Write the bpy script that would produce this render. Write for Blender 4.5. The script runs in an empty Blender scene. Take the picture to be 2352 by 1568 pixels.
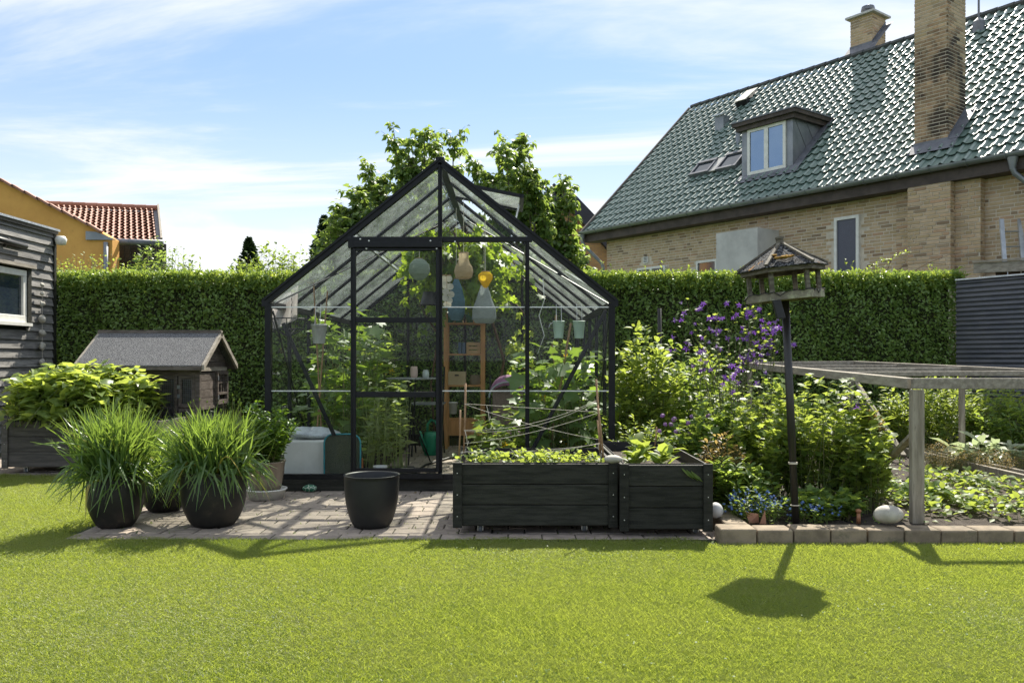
import bpy, math, random
import numpy as np
from mathutils import Vector, Matrix, Euler

random.seed(7)
RNG = np.random.default_rng(11)
sc = bpy.context.scene
col = sc.collection

# ---------------------------------------------------------------- camera, light, exposure
F, CU, HZ, H = 1900.0, 1176.0, 825.0, 1.11      # focal length, centre column, horizon row (photo at 2352 wide), eye height
cam_d = bpy.data.cameras.new('camera'); cam = bpy.data.objects.new('camera', cam_d); col.objects.link(cam)
cam.location = (0, 0, H); cam.rotation_euler = (math.radians(90), 0, 0)
cam_d.sensor_width = 36; cam_d.lens = F / 2352 * 36
cam_d.shift_y = (HZ - 784) / 2352
cam_d.clip_start = .05; cam_d.clip_end = 3000
sc.camera = cam

SUN_EL, SUN_AZ = math.radians(47.5), math.radians(20.5)
sv = Vector((math.sin(SUN_AZ) * math.cos(SUN_EL), math.cos(SUN_AZ) * math.cos(SUN_EL), math.sin(SUN_EL)))
ld = bpy.data.lights.new('sun', 'SUN'); ld.energy = 3.3; ld.angle = math.radians(.5); ld.color = (1, .94, .82)
lo = bpy.data.objects.new('sun', ld); col.objects.link(lo)
lo.rotation_euler = sv.to_track_quat('Z', 'Y').to_euler(); lo.location = (8, 20, 20)

wd = bpy.data.worlds.new('World'); sc.world = wd; wd.use_nodes = True
nt = wd.node_tree; nt.nodes.clear()
def wn(t, **k):
    n = nt.nodes.new(t)
    for a, b in k.items(): setattr(n, a, b)
    return n
wl = nt.links.new
wo = wn('ShaderNodeOutputWorld'); bg = wn('ShaderNodeBackground'); sky = wn('ShaderNodeTexSky')
sky.sky_type = 'NISHITA'; sky.sun_disc = False; sky.sun_elevation = SUN_EL; sky.sun_rotation = SUN_AZ
sky.air_density = 1.0; sky.dust_density = .15; sky.ozone_density = 1.2
tc = wn('ShaderNodeTexCoord'); sep = wn('ShaderNodeSeparateXYZ'); wl(tc.outputs['Generated'], sep.inputs[0])
def wm(op, a, b=None, c=None, clamp=False):
    n = wn('ShaderNodeMath', operation=op); n.use_clamp = clamp
    for i, v in enumerate((a, b, c)):
        if v is None: continue
        if isinstance(v, (int, float)): n.inputs[i].default_value = v
        else: wl(v, n.inputs[i])
    return n.outputs[0]
zz = wm('MAXIMUM', sep.outputs[2], 0.0)
den = wm('ADD', zz, .06)
px = wm('DIVIDE', sep.outputs[0], den); py = wm('DIVIDE', sep.outputs[1], den)
cmb = wn('ShaderNodeCombineXYZ')
wl(wm('ADD', wm('MULTIPLY', px, .34), wm('MULTIPLY', py, -.05)), cmb.inputs[0])
wl(wm('ADD', wm('MULTIPLY', py, 1.25), wm('MULTIPLY', px, .16)), cmb.inputs[1])
cmb.inputs[2].default_value = 4.2
n1 = wn('ShaderNodeTexNoise'); n1.inputs['Scale'].default_value = .75; n1.inputs['Detail'].default_value = 8
n1.inputs['Roughness'].default_value = .60; n1.inputs['Distortion'].default_value = .7
wl(cmb.outputs[0], n1.inputs['Vector'])
cl = wn('ShaderNodeMapRange'); cl.inputs['From Min'].default_value = .475; cl.inputs['From Max'].default_value = .69
cl.interpolation_type = 'SMOOTHSTEP'; wl(wm('ADD', n1.outputs['Fac'], wm('MULTIPLY', wm('MINIMUM', zz, .6), .16)), cl.inputs['Value'])
# low bank of cumulus and white air at the horizon
n2 = wn('ShaderNodeTexNoise'); n2.inputs['Scale'].default_value = 7; n2.inputs['Detail'].default_value = 6
mp2 = wn('ShaderNodeMapping'); mp2.inputs['Scale'].default_value = (1, 1, 2.2); wl(tc.outputs['Generated'], mp2.inputs[0]); wl(mp2.outputs[0], n2.inputs['Vector'])
bank = wn('ShaderNodeMapRange'); bank.interpolation_type = 'SMOOTHSTEP'
wl(wm('ADD', zz, wm('MULTIPLY', wm('SUBTRACT', n2.outputs['Fac'], .5), -.16)), bank.inputs['Value'])
bank.inputs['From Min'].default_value = .165; bank.inputs['From Max'].default_value = .135
bank.inputs['To Min'].default_value = 0; bank.inputs['To Max'].default_value = .7
hz = wn('ShaderNodeMapRange'); hz.interpolation_type = 'SMOOTHSTEP'; wl(zz, hz.inputs['Value'])
hz.inputs['From Min'].default_value = .34; hz.inputs['From Max'].default_value = .04
hz.inputs['To Min'].default_value = 0; hz.inputs['To Max'].default_value = .80
skyb = wn('ShaderNodeMix', data_type='RGBA', blend_type='MULTIPLY'); skyb.inputs[0].default_value = 1
wl(sky.outputs[0], skyb.inputs[6]); skyb.inputs[7].default_value = (.24, .25, .27, 1)
veil = wn('ShaderNodeMix', data_type='RGBA'); wl(zz, veil.inputs[0]); veil.inputs[6].default_value = (.40, .60, .92, 1); veil.inputs[7].default_value = (.9, 1.15, 1.5, 1)
vadd = wn('ShaderNodeMix', data_type='RGBA', blend_type='ADD'); vadd.inputs[0].default_value = 1; wl(skyb.outputs[2], vadd.inputs[6]); wl(veil.outputs[2], vadd.inputs[7])
m1 = wn('ShaderNodeMix', data_type='RGBA'); wl(hz.outputs[0], m1.inputs[0]); wl(vadd.outputs[2], m1.inputs[6]); m1.inputs[7].default_value = (2.9, 3.05, 3.2, 1)
m2 = wn('ShaderNodeMix', data_type='RGBA'); wl(wm('MULTIPLY', cl.outputs[0], .9), m2.inputs[0]); wl(m1.outputs[2], m2.inputs[6]); m2.inputs[7].default_value = (2.9, 2.95, 3.0, 1)
m3 = wn('ShaderNodeMix', data_type='RGBA'); wl(bank.outputs[0], m3.inputs[0]); wl(m2.outputs[2], m3.inputs[6]); m3.inputs[7].default_value = (3.1, 3.15, 3.15, 1)
wl(m3.outputs[2], bg.inputs[0]); bg.inputs[1].default_value = .124
wl(bg.outputs[0], wo.inputs[0])

sc.view_settings.view_transform = 'Standard'; sc.view_settings.look = 'None'
sc.view_settings.gamma = 1; sc.view_settings.use_curve_mapping = False
sc.view_settings.exposure = 1.62
sc.render.engine = 'CYCLES'
cy = sc.cycles
cy.max_bounces = 8; cy.diffuse_bounces = 5; cy.glossy_bounces = 3; cy.transmission_bounces = 6; cy.transparent_max_bounces = 40
cy.sample_clamp_indirect = 6; cy.caustics_reflective = False; cy.caustics_refractive = False
try:
    cy.use_denoising = True; cy.denoiser = 'OPENIMAGEDENOISE'; cy.denoising_input_passes = 'RGB_ALBEDO_NORMAL'; cy.denoising_prefilter = 'NONE'
except Exception: pass

# ---------------------------------------------------------------- pixel -> place helpers
def W(u, v, Y): return Vector(((u - CU) * Y / F, Y, H + (HZ - v) * Y / F))
def G(u, v, z=0.0):
    Y = (H - z) * F / (v - HZ); return Vector(((u - CU) * Y / F, Y, z))
def U2X(u, Y): return (u - CU) * Y / F
def V2Z(v, Y): return H + (HZ - v) * Y / F

# ---------------------------------------------------------------- object helpers
def link(o): col.objects.link(o); return o
def tag(o, label=None, cat=None, group=None, kind=None):
    if label: o['label'] = label
    if cat: o['category'] = cat
    if group: o['group'] = group
    if kind: o['kind'] = kind
    return o
def thing(name, label, cat, loc=(0, 0, 0), group=None, rot=None):
    o = bpy.data.objects.new(name, None); link(o); o.location = loc; o.empty_display_size = .1
    if rot: o.rotation_euler = rot
    return tag(o, label, cat, group)
def struct(name): 
    o = bpy.data.objects.new(name, None); link(o); o['kind'] = 'structure'; return o
def chain_off(p):
    v = Vector((0, 0, 0))
    while p is not None: v += Vector(p.location); p = p.parent
    return v
def finish(me, name, mat, parent, smooth=False):
    if mat is not None: me.materials.append(mat)
    if smooth:
        me.polygons.foreach_set('use_smooth', [True] * len(me.polygons))
    o = bpy.data.objects.new(name, me); link(o)
    if parent is not None: o.parent = parent
    return o
class MB:
    def __init__(s): s.v = []; s.f = []; s.r = []
    def add(s, vs, fs, rnd=None):
        n = len(s.v); s.v += [tuple(p) for p in vs]; s.f += [tuple(i + n for i in f) for f in fs]
        s.r += [rnd if rnd is not None else 0.0] * len(vs); return s
    def box(s, x0, x1, y0, y1, z0, z1, rnd=None):
        vs = [(x0, y0, z0), (x1, y0, z0), (x1, y1, z0), (x0, y1, z0), (x0, y0, z1), (x1, y0, z1), (x1, y1, z1), (x0, y1, z1)]
        return s.add(vs, [(3, 2, 1, 0), (4, 5, 6, 7), (0, 1, 5, 4), (1, 2, 6, 5), (2, 3, 7, 6), (3, 0, 4, 7)], rnd)
    def obox(s, o, a, b, c, rnd=None):           # corner o and three edge vectors
        o, a, b, c = map(Vector, (o, a, b, c))
        vs = [o, o + a, o + a + b, o + b, o + c, o + a + c, o + a + b + c, o + b + c]
        fs = [(3, 2, 1, 0), (4, 5, 6, 7), (0, 1, 5, 4), (1, 2, 6, 5), (2, 3, 7, 6), (3, 0, 4, 7)]
        if a.cross(b).dot(c) < 0: fs = [f[::-1] for f in fs]
        return s.add(vs, fs, rnd)
    def bar(s, p, q, w, h=None, up=(0, 0, 1), rnd=None):
        p, q = Vector(p), Vector(q); d = (q - p).normalized(); h = h or w; up = Vector(up)
        if abs(d.dot(up)) > .98: up = Vector((0, 1, 0))
        a = d.cross(up).normalized(); b = a.cross(d).normalized()
        o = p - a * w / 2 - b * h / 2
        return s.obox(o, a * w, b * h, q - p, rnd)
    def tube(s, pts, r, n=8, r1=None, cap=True, closed=False, rnd=None):
        pts = [Vector(p) for p in pts]; k = len(pts); vs = []; prev = None
        for i, p in enumerate(pts):
            if closed: d = pts[(i + 1) % k] - pts[i - 1]
            else: d = pts[min(i + 1, k - 1)] - pts[max(i - 1, 0)]
            d.normalize()
            if prev is None:
                a = d.cross(Vector((0, 0, 1)) if abs(d.z) < .9 else Vector((0, 1, 0))).normalized()
            else:
                a = (prev - d * prev.dot(d)).normalized()
            prev = a; b = d.cross(a); rr = r if r1 is None else r + (r1 - r) * i / max(k - 1, 1)
            vs += [p + a * rr * math.cos(2 * math.pi * j / n) + b * rr * math.sin(2 * math.pi * j / n) for j in range(n)]
        fs = []
        for i in range(k if closed else k - 1):
            i2 = (i + 1) % k
            fs += [(i * n + j, i * n + (j + 1) % n, i2 * n + (j + 1) % n, i2 * n + j) for j in range(n)]
        if cap and not closed: fs += [tuple(range(n))[::-1], tuple((k - 1) * n + j for j in range(n))]
        return s.add(vs, fs, rnd)
    def lathe(s, prof, c=(0, 0, 0), n=32, sx=1, sy=1, rnd=None, a0=0, cap=True):
        vs = []; k = len(prof)
        for r, z in prof:
            vs += [(c[0] + sx * r * math.cos(2 * math.pi * j / n + a0), c[1] + sy * r * math.sin(2 * math.pi * j / n + a0), c[2] + z) for j in range(n)]
        fs = []
        for i in range(k - 1):
            fs += [(i * n + j, i * n + (j + 1) % n, (i + 1) * n + (j + 1) % n, (i + 1) * n + j) for j in range(n)]
        if cap:
            if prof[0][0] > 1e-4: fs.append(tuple(range(n))[::-1])
            if prof[-1][0] > 1e-4: fs.append(tuple((k - 1) * n + j for j in range(n)))
        return s.add(vs, fs, rnd)
    def blob(s, c, rx, ry, rz, seed=0, amp=.12, n=14, m=9, flat=None, rnd=None):
        rg = random.Random(seed); ph = [rg.uniform(0, 6.28) for _ in range(6)]
        vs = [(c[0], c[1], c[2] - rz)]
        for i in range(1, m):
            t = math.pi * i / m - math.pi / 2
            for j in range(n):
                a = 2 * math.pi * j / n
                k = 1 + amp * (math.sin(2 * a + ph[0]) * .6 + math.sin(3 * a + ph[1] + 2 * t) * .4 + math.sin(3 * t + ph[2] + a) * .4)
                z = math.sin(t) * rz * k
                if flat is not None: z = max(z, -flat * rz)
                vs.append((c[0] + math.cos(t) * math.cos(a) * rx * k, c[1] + math.cos(t) * math.sin(a) * ry * k, c[2] + z))
        vs.append((c[0], c[1], c[2] + rz)); fs = []
        for j in range(n): fs.append((0, 1 + (j + 1) % n, 1 + j))
        for i in range(m - 2):
            for j in range(n): fs.append((1 + i * n + j, 1 + i * n + (j + 1) % n, 1 + (i + 1) * n + (j + 1) % n, 1 + (i + 1) * n + j))
        t = len(vs) - 1; b0 = 1 + (m - 2) * n
        for j in range(n): fs.append((b0 + j, b0 + (j + 1) % n, t))
        return s.add(vs, fs, rnd)
    def poly(s, pts, off):                      # flat polygon extruded by vector off
        n = len(pts); off = Vector(off); p2 = [Vector(p) + off for p in pts]
        fs = [tuple(range(n)), tuple(range(n, 2 * n))[::-1]] + [(i, i + n, (i + 1) % n + n, (i + 1) % n) for i in range(n)]
        return s.add([Vector(p) for p in pts] + p2, fs)
    def mesh(s, name, off=None):
        me = bpy.data.meshes.new(name)
        vs = s.v if off is None else [(a - off[0], b - off[1], c - off[2]) for a, b, c in s.v]
        me.from_pydata(vs, [], s.f)
        if any(s.r):
            at = me.attributes.new('rnd', 'FLOAT', 'POINT'); at.data.foreach_set('value', s.r)
        me.update(); return me
    def build(s, name, mat, parent=None, smooth=False, world=True, bevel=0, kind=None, seg=1):
        off = chain_off(parent) if (parent is not None and world) else None
        me = s.mesh(name, off)
        o = finish(me, name, mat, parent, smooth)
        if bevel:
            b = o.modifiers.new('b', 'BEVEL'); b.width = bevel; b.segments = seg; b.limit_method = 'ANGLE'
        if kind: o['kind'] = kind
        return o
def copy_tree(o, parent=None):
    c = o.copy(); link(c); c.parent = parent
    for ch in list(o.children):
        copy_tree(ch, c)
    return c
def fix_normals(o):
    import bmesh
    b = bmesh.new(); b.from_mesh(o.data); bmesh.ops.recalc_face_normals(b, faces=b.faces); b.to_mesh(o.data); b.free()

# ---------------------------------------------------------------- materials
def c4(c): return (c[0], c[1], c[2], 1)
class NT:
    def __init__(s, name):
        s.m = bpy.data.materials.new(name); s.m.use_nodes = True; s.t = s.m.node_tree; s.t.nodes.clear()
        s.out = s.n('ShaderNodeOutputMaterial')
    def n(s, t, **k):
        x = s.t.nodes.new(t)
        for a, b in k.items(): setattr(x, a, b)
        return x
    def l(s, a, b): s.t.links.new(a, b)
    def put(s, sock, v):
        if isinstance(v, (int, float)): sock.default_value = v
        elif isinstance(v, (tuple, list)): sock.default_value = v
        else: s.l(v, sock)
    def math(s, op, a, b=0.0, clamp=False):
        x = s.n('ShaderNodeMath', operation=op); x.use_clamp = clamp; s.put(x.inputs[0], a); s.put(x.inputs[1], b); return x.outputs[0]
    def mix(s, f, a, b, mode='MIX'):
        x = s.n('ShaderNodeMix', data_type='RGBA', blend_type=mode); s.put(x.inputs[0], f)
        s.put(x.inputs[6], c4(a) if isinstance(a, tuple) else a); s.put(x.inputs[7], c4(b) if isinstance(b, tuple) else b); return x.outputs[2]
    def noise(s, scale, detail=5, rough=.6, vec=None, dist=0):
        x = s.n('ShaderNodeTexNoise'); x.inputs['Scale'].default_value = scale; x.inputs['Detail'].default_value = detail
        x.inputs['Roughness'].default_value = rough; x.inputs['Distortion'].default_value = dist
        if vec is not None: s.l(vec, x.inputs['Vector'])
        return x.outputs['Fac']
    def ramp(s, v, a, b, lo=0.0, hi=1.0):
        x = s.n('ShaderNodeMapRange'); x.interpolation_type = 'SMOOTHSTEP'; s.put(x.inputs['Value'], v)
        x.inputs['From Min'].default_value = a; x.inputs['From Max'].default_value = b; x.inputs['To Min'].default_value = lo; x.inputs['To Max'].default_value = hi
        return x.outputs[0]
    def coord(s, kind='Object', scale=(1, 1, 1), rnd=True):
        if kind != 'World': v = s.n('ShaderNodeTexCoord').outputs[kind]
        else:
            v = s.n('ShaderNodeNewGeometry').outputs['Position']
        if rnd:
            oi = s.n('ShaderNodeObjectInfo'); a = s.n('ShaderNodeVectorMath', operation='ADD'); s.l(v, a.inputs[0])
            s.l(s.math('MULTIPLY', oi.outputs['Random'], 37.0), a.inputs[1]); v = a.outputs[0]
        if scale != (1, 1, 1):
            m = s.n('ShaderNodeMapping'); m.inputs['Scale'].default_value = scale; s.l(v, m.inputs[0]); v = m.outputs[0]
        return v
    def rand(s):
        oi = s.n('ShaderNodeObjectInfo'); at = s.n('ShaderNodeAttribute', attribute_name='rnd')
        return s.math('FRACT', s.math('ADD', oi.outputs['Random'], at.outputs['Fac']), 0)
def nmat(name, c1, c2=None, scale=8, rough=.7, bump=.15, bscale=None, rnd=0.0, metallic=0.0, stretch=(1, 1, 1), spec=.4,
         c3=None, c3scale=2, c3amt=(.55, .7), detail=6, bdist=.01, coat=0.0, roughvar=.12, world=False, lo=.35, hi=.65):
    t = NT(name); v = t.coord('World' if world else 'Object', stretch, rnd=not world)
    c2 = c2 or tuple(x * .75 for x in c1)
    nz = t.noise(scale, detail, vec=v)
    c = t.mix(t.ramp(nz, lo, hi), c1, c2)
    if c3 is not None:
        c = t.mix(t.ramp(t.noise(c3scale, 6, .65, v), *c3amt), c, c3)
    r = t.rand()
    if rnd:
        f = t.math('ADD', t.math('MULTIPLY', r, 2 * rnd), 1 - rnd)
        cm = t.n('ShaderNodeCombineColor'); t.l(f, cm.inputs[0]); t.l(f, cm.inputs[1]); t.l(f, cm.inputs[2])
        c = t.mix(1.0, c, cm.outputs[0], 'MULTIPLY')
    b = t.n('ShaderNodeBsdfPrincipled'); t.l(c, b.inputs['Base Color']) if not isinstance(c, tuple) else None
    t.l(t.math('ADD', t.math('MULTIPLY', t.noise(scale * 1.7, 4, vec=v), roughvar * 2), rough - roughvar), b.inputs['Roughness'])
    b.inputs['Metallic'].default_value = metallic; b.inputs['Specular IOR Level'].default_value = spec
    if coat: b.inputs['Coat Weight'].default_value = coat; b.inputs['Coat Roughness'].default_value = .12
    if bump:
        bp = t.n('ShaderNodeBump'); bp.inputs['Strength'].default_value = bump; bp.inputs['Distance'].default_value = bdist
        t.l(t.noise(bscale or scale * 4, 6, .65, v), bp.inputs['Height']); t.l(bp.outputs[0], b.inputs['Normal'])
    t.l(b.outputs[0], t.out.inputs[0]); t.bsdf = b; t.m['k'] = 1
    return t.m
def leafmat(name, dark, light, trans, tfac=.45, rough=.42, spec=.45, dead=None, deadp=.0, wscale=0, wc=None):
    t = NT(name); r = t.rand()
    c = t.mix(r, dark, light)
    if dead: c = t.mix(t.ramp(r, 1 - deadp - .02, 1 - deadp), c, dead)
    tcx = t.mix(r, tuple(x * .8 for x in trans), trans)
    if wscale:
        wv = t.coord('World', rnd=False); w = t.ramp(t.noise(wscale, 9, .78, wv), .40, .60)
        c = t.mix(t.math('MULTIPLY', w, .8), c, wc); 
    d = t.n('ShaderNodeBsdfPrincipled'); t.l(c, d.inputs['Base Color']); d.inputs['Roughness'].default_value = rough
    d.inputs['Specular IOR Level'].default_value = spec
    tr = t.n('ShaderNodeBsdfTranslucent'); t.l(tcx, tr.inputs[0])
    m = t.n('ShaderNodeMixShader'); m.inputs[0].default_value = tfac; t.l(d.outputs[0], m.inputs[1]); t.l(tr.outputs[0], m.inputs[2])
    t.l(m.outputs[0], t.out.inputs[0]); return t.m
def glassmat(name, tint=(.93, .97, .95), dirt=.06, dcol=(.62, .64, .60), dscale=6, refl=1.0, streak=(1, 1, 1)):
    t = NT(name); v = t.coord('World', streak, rnd=False)
    tp = t.n('ShaderNodeBsdfTransparent'); tp.inputs[0].default_value = c4(tint)
    gl = t.n('ShaderNodeBsdfGlossy'); gl.inputs['Roughness'].default_value = .015; gl.inputs[0].default_value = (.9, .95, 1, 1)
    ge = t.n('ShaderNodeNewGeometry'); dt = t.n('ShaderNodeVectorMath', operation='DOT_PRODUCT'); t.l(ge.outputs['Incoming'], dt.inputs[0]); t.l(ge.outputs['Normal'], dt.inputs[1])
    fr = t.math('ADD', t.math('MULTIPLY', t.math('POWER', t.math('SUBTRACT', 1.0, t.math('ABSOLUTE', dt.outputs['Value'])), 5.0), .96), .04)
    m = t.n('ShaderNodeMixShader'); t.l(t.math('MULTIPLY', fr, refl, True), m.inputs[0]); t.l(tp.outputs[0], m.inputs[1]); t.l(gl.outputs[0], m.inputs[2])
    df = t.n('ShaderNodeBsdfDiffuse'); df.inputs[0].default_value = c4(dcol)
    tl = t.n('ShaderNodeBsdfTranslucent'); tl.inputs[0].default_value = c4(dcol)
    dm = t.n('ShaderNodeMixShader'); dm.inputs[0].default_value = .5; t.l(df.outputs[0], dm.inputs[1]); t.l(tl.outputs[0], dm.inputs[2])
    f = t.math('MULTIPLY', t.ramp(t.noise(dscale, 8, .75, v), .3, .8, .25, 1.75), dirt, True)
    m2 = t.n('ShaderNodeMixShader'); t.l(f, m2.inputs[0]); t.l(m.outputs[0], m2.inputs[1]); t.l(dm.outputs[0], m2.inputs[2])
    t.l(m2.outputs[0], t.out.inputs[0]); return t.m
def papermat(name, c, tf=.45):
    t = NT(name); v = t.coord(scale=(1, 1, 6))
    cc = t.mix(t.ramp(t.noise(30, 4, vec=v), .3, .7), c, tuple(x * .8 for x in c))
    d = t.n('ShaderNodeBsdfDiffuse'); t.l(cc, d.inputs[0]); tr = t.n('ShaderNodeBsdfTranslucent'); t.l(cc, tr.inputs[0])
    m = t.n('ShaderNodeMixShader'); m.inputs[0].default_value = tf; t.l(d.outputs[0], m.inputs[1]); t.l(tr.outputs[0], m.inputs[2]); t.l(m.outputs[0], t.out.inputs[0]); return t.m

M = {}
M['black_alu'] = nmat('black_aluminium', (.006, .007, .009), (.010, .011, .014), 20, .45, .03, spec=.25, roughvar=.06)
M['white_paint'] = nmat('white_paint', (.78, .77, .72), (.68, .67, .62), 10, .45, .03)
M['glass'] = glassmat('greenhouse_glass', (.98, .99, .985), .003, dscale=9, streak=(1, 1, .35), refl=.16)
M['roofglass'] = glassmat('dusty_roof_glass', (.95, .97, .96), .20, (.62, .66, .62), 7, streak=(1, .5, 1))
M['winglass'] = nmat('window_glass', (.02, .03, .045), (.03, .04, .05), 3, .06, 0, spec=1.0, roughvar=.01)
M['bolt'] = nmat('zinc_bolt', (.75, .75, .72), None, 20, .35, 0, metallic=.6)
M['plank_black'] = nmat('black_stained_board', (.014, .015, .011), (.034, .034, .027), 5, .62, .35, 60, rnd=.25, stretch=(1, 6, 9), spec=.25,
                        c3=(.26, .22, .15), c3scale=60, c3amt=(.68, .73))
M['plank_dark'] = nmat('dark_brown_stained_board', (.075, .066, .058), (.13, .115, .10), 5, .65, .35, 50, rnd=.25, stretch=(1, 4, 9), spec=.35)
M['plank_hutch'] = nmat('brown_hutch_wood', (.085, .068, .056), (.16, .132, .115), 6, .62, .35, 50, rnd=.2, stretch=(1.5, 1.5, 7), spec=.35)
M['plank_shed'] = nmat('weathered_black_cladding', (.15, .145, .14), (.27, .26, .245), 4, .75, .5, 40, rnd=.2, stretch=(9, .7, 9), spec=.3,
                       c3=(.045, .045, .047), c3scale=3, c3amt=(.55, .75))
M['wood_grey'] = nmat('weathered_grey_timber', (.24, .21, .17), (.38, .34, .28), 5, .8, .5, 40, rnd=.15, stretch=(6, 1, 6))
M['wood_post'] = nmat('weathered_grey_post', (.22, .19, .14), (.36, .32, .25), 5, .8, .5, 40, stretch=(7, 7, .8), c3=(.05, .045, .035), c3scale=5, c3amt=(.62, .75))
M['wood_orange'] = nmat('orange_pine', (.55, .27, .10), (.42, .20, .07), 5, .6, .2, 30, stretch=(5, 5, .7))
M['wood_pale'] = nmat('pale_crate_wood', (.52, .33, .17), (.42, .26, .13), 6, .7, .3, 30)
M['bamboo'] = nmat('bamboo', (.36, .22, .12), (.25, .15, .08), 6, .6, .1, stretch=(1, 1, 6))
M['string'] = nmat('garden_twine', (.72, .66, .55), (.6, .54, .44), 60, .85, 0)
M['pot_black'] = nmat('matt_black_pot', (.010, .010, .010), (.022, .020, .017), 4, .5, .12, 50, spec=.4, c3=(.12, .09, .06), c3scale=4, c3amt=(.56, .80))
M['soil'] = nmat('dark_soil', (.035, .026, .02), (.07, .055, .042), 12, .95, 1.0, 30, bdist=.03, world=True, c3=(.11, .09, .07), c3scale=45, c3amt=(.6, .72))
M['earth'] = nmat('lawn_earth', (.045, .075, .018), (.05, .06, .025), 14, .95, .4, 60, world=True)
M['joint'] = nmat('paving_joint_sand', (.09, .075, .06), (.05, .06, .03), 20, .95, .4, 80, world=True)
M['paver'] = nmat('concrete_paver', (.36, .295, .24), (.26, .215, .18), 14, .85, .35, 120, rnd=.14, c3=(.13, .12, .10), c3scale=5, c3amt=(.58, .78), bdist=.004)
M['kerb'] = nmat('concrete_kerb', (.27, .215, .15), (.17, .135, .095), 9, .88, .5, 90, rnd=.12, c3=(.07, .075, .05), c3scale=5, c3amt=(.55, .72), bdist=.006)
M['stone_white'] = nmat('pale_field_stone', (.52, .49, .42), (.36, .34, .29), 12, .7, .25, 60, c3=(.22, .2, .17), c3scale=14, c3amt=(.6, .75))
M['brick'] = None
M['mortar'] = nmat('lime_mortar', (.66, .58, .47), (.54, .475, .38), 8, .95, .4, 60, world=True)
M['render'] = nmat('grey_cement_render', (.56, .55, .52), (.44, .43, .41), 2.2, .9, .3, 30, world=True, c3=(.14, .12, .11), c3scale=3.5, c3amt=(.64, .8))
M['zinc'] = nmat('grey_zinc', (.20, .215, .235), (.27, .285, .30), 3, .45, .05, metallic=.55, roughvar=.1)
M['zinc_dark'] = nmat('dark_lead', (.13, .135, .155), (.19, .195, .22), 5, .55, .2, 20, metallic=.3)
M['eave_wood'] = nmat('dark_brown_eaves_board', (.055, .042, .036), (.09, .07, .06), 4, .7, .3, 20)
M['ochre'] = nmat('ochre_render', (.74, .40, .11), (.64, .33, .09), 1.2, .92, .35, 20, world=True, c3=(.55, .28, .08), c3scale=4, c3amt=(.55, .8))
M['alu'] = nmat('bare_aluminium', (.62, .64, .66), (.5, .52, .54), 10, .35, .02, metallic=.8)
M['felt'] = nmat('mineral_roofing_felt', (.05, .05, .055), (.26, .26, .26), 150, .9, .5, 300, world=True, spec=.12, detail=2, lo=.42, hi=.6)
M['green_plastic'] = nmat('green_plastic', (.02, .26, .14), (.015, .2, .11), 4, .35, .02, spec=.5)
M['foam'] = nmat('white_foam', (.66, .66, .62), (.58, .58, .54), 5, .8, .1)
M['cardboard'] = nmat('cardboard', (.50, .38, .24), (.44, .33, .2), 4, .85, .05)
M['mint_tin'] = nmat('mint_enamel', (.42, .56, .46), (.36, .49, .4), 6, .45, .03)
M['zinc_bucket'] = nmat('galvanised_tin', (.50, .51, .52), (.34, .35, .36), 20, .45, .1, metallic=.5, stretch=(1, 1, .2))
M['purple'] = nmat('plum_fabric', (.36, .17, .30), (.27, .12, .22), 20, .8, .1)
M['dark_plastic'] = nmat('dark_plastic', (.015, .015, .017), None, 20, .5, .05)
M['stem'] = nmat('green_stem', (.10, .16, .04), (.16, .15, .06), 8, .7, 0, rnd=.3)
M['bark'] = nmat('grey_brown_bark', (.10, .08, .06), (.17, .14, .11), 20, .9, .6, 30)
M['vinebark'] = nmat('vine_bark', (.16, .09, .055), (.10, .06, .04), 20, .9, .6, 30)

def brickmat(name, worldz=True):
    t = NT(name); v = t.coord('World', rnd=False); r = t.rand()
    cr = t.n('ShaderNodeValToRGB'); e = cr.color_ramp; e.interpolation = 'LINEAR'
    stops = [(0, (.50, .37, .22)), (.25, (.60, .45, .30)), (.45, (.43, .32, .18)), (.66, (.58, .43, .27)), (.80, (.50, .32, .20)), (.86, (.24, .17, .11)), (1, (.56, .43, .29))]
    e.elements[0].color = c4(stops[0][1]); e.elements[1].color = c4(stops[-1][1])
    for p, c in stops[1:-1]: el = e.elements.new(p); el.color = c4(c)
    t.l(r, cr.inputs[0])
    c = t.mix(t.ramp(t.noise(3, 8, .75, v), .35, .75, 0, .45), cr.outputs[0], (.20, .15, .09))
    b = t.n('ShaderNodeBsdfPrincipled'); b.inputs['Roughness'].default_value = .9; b.inputs['Specular IOR Level'].default_value = .2; t.l(c, b.inputs['Base Color'])
    bp = t.n('ShaderNodeBump'); bp.inputs['Strength'].default_value = .4; bp.inputs['Distance'].default_value = .006
    t.l(t.noise(60, 6, .7, v), bp.inputs['Height']); t.l(bp.outputs[0], b.inputs['Normal']); t.l(b.outputs[0], t.out.inputs[0]); return t.m
M['brick'] = brickmat('yellow_brick')
M['brick_soot'] = nmat('sooty_brick', (.42, .30, .18), (.34, .21, .12), 9, .9, .4, 60, rnd=.35, world=True, c3=(.06, .042, .03), c3scale=1.6, c3amt=(.42, .60))
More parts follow.
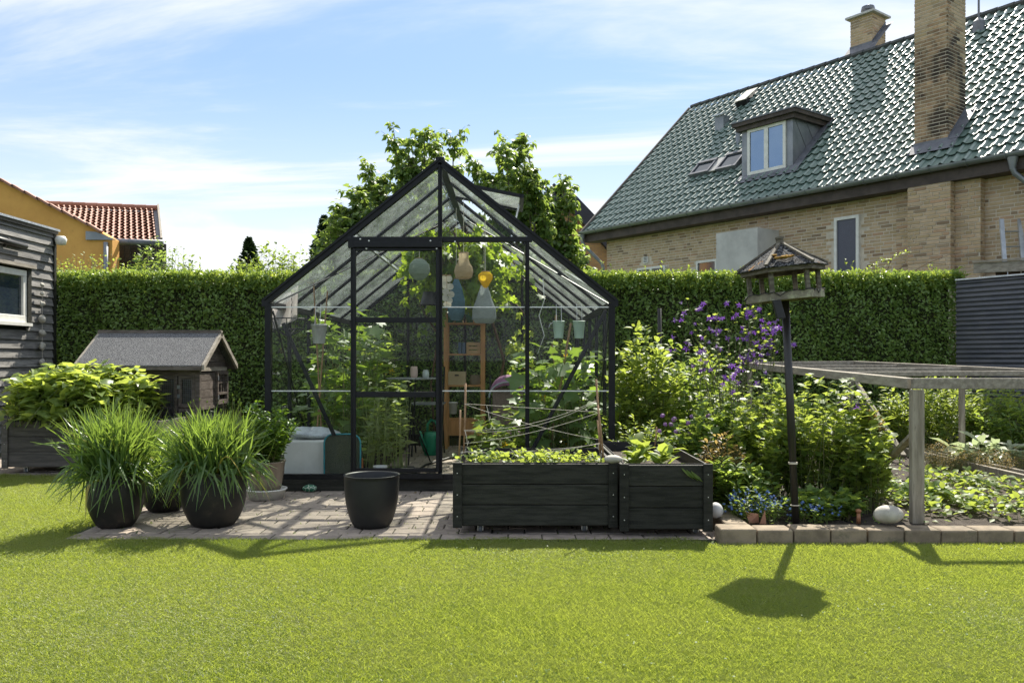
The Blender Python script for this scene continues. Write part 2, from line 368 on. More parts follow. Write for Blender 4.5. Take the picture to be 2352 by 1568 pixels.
def tilemat(name, c1, c2, rough, coat, lich=None, spec=.6):
    t = NT(name); v = t.coord('World', rnd=False); r = t.rand()
    c = t.mix(r, c1, c2)
    if lich: c = t.mix(t.ramp(t.noise(2.6, 7, .7, v), .56, .72), c, lich)
    b = t.n('ShaderNodeBsdfPrincipled'); b.inputs['Roughness'].default_value = rough; b.inputs['Specular IOR Level'].default_value = spec
    b.inputs['Coat Weight'].default_value = coat * .7; b.inputs['Coat Roughness'].default_value = .40
    t.l(c, b.inputs['Base Color']); bp = t.n('ShaderNodeBump'); bp.inputs['Strength'].default_value = .2; bp.inputs['Distance'].default_value = .004
    t.l(t.noise(40, 5, .6, v), bp.inputs['Height']); t.l(bp.outputs[0], b.inputs['Normal']); t.l(b.outputs[0], t.out.inputs[0]); return t.m
M['tile_green'] = tilemat('glazed_green_tile', (.10, .165, .135), (.155, .22, .185), .42, 1.0, None)
M['tile_red'] = tilemat('red_clay_pantile', (.25, .115, .075), (.34, .17, .12), .6, .0, (.20, .15, .12), .35)
# foliage
M['lf_hedge'] = leafmat('hedge_leaf', (.115, .205, .045), (.21, .31, .08), (.46, .60, .09), .36, .36, .5)
M['lf_tree'] = leafmat('tree_leaf', (.075, .14, .04), (.13, .20, .06), (.42, .56, .10), .46, .42, .4)
M['lf_dark'] = leafmat('dark_conifer_leaf', (.012, .03, .014), (.03, .055, .02), (.05, .10, .02), .2, .6, .2)
M['lf_lime'] = leafmat('lime_leaf', (.09, .16, .035), (.17, .24, .06), (.50, .60, .09), .48, .48, .32)
M['lf_mid'] = leafmat('garden_leaf', (.065, .13, .03), (.13, .205, .05), (.42, .55, .08), .46, .48, .32)
M['lf_pot'] = leafmat('potato_leaf', (.13, .21, .05), (.22, .29, .09), (.58, .68, .11), .50, .38, .5)
M['lf_chive'] = leafmat('strap_leaf', (.05, .115, .03), (.12, .19, .065), (.36, .52, .07), .38, .30, .5, dead=(.35, .27, .05), deadp=.015)
M['lf_squash'] = leafmat('squash_leaf', (.08, .15, .045), (.15, .22, .085), (.38, .55, .06), .45, .4, .5)
M['lf_vine'] = leafmat('vine_leaf', (.07, .15, .025), (.12, .20, .035), (.45, .60, .05), .55, .4, .4)
M['lf_mint'] = leafmat('mint_leaf', (.045, .115, .022), (.085, .165, .035), (.34, .52, .04), .42, .35, .5)
M['lf_herb'] = leafmat('seedling_leaf', (.20, .27, .12), (.28, .34, .18), (.42, .52, .09), .5, .45, .4)
M['lf_bronze'] = leafmat('bronze_leaf', (.12, .07, .03), (.10, .13, .04), (.50, .36, .12), .5, .45, .4)
M['lf_white'] = leafmat('variegated_leaf', (.14, .20, .08), (.55, .56, .42), (.5, .6, .3), .4, .4, .4)
M['petal_purple'] = leafmat('purple_petal', (.075, .035, .25), (.17, .06, .34), (.26, .09, .55), .4, .5, .3)
M['petal_lilac'] = leafmat('lilac_petal', (.30, .18, .36), (.42, .26, .46), (.5, .3, .6), .4, .5, .3)
M['petal_blue'] = leafmat('blue_petal', (.13, .22, .60), (.2, .33, .75), (.2, .35, .8), .3, .5, .3)
M['petal_yellow'] = leafmat('yellow_petal', (.75, .5, .03), (.8, .42, .02), (.9, .6, .04), .4, .5, .3)
M['grass'] = leafmat('grass_blade', (.075, .14, .018), (.21, .265, .05), (.56, .655, .08), .50, .40, .45, dead=(.44, .40, .22), deadp=.10, wscale=1.6, wc=(.23, .245, .09))

# ---------------------------------------------------------------- foliage helpers (numpy)
def nrm(a): return a / np.maximum(np.linalg.norm(a, axis=-1, keepdims=True), 1e-9)
TM = {
 'fold2': (np.array([[0, 0, 0], [-.5, .45, .10], [0, 1, -.06], [.5, .45, .10]]), [(0, 3, 2), (0, 2, 1)]),
 'leaf8': (np.array([[0, 0, 0], [-.42, .28, .07], [0, .33, 0], [.42, .28, .07], [-.40, .66, .04], [0, .68, -.03], [.40, .66, .04], [0, 1, -.14]]),
           [(0, 2, 1), (0, 3, 2), (1, 2, 5, 4), (2, 3, 6, 5), (4, 5, 7), (5, 6, 7)]),
 'heart': (np.array([[0, 0, 0], [-.50, .0, .06], [-.46, .42, .08], [0, .30, -.02], [.50, .0, .06], [.46, .42, .08], [0, .70, -.05], [0, 1.05, -.22]]),
           [(0, 3, 2, 1), (0, 4, 5, 3), (3, 6, 2), (3, 5, 6), (2, 6, 7), (6, 5, 7)]),
 'lobed': (np.array([[0, 0, 0], [-.5, -.08, .05], [-.34, .22, .03], [-.58, .42, .0], [-.26, .56, .03], [0, 1.0, -.16], [.26, .56, .03], [.58, .42, .0], [.34, .22, .03], [.5, -.08, .05], [0, .45, -.02]]),
           [(0, 10, 2, 1), (10, 4, 3, 2), (10, 5, 4), (10, 6, 5), (10, 8, 7, 6), (0, 9, 8, 10)]),
}
def leaf_obj(name, P, D, U, L, Wd, mat, parent, tm='fold2', kind='stuff', rnd=None):
    n = len(P); tv, tf = TM[tm]; D = nrm(D); S = nrm(np.cross(D, U)); N = np.cross(S, D)
    L = np.broadcast_to(L, (n,))[:, None, None]; Wd = np.broadcast_to(Wd, (n,))[:, None, None]
    V = P[:, None, :] + D[:, None, :] * (tv[None, :, 1:2] * L) + S[:, None, :] * (tv[None, :, 0:1] * Wd) + N[:, None, :] * (tv[None, :, 2:3] * L)
    k = len(tv); off = np.array(chain_off(parent)) if parent is not None else np.zeros(3)
    V = (V.reshape(-1, 3) - off).astype(np.float32)
    loops = np.concatenate([np.array(f) for f in tf]); sizes = np.array([len(f) for f in tf]); starts = np.concatenate([[0], np.cumsum(sizes)[:-1]])
    base = np.arange(n)[:, None]
    me = bpy.data.meshes.new(name)
    me.vertices.add(n * k); me.vertices.foreach_set('co', V.ravel())
    me.loops.add(n * len(loops)); me.loops.foreach_set('vertex_index', (base * k + loops[None]).ravel().astype(np.int32))
    me.polygons.add(n * len(sizes)); me.polygons.foreach_set('loop_start', (base * len(loops) + starts[None]).ravel().astype(np.int32))
    r = RNG.random(n) if rnd is None else rnd
    at = me.attributes.new('rnd', 'FLOAT', 'POINT'); at.data.foreach_set('value', np.repeat(r, k).astype(np.float32))
    me.update(calc_edges=True); me.validate()
    if tm != 'fold2': me.polygons.foreach_set('use_smooth', [True] * len(me.polygons))
    o = finish(me, name, mat, parent)
    if kind: o['kind'] = kind
    return o
def bez(A, B, C, k=6):
    t = np.linspace(0, 1, k)[None, :, None]
    return (1 - t) ** 2 * A[:, None] + 2 * t * (1 - t) * B[:, None] + t ** 2 * C[:, None]
def stems_obj(name, S, r0, r1, mat, parent, sides=3, kind='stuff'):
    n, k, _ = S.shape; d = nrm(S[:, -1] - S[:, 0]); ref = np.where(np.abs(d[:, 2:3]) < .9, np.array([[0, 0, 1.]]), np.array([[0, 1., 0]]))
    a = nrm(np.cross(d, ref)); b = np.cross(d, a)
    th = np.arange(sides) * 2 * np.pi / sides
    r = np.linspace(0, 1, k)[None, :] * (np.reshape(r1, (-1, 1)) - np.reshape(r0, (-1, 1))) + np.reshape(r0, (-1, 1)); r = np.broadcast_to(r, (n, k))
    ring = a[:, None, None, :] * np.cos(th)[None, None, :, None] + b[:, None, None, :] * np.sin(th)[None, None, :, None]
    V = (S[:, :, None, :] + ring * r[:, :, None, None]).reshape(-1, 3)
    off = np.array(chain_off(parent)) if parent is not None else np.zeros(3); V = (V - off).astype(np.float32)
    i = np.arange(k - 1)[:, None] * sides; j = np.arange(sides)[None]; j2 = (j + 1) % sides
    q = np.stack([i + j, i + j2, i + sides + j2, i + sides + j], -1).reshape(-1, 4)
    Q = (np.arange(n)[:, None, None] * (k * sides) + q[None]).reshape(-1, 4)
    me = bpy.data.meshes.new(name); me.vertices.add(len(V)); me.vertices.foreach_set('co', V.ravel())
    me.loops.add(Q.size); me.loops.foreach_set('vertex_index', Q.ravel().astype(np.int32))
    me.polygons.add(len(Q)); me.polygons.foreach_set('loop_start', (np.arange(len(Q)) * 4).astype(np.int32))
    me.update(calc_edges=True); me.polygons.foreach_set('use_smooth', [True] * len(Q))
    o = finish(me, name, mat, parent)
    if kind: o['kind'] = kind
    return o
def R(n, a=0., b=1.): return RNG.uniform(a, b, n)
def bush_stems(n, base, br, rx, ry, zlo, zhi, k=6, dome=.35, arch=.6, tipfn=None):
    a = R(n, 0, 2 * np.pi); q = np.sqrt(R(n)); bx = np.stack([base[0] + br * q * np.cos(a), base[1] + br * q * np.sin(a), np.full(n, base[2])], -1)
    a2 = a + RNG.normal(0, .35, n); q2 = np.sqrt(R(n)); z = zlo + (zhi - zlo) * R(n) ** .6
    z = base[2] + (z - base[2]) * (1 - dome * q2 ** 2)
    C = np.stack([base[0] + rx * q2 * np.cos(a2), base[1] + ry * q2 * np.sin(a2), z], -1)
    B = bx * (1 - .35) + C * .35; B[:, 2] = base[2] + (C[:, 2] - base[2]) * arch
    return bez(bx, B, C, k)
def leaves_on(S, per, start=.2, pet=.25, L=.06, elev=(-.1, .7), droop=.0, jitter=.25):
    n, k, _ = S.shape; t = start + (1 - start) * R((n, per)) ** .85; t[:, 0] = 1.0
    x = t * (k - 1); i = np.minimum(x.astype(int), k - 2); f = (x - i)[..., None]
    ii = np.arange(n)[:, None]; P = S[ii, i] * (1 - f) + S[ii, i + 1] * f; T = nrm(S[ii, i + 1] - S[ii, i])
    a = R((n, per), 0, 2 * np.pi); e = R((n, per), *elev)
    D = np.stack([np.cos(a) * np.cos(e), np.sin(a) * np.cos(e), np.sin(e)], -1) + T * .45 + RNG.normal(0, jitter * .4, (n, per, 3)); D[..., 2] -= droop
    D = nrm(D.reshape(-1, 3)); P = P.reshape(-1, 3)
    U = np.tile([[0, 0, 1.]], (len(D), 1)) + RNG.normal(0, jitter, (len(D), 3))
    l = L * R(len(D), .6, 1.25)
    P = P + D * l[:, None] * pet
    return P, D, U, l
def shrub(name, label, cat, base, n, per, rx, ry, zhi, leaf, mat, zlo=None, br=.12, tm='leaf8', ratio=.6, dome=.35, arch=.6, droop=.1, elev=(-.2, .6),
          start=.2, group=None, r=.004, stem=None, k=6, parent=None, jitter=.3):
    root = thing(name, label, cat, base, group) if parent is None else parent
    zlo = base[2] + (zhi - base[2]) * .45 if zlo is None else zlo
    S = bush_stems(n, base, br, rx, ry, zlo, zhi, k, dome, arch)
    stems_obj('stems', S, r, r * .4, stem or M['stem'], root)
    P, D, U, l = leaves_on(S, per, start, .25, leaf, elev, droop, jitter)
    leaf_obj('foliage', P, D, U, l, l * ratio, mat, root, tm)
    return root, S

# ---------------------------------------------------------------- ground, lawn, paving
def sheet(name, x0, x1, y0, y1, z, mat, parent=None, kind='structure'):
    b = MB(); b.add([(x0, y0, z), (x1, y0, z), (x1, y1, z), (x0, y1, z)], [(0, 1, 2, 3)])
    return b.build(name, mat, parent, kind=kind)
ground = sheet('ground', -600, 600, -600, 900, -.02, nmat('far_ground', (.05, .09, .025), (.07, .10, .035), .3, .95, .2, 3, world=True))
lawn = sheet('lawn', -9, 9, -6, 8.6, -.012, M['earth'])
PX0, PX1, PY0, PY1 = -2.78, 1.32, 5.12, 11.0
b = MB(); b.box(PX0, PX1, PY0, PY1, -.03, -.006)
paving = b.build('paving', M['joint'], None, kind='structure')
pw, pd, gap = .212, .155, .0035
cells = []
j = 0; y = PY0
while y < PY1 - .02:
    x = PX0 - (pw / 2 if j % 2 else 0)
    while x < PX1 - .03:
        x0, x1 = max(x, PX0), min(x + pw, PX1)
        if x1 - x0 > .05: cells.append((x0, x1, y, min(y + pd, PY1)))
        x += pw
    y += pd; j += 1
def paver_mb(b, x0, x1, y0, y1, seedv, rnd):
    rg = random.Random(seedv); dz = rg.uniform(-.002, .0025); h = [dz + rg.uniform(-.0012, .0012) for _ in range(4)]; c = .006
    g = gap * rg.uniform(.8, 1.5); x0 += g; x1 -= g; y0 += g; y1 -= g
    pts = [(x0, y0), (x1, y0), (x1, y1), (x0, y1)]; ins = [(x0 + c, y0 + c), (x1 - c, y0 + c), (x1 - c, y1 - c), (x0 + c, y1 - c)]
    vs = [(p[0], p[1], -.02) for p in pts] + [(p[0], p[1], h[i] - c * .7) for i, p in enumerate(pts)] + [(p[0], p[1], h[i]) for i, p in enumerate(ins)]
    fs = [(i, (i + 1) % 4, 4 + (i + 1) % 4, 4 + i) for i in range(4)] + [(4 + i, 4 + (i + 1) % 4, 8 + (i + 1) % 4, 8 + i) for i in range(4)] + [(8, 9, 10, 11)]
    b.add(vs, fs, rnd)
vis = [c for c in cells if not (7.0 < c[2] < 11 and not (-2.0 < c[0] < .8))]
vis.sort(key=lambda c: c[2] + abs(c[0] - .0) * .01)
rest = MB()
for i, c in enumerate(vis):
    if i < 300:
        q = MB(); paver_mb(q, *c, i, 0); q.build('paving_stone', M['paver'], paving)
    else: paver_mb(rest, *c, i, random.random() + .01)
rest.build('paving_stones', M['paver'], paving, kind='stuff')
# the paving under the far left planter box
b = MB(); b.box(-9, -3.3, 7.9, 10.6, -.011, -.004)
terrace = b.build('terrace', M['joint'], None, kind='structure')
for jj in range(10):
    for ii in range(12):
        x = -5.9 + ii * .215 + (.1 if jj % 2 else 0); yy = 7.9 + jj * .155
        q = MB(); paver_mb(q, x, x + .212, yy, yy + .155, jj * 50 + ii, 0); 
        o = q.build('paving_stone', M['paver'], terrace)

# grass: blades of real geometry, one patch of blades repeated over the lawn
def build_grass():
    nb = 2100; a = R(nb, 0, 2 * np.pi); q = .17 * np.sqrt(R(nb)); P = np.stack([q * np.cos(a), q * np.sin(a), np.full(nb, -.012)], -1)
    th = R(nb, 0, 2 * np.pi); lean = np.abs(RNG.normal(.34, .32, nb)); Lb = R(nb, .013, .036); Wb = R(nb, .0011, .0023)
    d = np.stack([np.cos(th) * np.sin(lean), np.sin(th) * np.sin(lean), np.cos(lean)], -1)
    s = np.stack([-np.sin(th), np.cos(th), np.zeros(nb)], -1); rot = R(nb, -1.2, 1.2)[:, None]
    nn = np.cross(d, s); s = s * np.cos(rot) + nn * np.sin(rot)
    tip = P + d * Lb[:, None] + np.stack([np.cos(th), np.sin(th), -R(nb, .1, .6)], -1) * (Lb * .35)[:, None]
    mid = P + d * (Lb * .55)[:, None]
    V = np.stack([P - s * Wb[:, None] / 2, P + s * Wb[:, None] / 2, mid + s * Wb[:, None] * .5, mid - s * Wb[:, None] * .5, tip], 1).reshape(-1, 3)
    pts = []
    y = 2.35
    sp = .125
    while y < 8.3:
        x = -7.2
        while x < 6.6:
            X = x + random.uniform(-.05, .05); Y = y + random.uniform(-.05, .05); x += sp
            half = .66 * Y + .7
            if abs(X) > half: continue
            if Y > 5.02:
                if X > -2.86 + .04 * math.sin(Y * 3) or Y > 7.86: continue
                if Y > 5.15 and X > -2.95: continue
            if X > 1.2 and Y > 4.93 + random.uniform(-.04, .02): continue
            pts.append((X, Y, 0))
        y += sp
    npnt = len(pts)
    allv = np.concatenate([V, np.array(pts)]).astype(np.float32)
    me = bpy.data.meshes.new('grass'); me.vertices.add(len(allv)); me.vertices.foreach_set('co', allv.ravel())
    base = np.arange(nb)[:, None] * 5
    lp = (base + np.array([[0, 1, 2, 3, 3, 2, 4]])).ravel().astype(np.int32); me.loops.add(len(lp)); me.loops.foreach_set('vertex_index', lp)
    me.polygons.add(nb * 2); me.polygons.foreach_set('loop_start', (np.arange(nb)[:, None] * 7 + np.array([[0, 4]])).ravel().astype(np.int32))
    r = np.concatenate([np.repeat(R(nb), 5), np.zeros(npnt)]).astype(np.float32)
    me.attributes.new('rnd', 'FLOAT', 'POINT').data.foreach_set('value', r)
    isp = np.concatenate([np.zeros(nb * 5), np.ones(npnt)]).astype(np.float32)
    me.attributes.new('isp', 'FLOAT', 'POINT').data.foreach_set('value', isp)
    rz = np.concatenate([np.zeros(nb * 5), R(npnt, 0, 6.283)]).astype(np.float32)
    me.attributes.new('rz', 'FLOAT', 'POINT').data.foreach_set('value', rz)
    P3 = np.array(pts); hh = .85 + .22 * np.sin(P3[:, 0] * 1.7 + 1) * np.sin(P3[:, 1] * 2.3) + R(npnt, -.12, .2)
    me.attributes.new('hs', 'FLOAT', 'POINT').data.foreach_set('value', np.concatenate([np.zeros(nb * 5), hh]).astype(np.float32))
    me.update(calc_edges=True)
    o = finish(me, 'grass', M['grass'], None); tag(o, 'short bright green lawn grass in front of the greenhouse', 'grass', kind='stuff')
    ng = bpy.data.node_groups.new('grass_nodes', 'GeometryNodeTree')
    ng.interface.new_socket('Geometry', in_out='INPUT', socket_type='NodeSocketGeometry'); ng.interface.new_socket('Geometry', in_out='OUTPUT', socket_type='NodeSocketGeometry')
    N = ng.nodes.new; Lk = ng.links.new
    gi = N('NodeGroupInput'); go = N('NodeGroupOutput')
    def attr(nm):
        x = N('GeometryNodeInputNamedAttribute'); x.data_type = 'FLOAT'; x.inputs['Name'].default_value = nm; return x.outputs['Attribute']
    cp = N('FunctionNodeCompare'); cp.data_type = 'FLOAT'; cp.operation = 'GREATER_THAN'; cp.inputs['B'].default_value = .5; Lk(attr('isp'), cp.inputs['A'])
    sg = N('GeometryNodeSeparateGeometry'); sg.domain = 'POINT'; Lk(gi.outputs[0], sg.inputs['Geometry']); Lk(cp.outputs[0], sg.inputs['Selection'])
    io = N('GeometryNodeInstanceOnPoints'); Lk(sg.outputs['Selection'], io.inputs['Points']); Lk(sg.outputs['Inverted'], io.inputs['Instance'])
    cx = N('ShaderNodeCombineXYZ'); Lk(attr('rz'), cx.inputs[2]); e2r = N('FunctionNodeEulerToRotation'); Lk(cx.outputs[0], e2r.inputs[0]); Lk(e2r.outputs[0], io.inputs['Rotation'])
    cs = N('ShaderNodeCombineXYZ'); cs.inputs[0].default_value = 1; cs.inputs[1].default_value = 1; Lk(attr('hs'), cs.inputs[2]); Lk(cs.outputs[0], io.inputs['Scale'])
    Lk(io.outputs[0], go.inputs[0])
    md = o.modifiers.new('grass', 'NODES'); md.node_group = ng
    return o
build_grass()
n = 5200; P = np.stack([R(n, -4.5, 4.5), R(n, 2.5, 5.0) , R(n, .006, .02)], -1); cl_ = np.sin(P[:, 0] * 2.1 + 1) * np.sin(P[:, 1] * 2.9) + RNG.normal(0, .35, n); P = P[cl_ > .25]; n = len(P)
D = RNG.normal(0, 1, (n, 3)); D[:, 2] *= .3; U = np.tile([[0, 0, 1.]], (n, 1)) + RNG.normal(0, .2, (n, 3)); l = R(n, .006, .013)
o = leaf_obj('clover', P, D, U, l, l, M['lf_mid'], None, 'leaf8'); tag(o, 'small round clover leaves scattered in patches through the lawn grass', 'clover')
n = 900; P = np.stack([R(n, PX0, PX1), PY0 + .155 * RNG.integers(0, 14, n) + RNG.normal(0, .004, n), np.full(n, -.004)], -1); D = np.stack([RNG.normal(0, .5, n), RNG.normal(0, .5, n), np.ones(n)], -1); U = RNG.normal(0, 1, (n, 3)); l = R(n, .006, .026) * (R(n) < .6)
P = P[l > 0]; D = D[l > 0]; U = U[l > 0]; l = l[l > 0]; o = leaf_obj('joint_weeds', P, D, U, l, l * .25, M['lf_mid'], None, 'fold2'); tag(o, 'tiny grass blades and moss growing in the paving joints', 'weeds')
n = 130; P = np.stack([R(n, -2.6, 1.2), R(n, 5.2, 10.2), np.full(n, .004)], -1); D = RNG.normal(0, 1, (n, 3)); D[:, 2] = .05; U = np.tile([[0, 0, 1.]], (n, 1)) + RNG.normal(0, .15, (n, 3)); l = R(n, .008, .03)
o = leaf_obj('fallen_leaves', P, D, U, l, l * .5, M['lf_bronze'], None, 'fold2'); tag(o, 'dry fallen leaves and crumbs scattered over the brick paving', 'fallen leaves')

# raised bed edge
kerb = struct('kerb')
x = 1.26; i = 0
while x < 4.6:
    w = .222; q = MB(); q.box(x + .002, x + w - .003, 5.0 + random.uniform(-.004, .004), 5.16, -.03, .080 + random.uniform(-.007, .007))
    q.build('kerb_stone', M['kerb'], kerb, bevel=.012, seg=2); x += w + random.uniform(-.004, .006)
for k in range(5):
    q = MB(); q.box(1.335, 1.475, 5.165 + k * .222, 5.165 + k * .222 + .217, -.03, .085 + random.uniform(-.004, .004))
    q.build('kerb_stone', M['kerb'], kerb, bevel=.012, seg=2)
def soil_bed(x0, x1, y0, y1, z):
    n, m = 110, 110; xs = np.linspace(x0, x1, n); ys = np.linspace(y0, y1, m); X, Y = np.meshgrid(xs, ys)
    Z = z + .012 * np.sin(X * 9 + 2 * np.sin(Y * 5)) * np.sin(Y * 11) + RNG.normal(0, .009, X.shape)
    V = np.stack([X, Y, Z], -1).reshape(-1, 3); b = MB(); b.v = [tuple(p) for p in V]; b.r = [0] * len(V)
    b.f = [(j * n + i, j * n + i + 1, (j + 1) * n + i + 1, (j + 1) * n + i) for j in range(m - 1) for i in range(n - 1)]
    return b
sb = soil_bed(1.48, 9, 5.15, 11.2, .06).build('planting_bed', M['soil'], None, smooth=True, kind='structure')

# ---------------------------------------------------------------- hedge
hx0, hx1, hy0, hy1, hzt = -6.25, 6.12, 11.15, 12.0, 2.26
hedge = thing('hedge', 'long clipped dark green hedge running behind the greenhouse and bird table', 'hedge', (0, 11.5, 0))
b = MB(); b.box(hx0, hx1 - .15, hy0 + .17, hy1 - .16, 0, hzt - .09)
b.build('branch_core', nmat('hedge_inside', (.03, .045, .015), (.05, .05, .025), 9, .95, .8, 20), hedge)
def hedge_face(n, fn, out, zup):
    P = fn(n); D = RNG.normal(0, .6, (n, 3)) + np.array(out) * .55 + np.array([0, 0, zup]); U = np.tile(np.array([out], float), (n, 1)) * .8 + RNG.normal(0, .45, (n, 3)) + np.array([0, 0, .6])
    return P, nrm(D), U
def f_front(n):
    x = R(n, hx0, hx1); z = R(n, .02, hzt); bump = .045 * np.sin(x * 5.1) * np.sin(z * 6.3) + .03 * np.sin(x * 13 + z * 9)
    return np.stack([x, hy0 + .10 - bump - .10 * R(n) ** 2, z], -1)
def f_top(n):
    x = R(n, hx0, hx1); return np.stack([x, R(n, hy0, hy1), hzt - .08 + .09 * R(n) ** 2 + .028 * np.sin(x * 2.3) + .018 * np.sin(x * 7.1 + 1)], -1)
def f_end(n): return np.stack([hx1 - .12 + .12 * R(n) ** 2, R(n, hy0, hy1), R(n, 0, hzt)], -1)
def f_rim(n):
    x = R(n, hx0, hx1); return np.stack([x, hy0 + .02 + .14 * R(n), hzt - .22 + .26 * R(n)], -1)
parts_ = [hedge_face(12000, f_rim, (0, -.6, .8), .2), hedge_face(62000, f_front, (0, -1, 0), -.15), hedge_face(26000, f_top, (0, 0, 1), .25), hedge_face(5000, f_end, (1, 0, 0), -.1)]
P, D, U = (np.concatenate([p[i] for p in parts_]) for i in range(3)); l = R(len(P), .034, .066)
leaf_obj('foliage', P, D, U, l, l * .55, M['lf_hedge'], hedge)
# fresh shoots sticking out of the clipped top
n = 2400; A = np.stack([R(n, hx0, hx1), R(n, hy0, hy1 - .2), np.full(n, hzt - .06)], -1); hts = np.where(R(n) < .02, R(n, .1, .26), R(n, .01, .075))
C = A + np.stack([RNG.normal(0, .03, n), RNG.normal(0, .03, n), hts], -1); S = bez(A, (A + C) / 2, C, 3)
stems_obj('shoots', S, .002, .001, M['stem'], hedge)
P, D, U, l = leaves_on(S, 6, .3, .1, .052, (.3, 1.2)); leaf_obj('shoot_leaves', P, D, U, l, l * .4, M['lf_lime'], hedge)

# ---------------------------------------------------------------- trees behind
def limb_tree(name, label, base, trunk_top, tips, mat, leaf, per=60, twigs=26, twl=.38, tr=.09, seed=1, tm='heart', spread=.3):
    root = thing(name, label, 'tree', base)
    base = np.array(base, float); tt = np.array(trunk_top, float); tips = np.array(tips, float); n = len(tips)
    A = np.tile(tt, (n, 1)) - (tt - base) * R(n, 0, .35)[:, None]; B = A * .45 + tips * .55; B[:, 2] = A[:, 2] * .55 + tips[:, 2] * .45 ; B[:, :2] += RNG.normal(0, .12, (n, 2)); 
    S = bez(A, B, tips, 9)
    b = MB(); b.tube([base, base * .5 + tt * .5 + [.03, 0, 0], tt], tr, 9, tr * .6); tk = b.build('trunk', M['bark'], root, smooth=True)
    stems_obj('limbs', S, tr * .42, .006, M['bark'], root, 6)
    # twigs along each limb
    t = .16 + .84 * R((n, twigs)) ** .7; t[:, :9] = R((n, 9), .82, 1.0); x = t * 8; i = np.minimum(x.astype(int), 7); f = (x - i)[..., None]; ii = np.arange(n)[:, None]
    P0 = (S[ii, i] * (1 - f) + S[ii, i + 1] * f).reshape(-1, 3); T = nrm((S[ii, i + 1] - S[ii, i])).reshape(-1, 3)
    m = len(P0); d = nrm(RNG.normal(0, 1, (m, 3)) * np.array([1, 1, .7]) + T * .5 + np.array([0, 0, .15])); ln = twl * R(m, .25, 1.0) * (1.1 - .55 * t.reshape(-1))
    P2 = P0 + d * ln[:, None]; TW = bez(P0, P0 * .5 + P2 * .5 + np.array([0, 0, .03]), P2, 4)
    stems_obj('twigs', TW, .006, .002, M['bark'], root, 3)
    P, D, U, l = leaves_on(TW, per // 6, .1, .3, leaf, (-.9, .25), .45, .45)
    leaf_obj('crown', P, D, U, l, l * .72, mat, root, tm)
    return root
def tp(lst, Y, dy=.6):
    return [tuple(W(u, v, Y + random.uniform(-dy, dy))) for u, v in lst]
limb_tree('leafy_tree', 'leafy green tree with loose shoots rising left of the greenhouse ridge', (-1.35, 13.4, 0), (-1.2, 13.4, 1.6),
    tp([(950, 370), (1000, 335), (920, 360), (870, 440), (850, 480), (940, 470), (815, 470), (845, 385), (822, 445), (905, 305), (935, 330), (975, 300), (1040, 315), (1015, 350), (880, 400), (925, 400), (790, 480), (765, 525), (752, 570), (840, 520), (770, 500), (745, 565), (800, 515), (825, 565), (785, 545), (755, 595), (900, 480), (960, 430), (985, 400), (800, 590), (860, 590), (930, 560), (1000, 500), (1040, 400), (985, 560), (780, 555), (835, 350+90)], 13.4), M['lf_tree'], .095, 84, 36, .56)
limb_tree('leafy_tree', 'leafy green tree with tall thin shoots right of the greenhouse ridge', (.45, 13.8, 0), (.35, 13.8, 1.7),
    tp([(1130, 420), (1180, 360), (1210, 430), (1250, 490), (1150, 460), (1270, 560), (1090, 375), (1115, 400), (1150, 335), (1160, 330), (1200, 312), (1215, 360), (1185, 400), (1140, 430), (1235, 420), (1300, 405), (1312, 455), (1265, 450), (1210, 470), (1170, 520), (1240, 520), (1290, 520), (1325, 575), (1300, 600), (1250, 590), (1190, 590), (1130, 560), (1090, 500), (1320, 545), (1335, 610)], 13.8), M['lf_tree'], .095, 84, 36, .56)
def conifer(name, label, base, h, r, n, mat):
    root = thing(name, label, 'tree', base); b = MB(); b.tube([base, (base[0], base[1], base[2] + h * .96)], r * .12, 7, r * .02); b.build('trunk', M['bark'], root)
    t = R(n) ** .75; a = R(n, 0, 6.283); rr = r * (1 - t) ** .75 * (.15 + .85 * R(n) ** .6) * (1 + .25 * np.sin(t * 41 + 2 * np.sin(a * 3))); P = np.stack([base[0] + rr * np.cos(a), base[1] + rr * np.sin(a), base[2] + h * (.04 + .96 * t)], -1)
    D = np.stack([np.cos(a), np.sin(a), R(n, -.1, .9)], -1) + RNG.normal(0, .25, (n, 3)); U = RNG.normal(0, 1, (n, 3)); l = R(n, .6, 1.3) * r * .20 * (1.25 - t * .8)
    leaf_obj('crown', P, D, U, l, l * .5, mat, root); return root
p = W(572, 700, 30); conifer('spruce_tree', 'small dark pointed conifer seen above the hedge', (p.x, 30, 0), V2Z(547, 30), 1.15, 9000, M['lf_dark'])
p = W(745, 700, 16.5); conifer('cypress_tree', 'dark feathery conifer behind the leafy tree on the left', (p.x, 16.5, 0), V2Z(498, 16.5), .7, 14000, M['lf_dark'])
shrub('laurel_bush', 'bushy green shrub above the hedge between spruce and greenhouse', 'shrub', (U2X(655, 12.9), 12.9, 0), 300, 34, 1.1, .5, V2Z(556, 12.9), .075, M['lf_mid'], zlo=2.2, br=.6, dome=.18, stem=M['bark'], tm='leaf8')
shrub('fruit_bush', 'loose light green bush rising over the hedge below the red tiled roof', 'shrub', (U2X(370, 12.7), 12.7, 0), 190, 34, .66, .4, V2Z(543, 12.7), .065, M['lf_tree'], zlo=2.3, br=.3, dome=.2, stem=M['bark'])
shrub('climbing_shrub', 'thin tangled light green shrub over the hedge in front of the ochre wall', 'shrub', (U2X(215, 12.6), 12.6, 0), 190, 26, .85, .35, V2Z(574, 12.6), .05, M['lf_lime'], zlo=2.25, br=.5, dome=.1, stem=M['bark'])

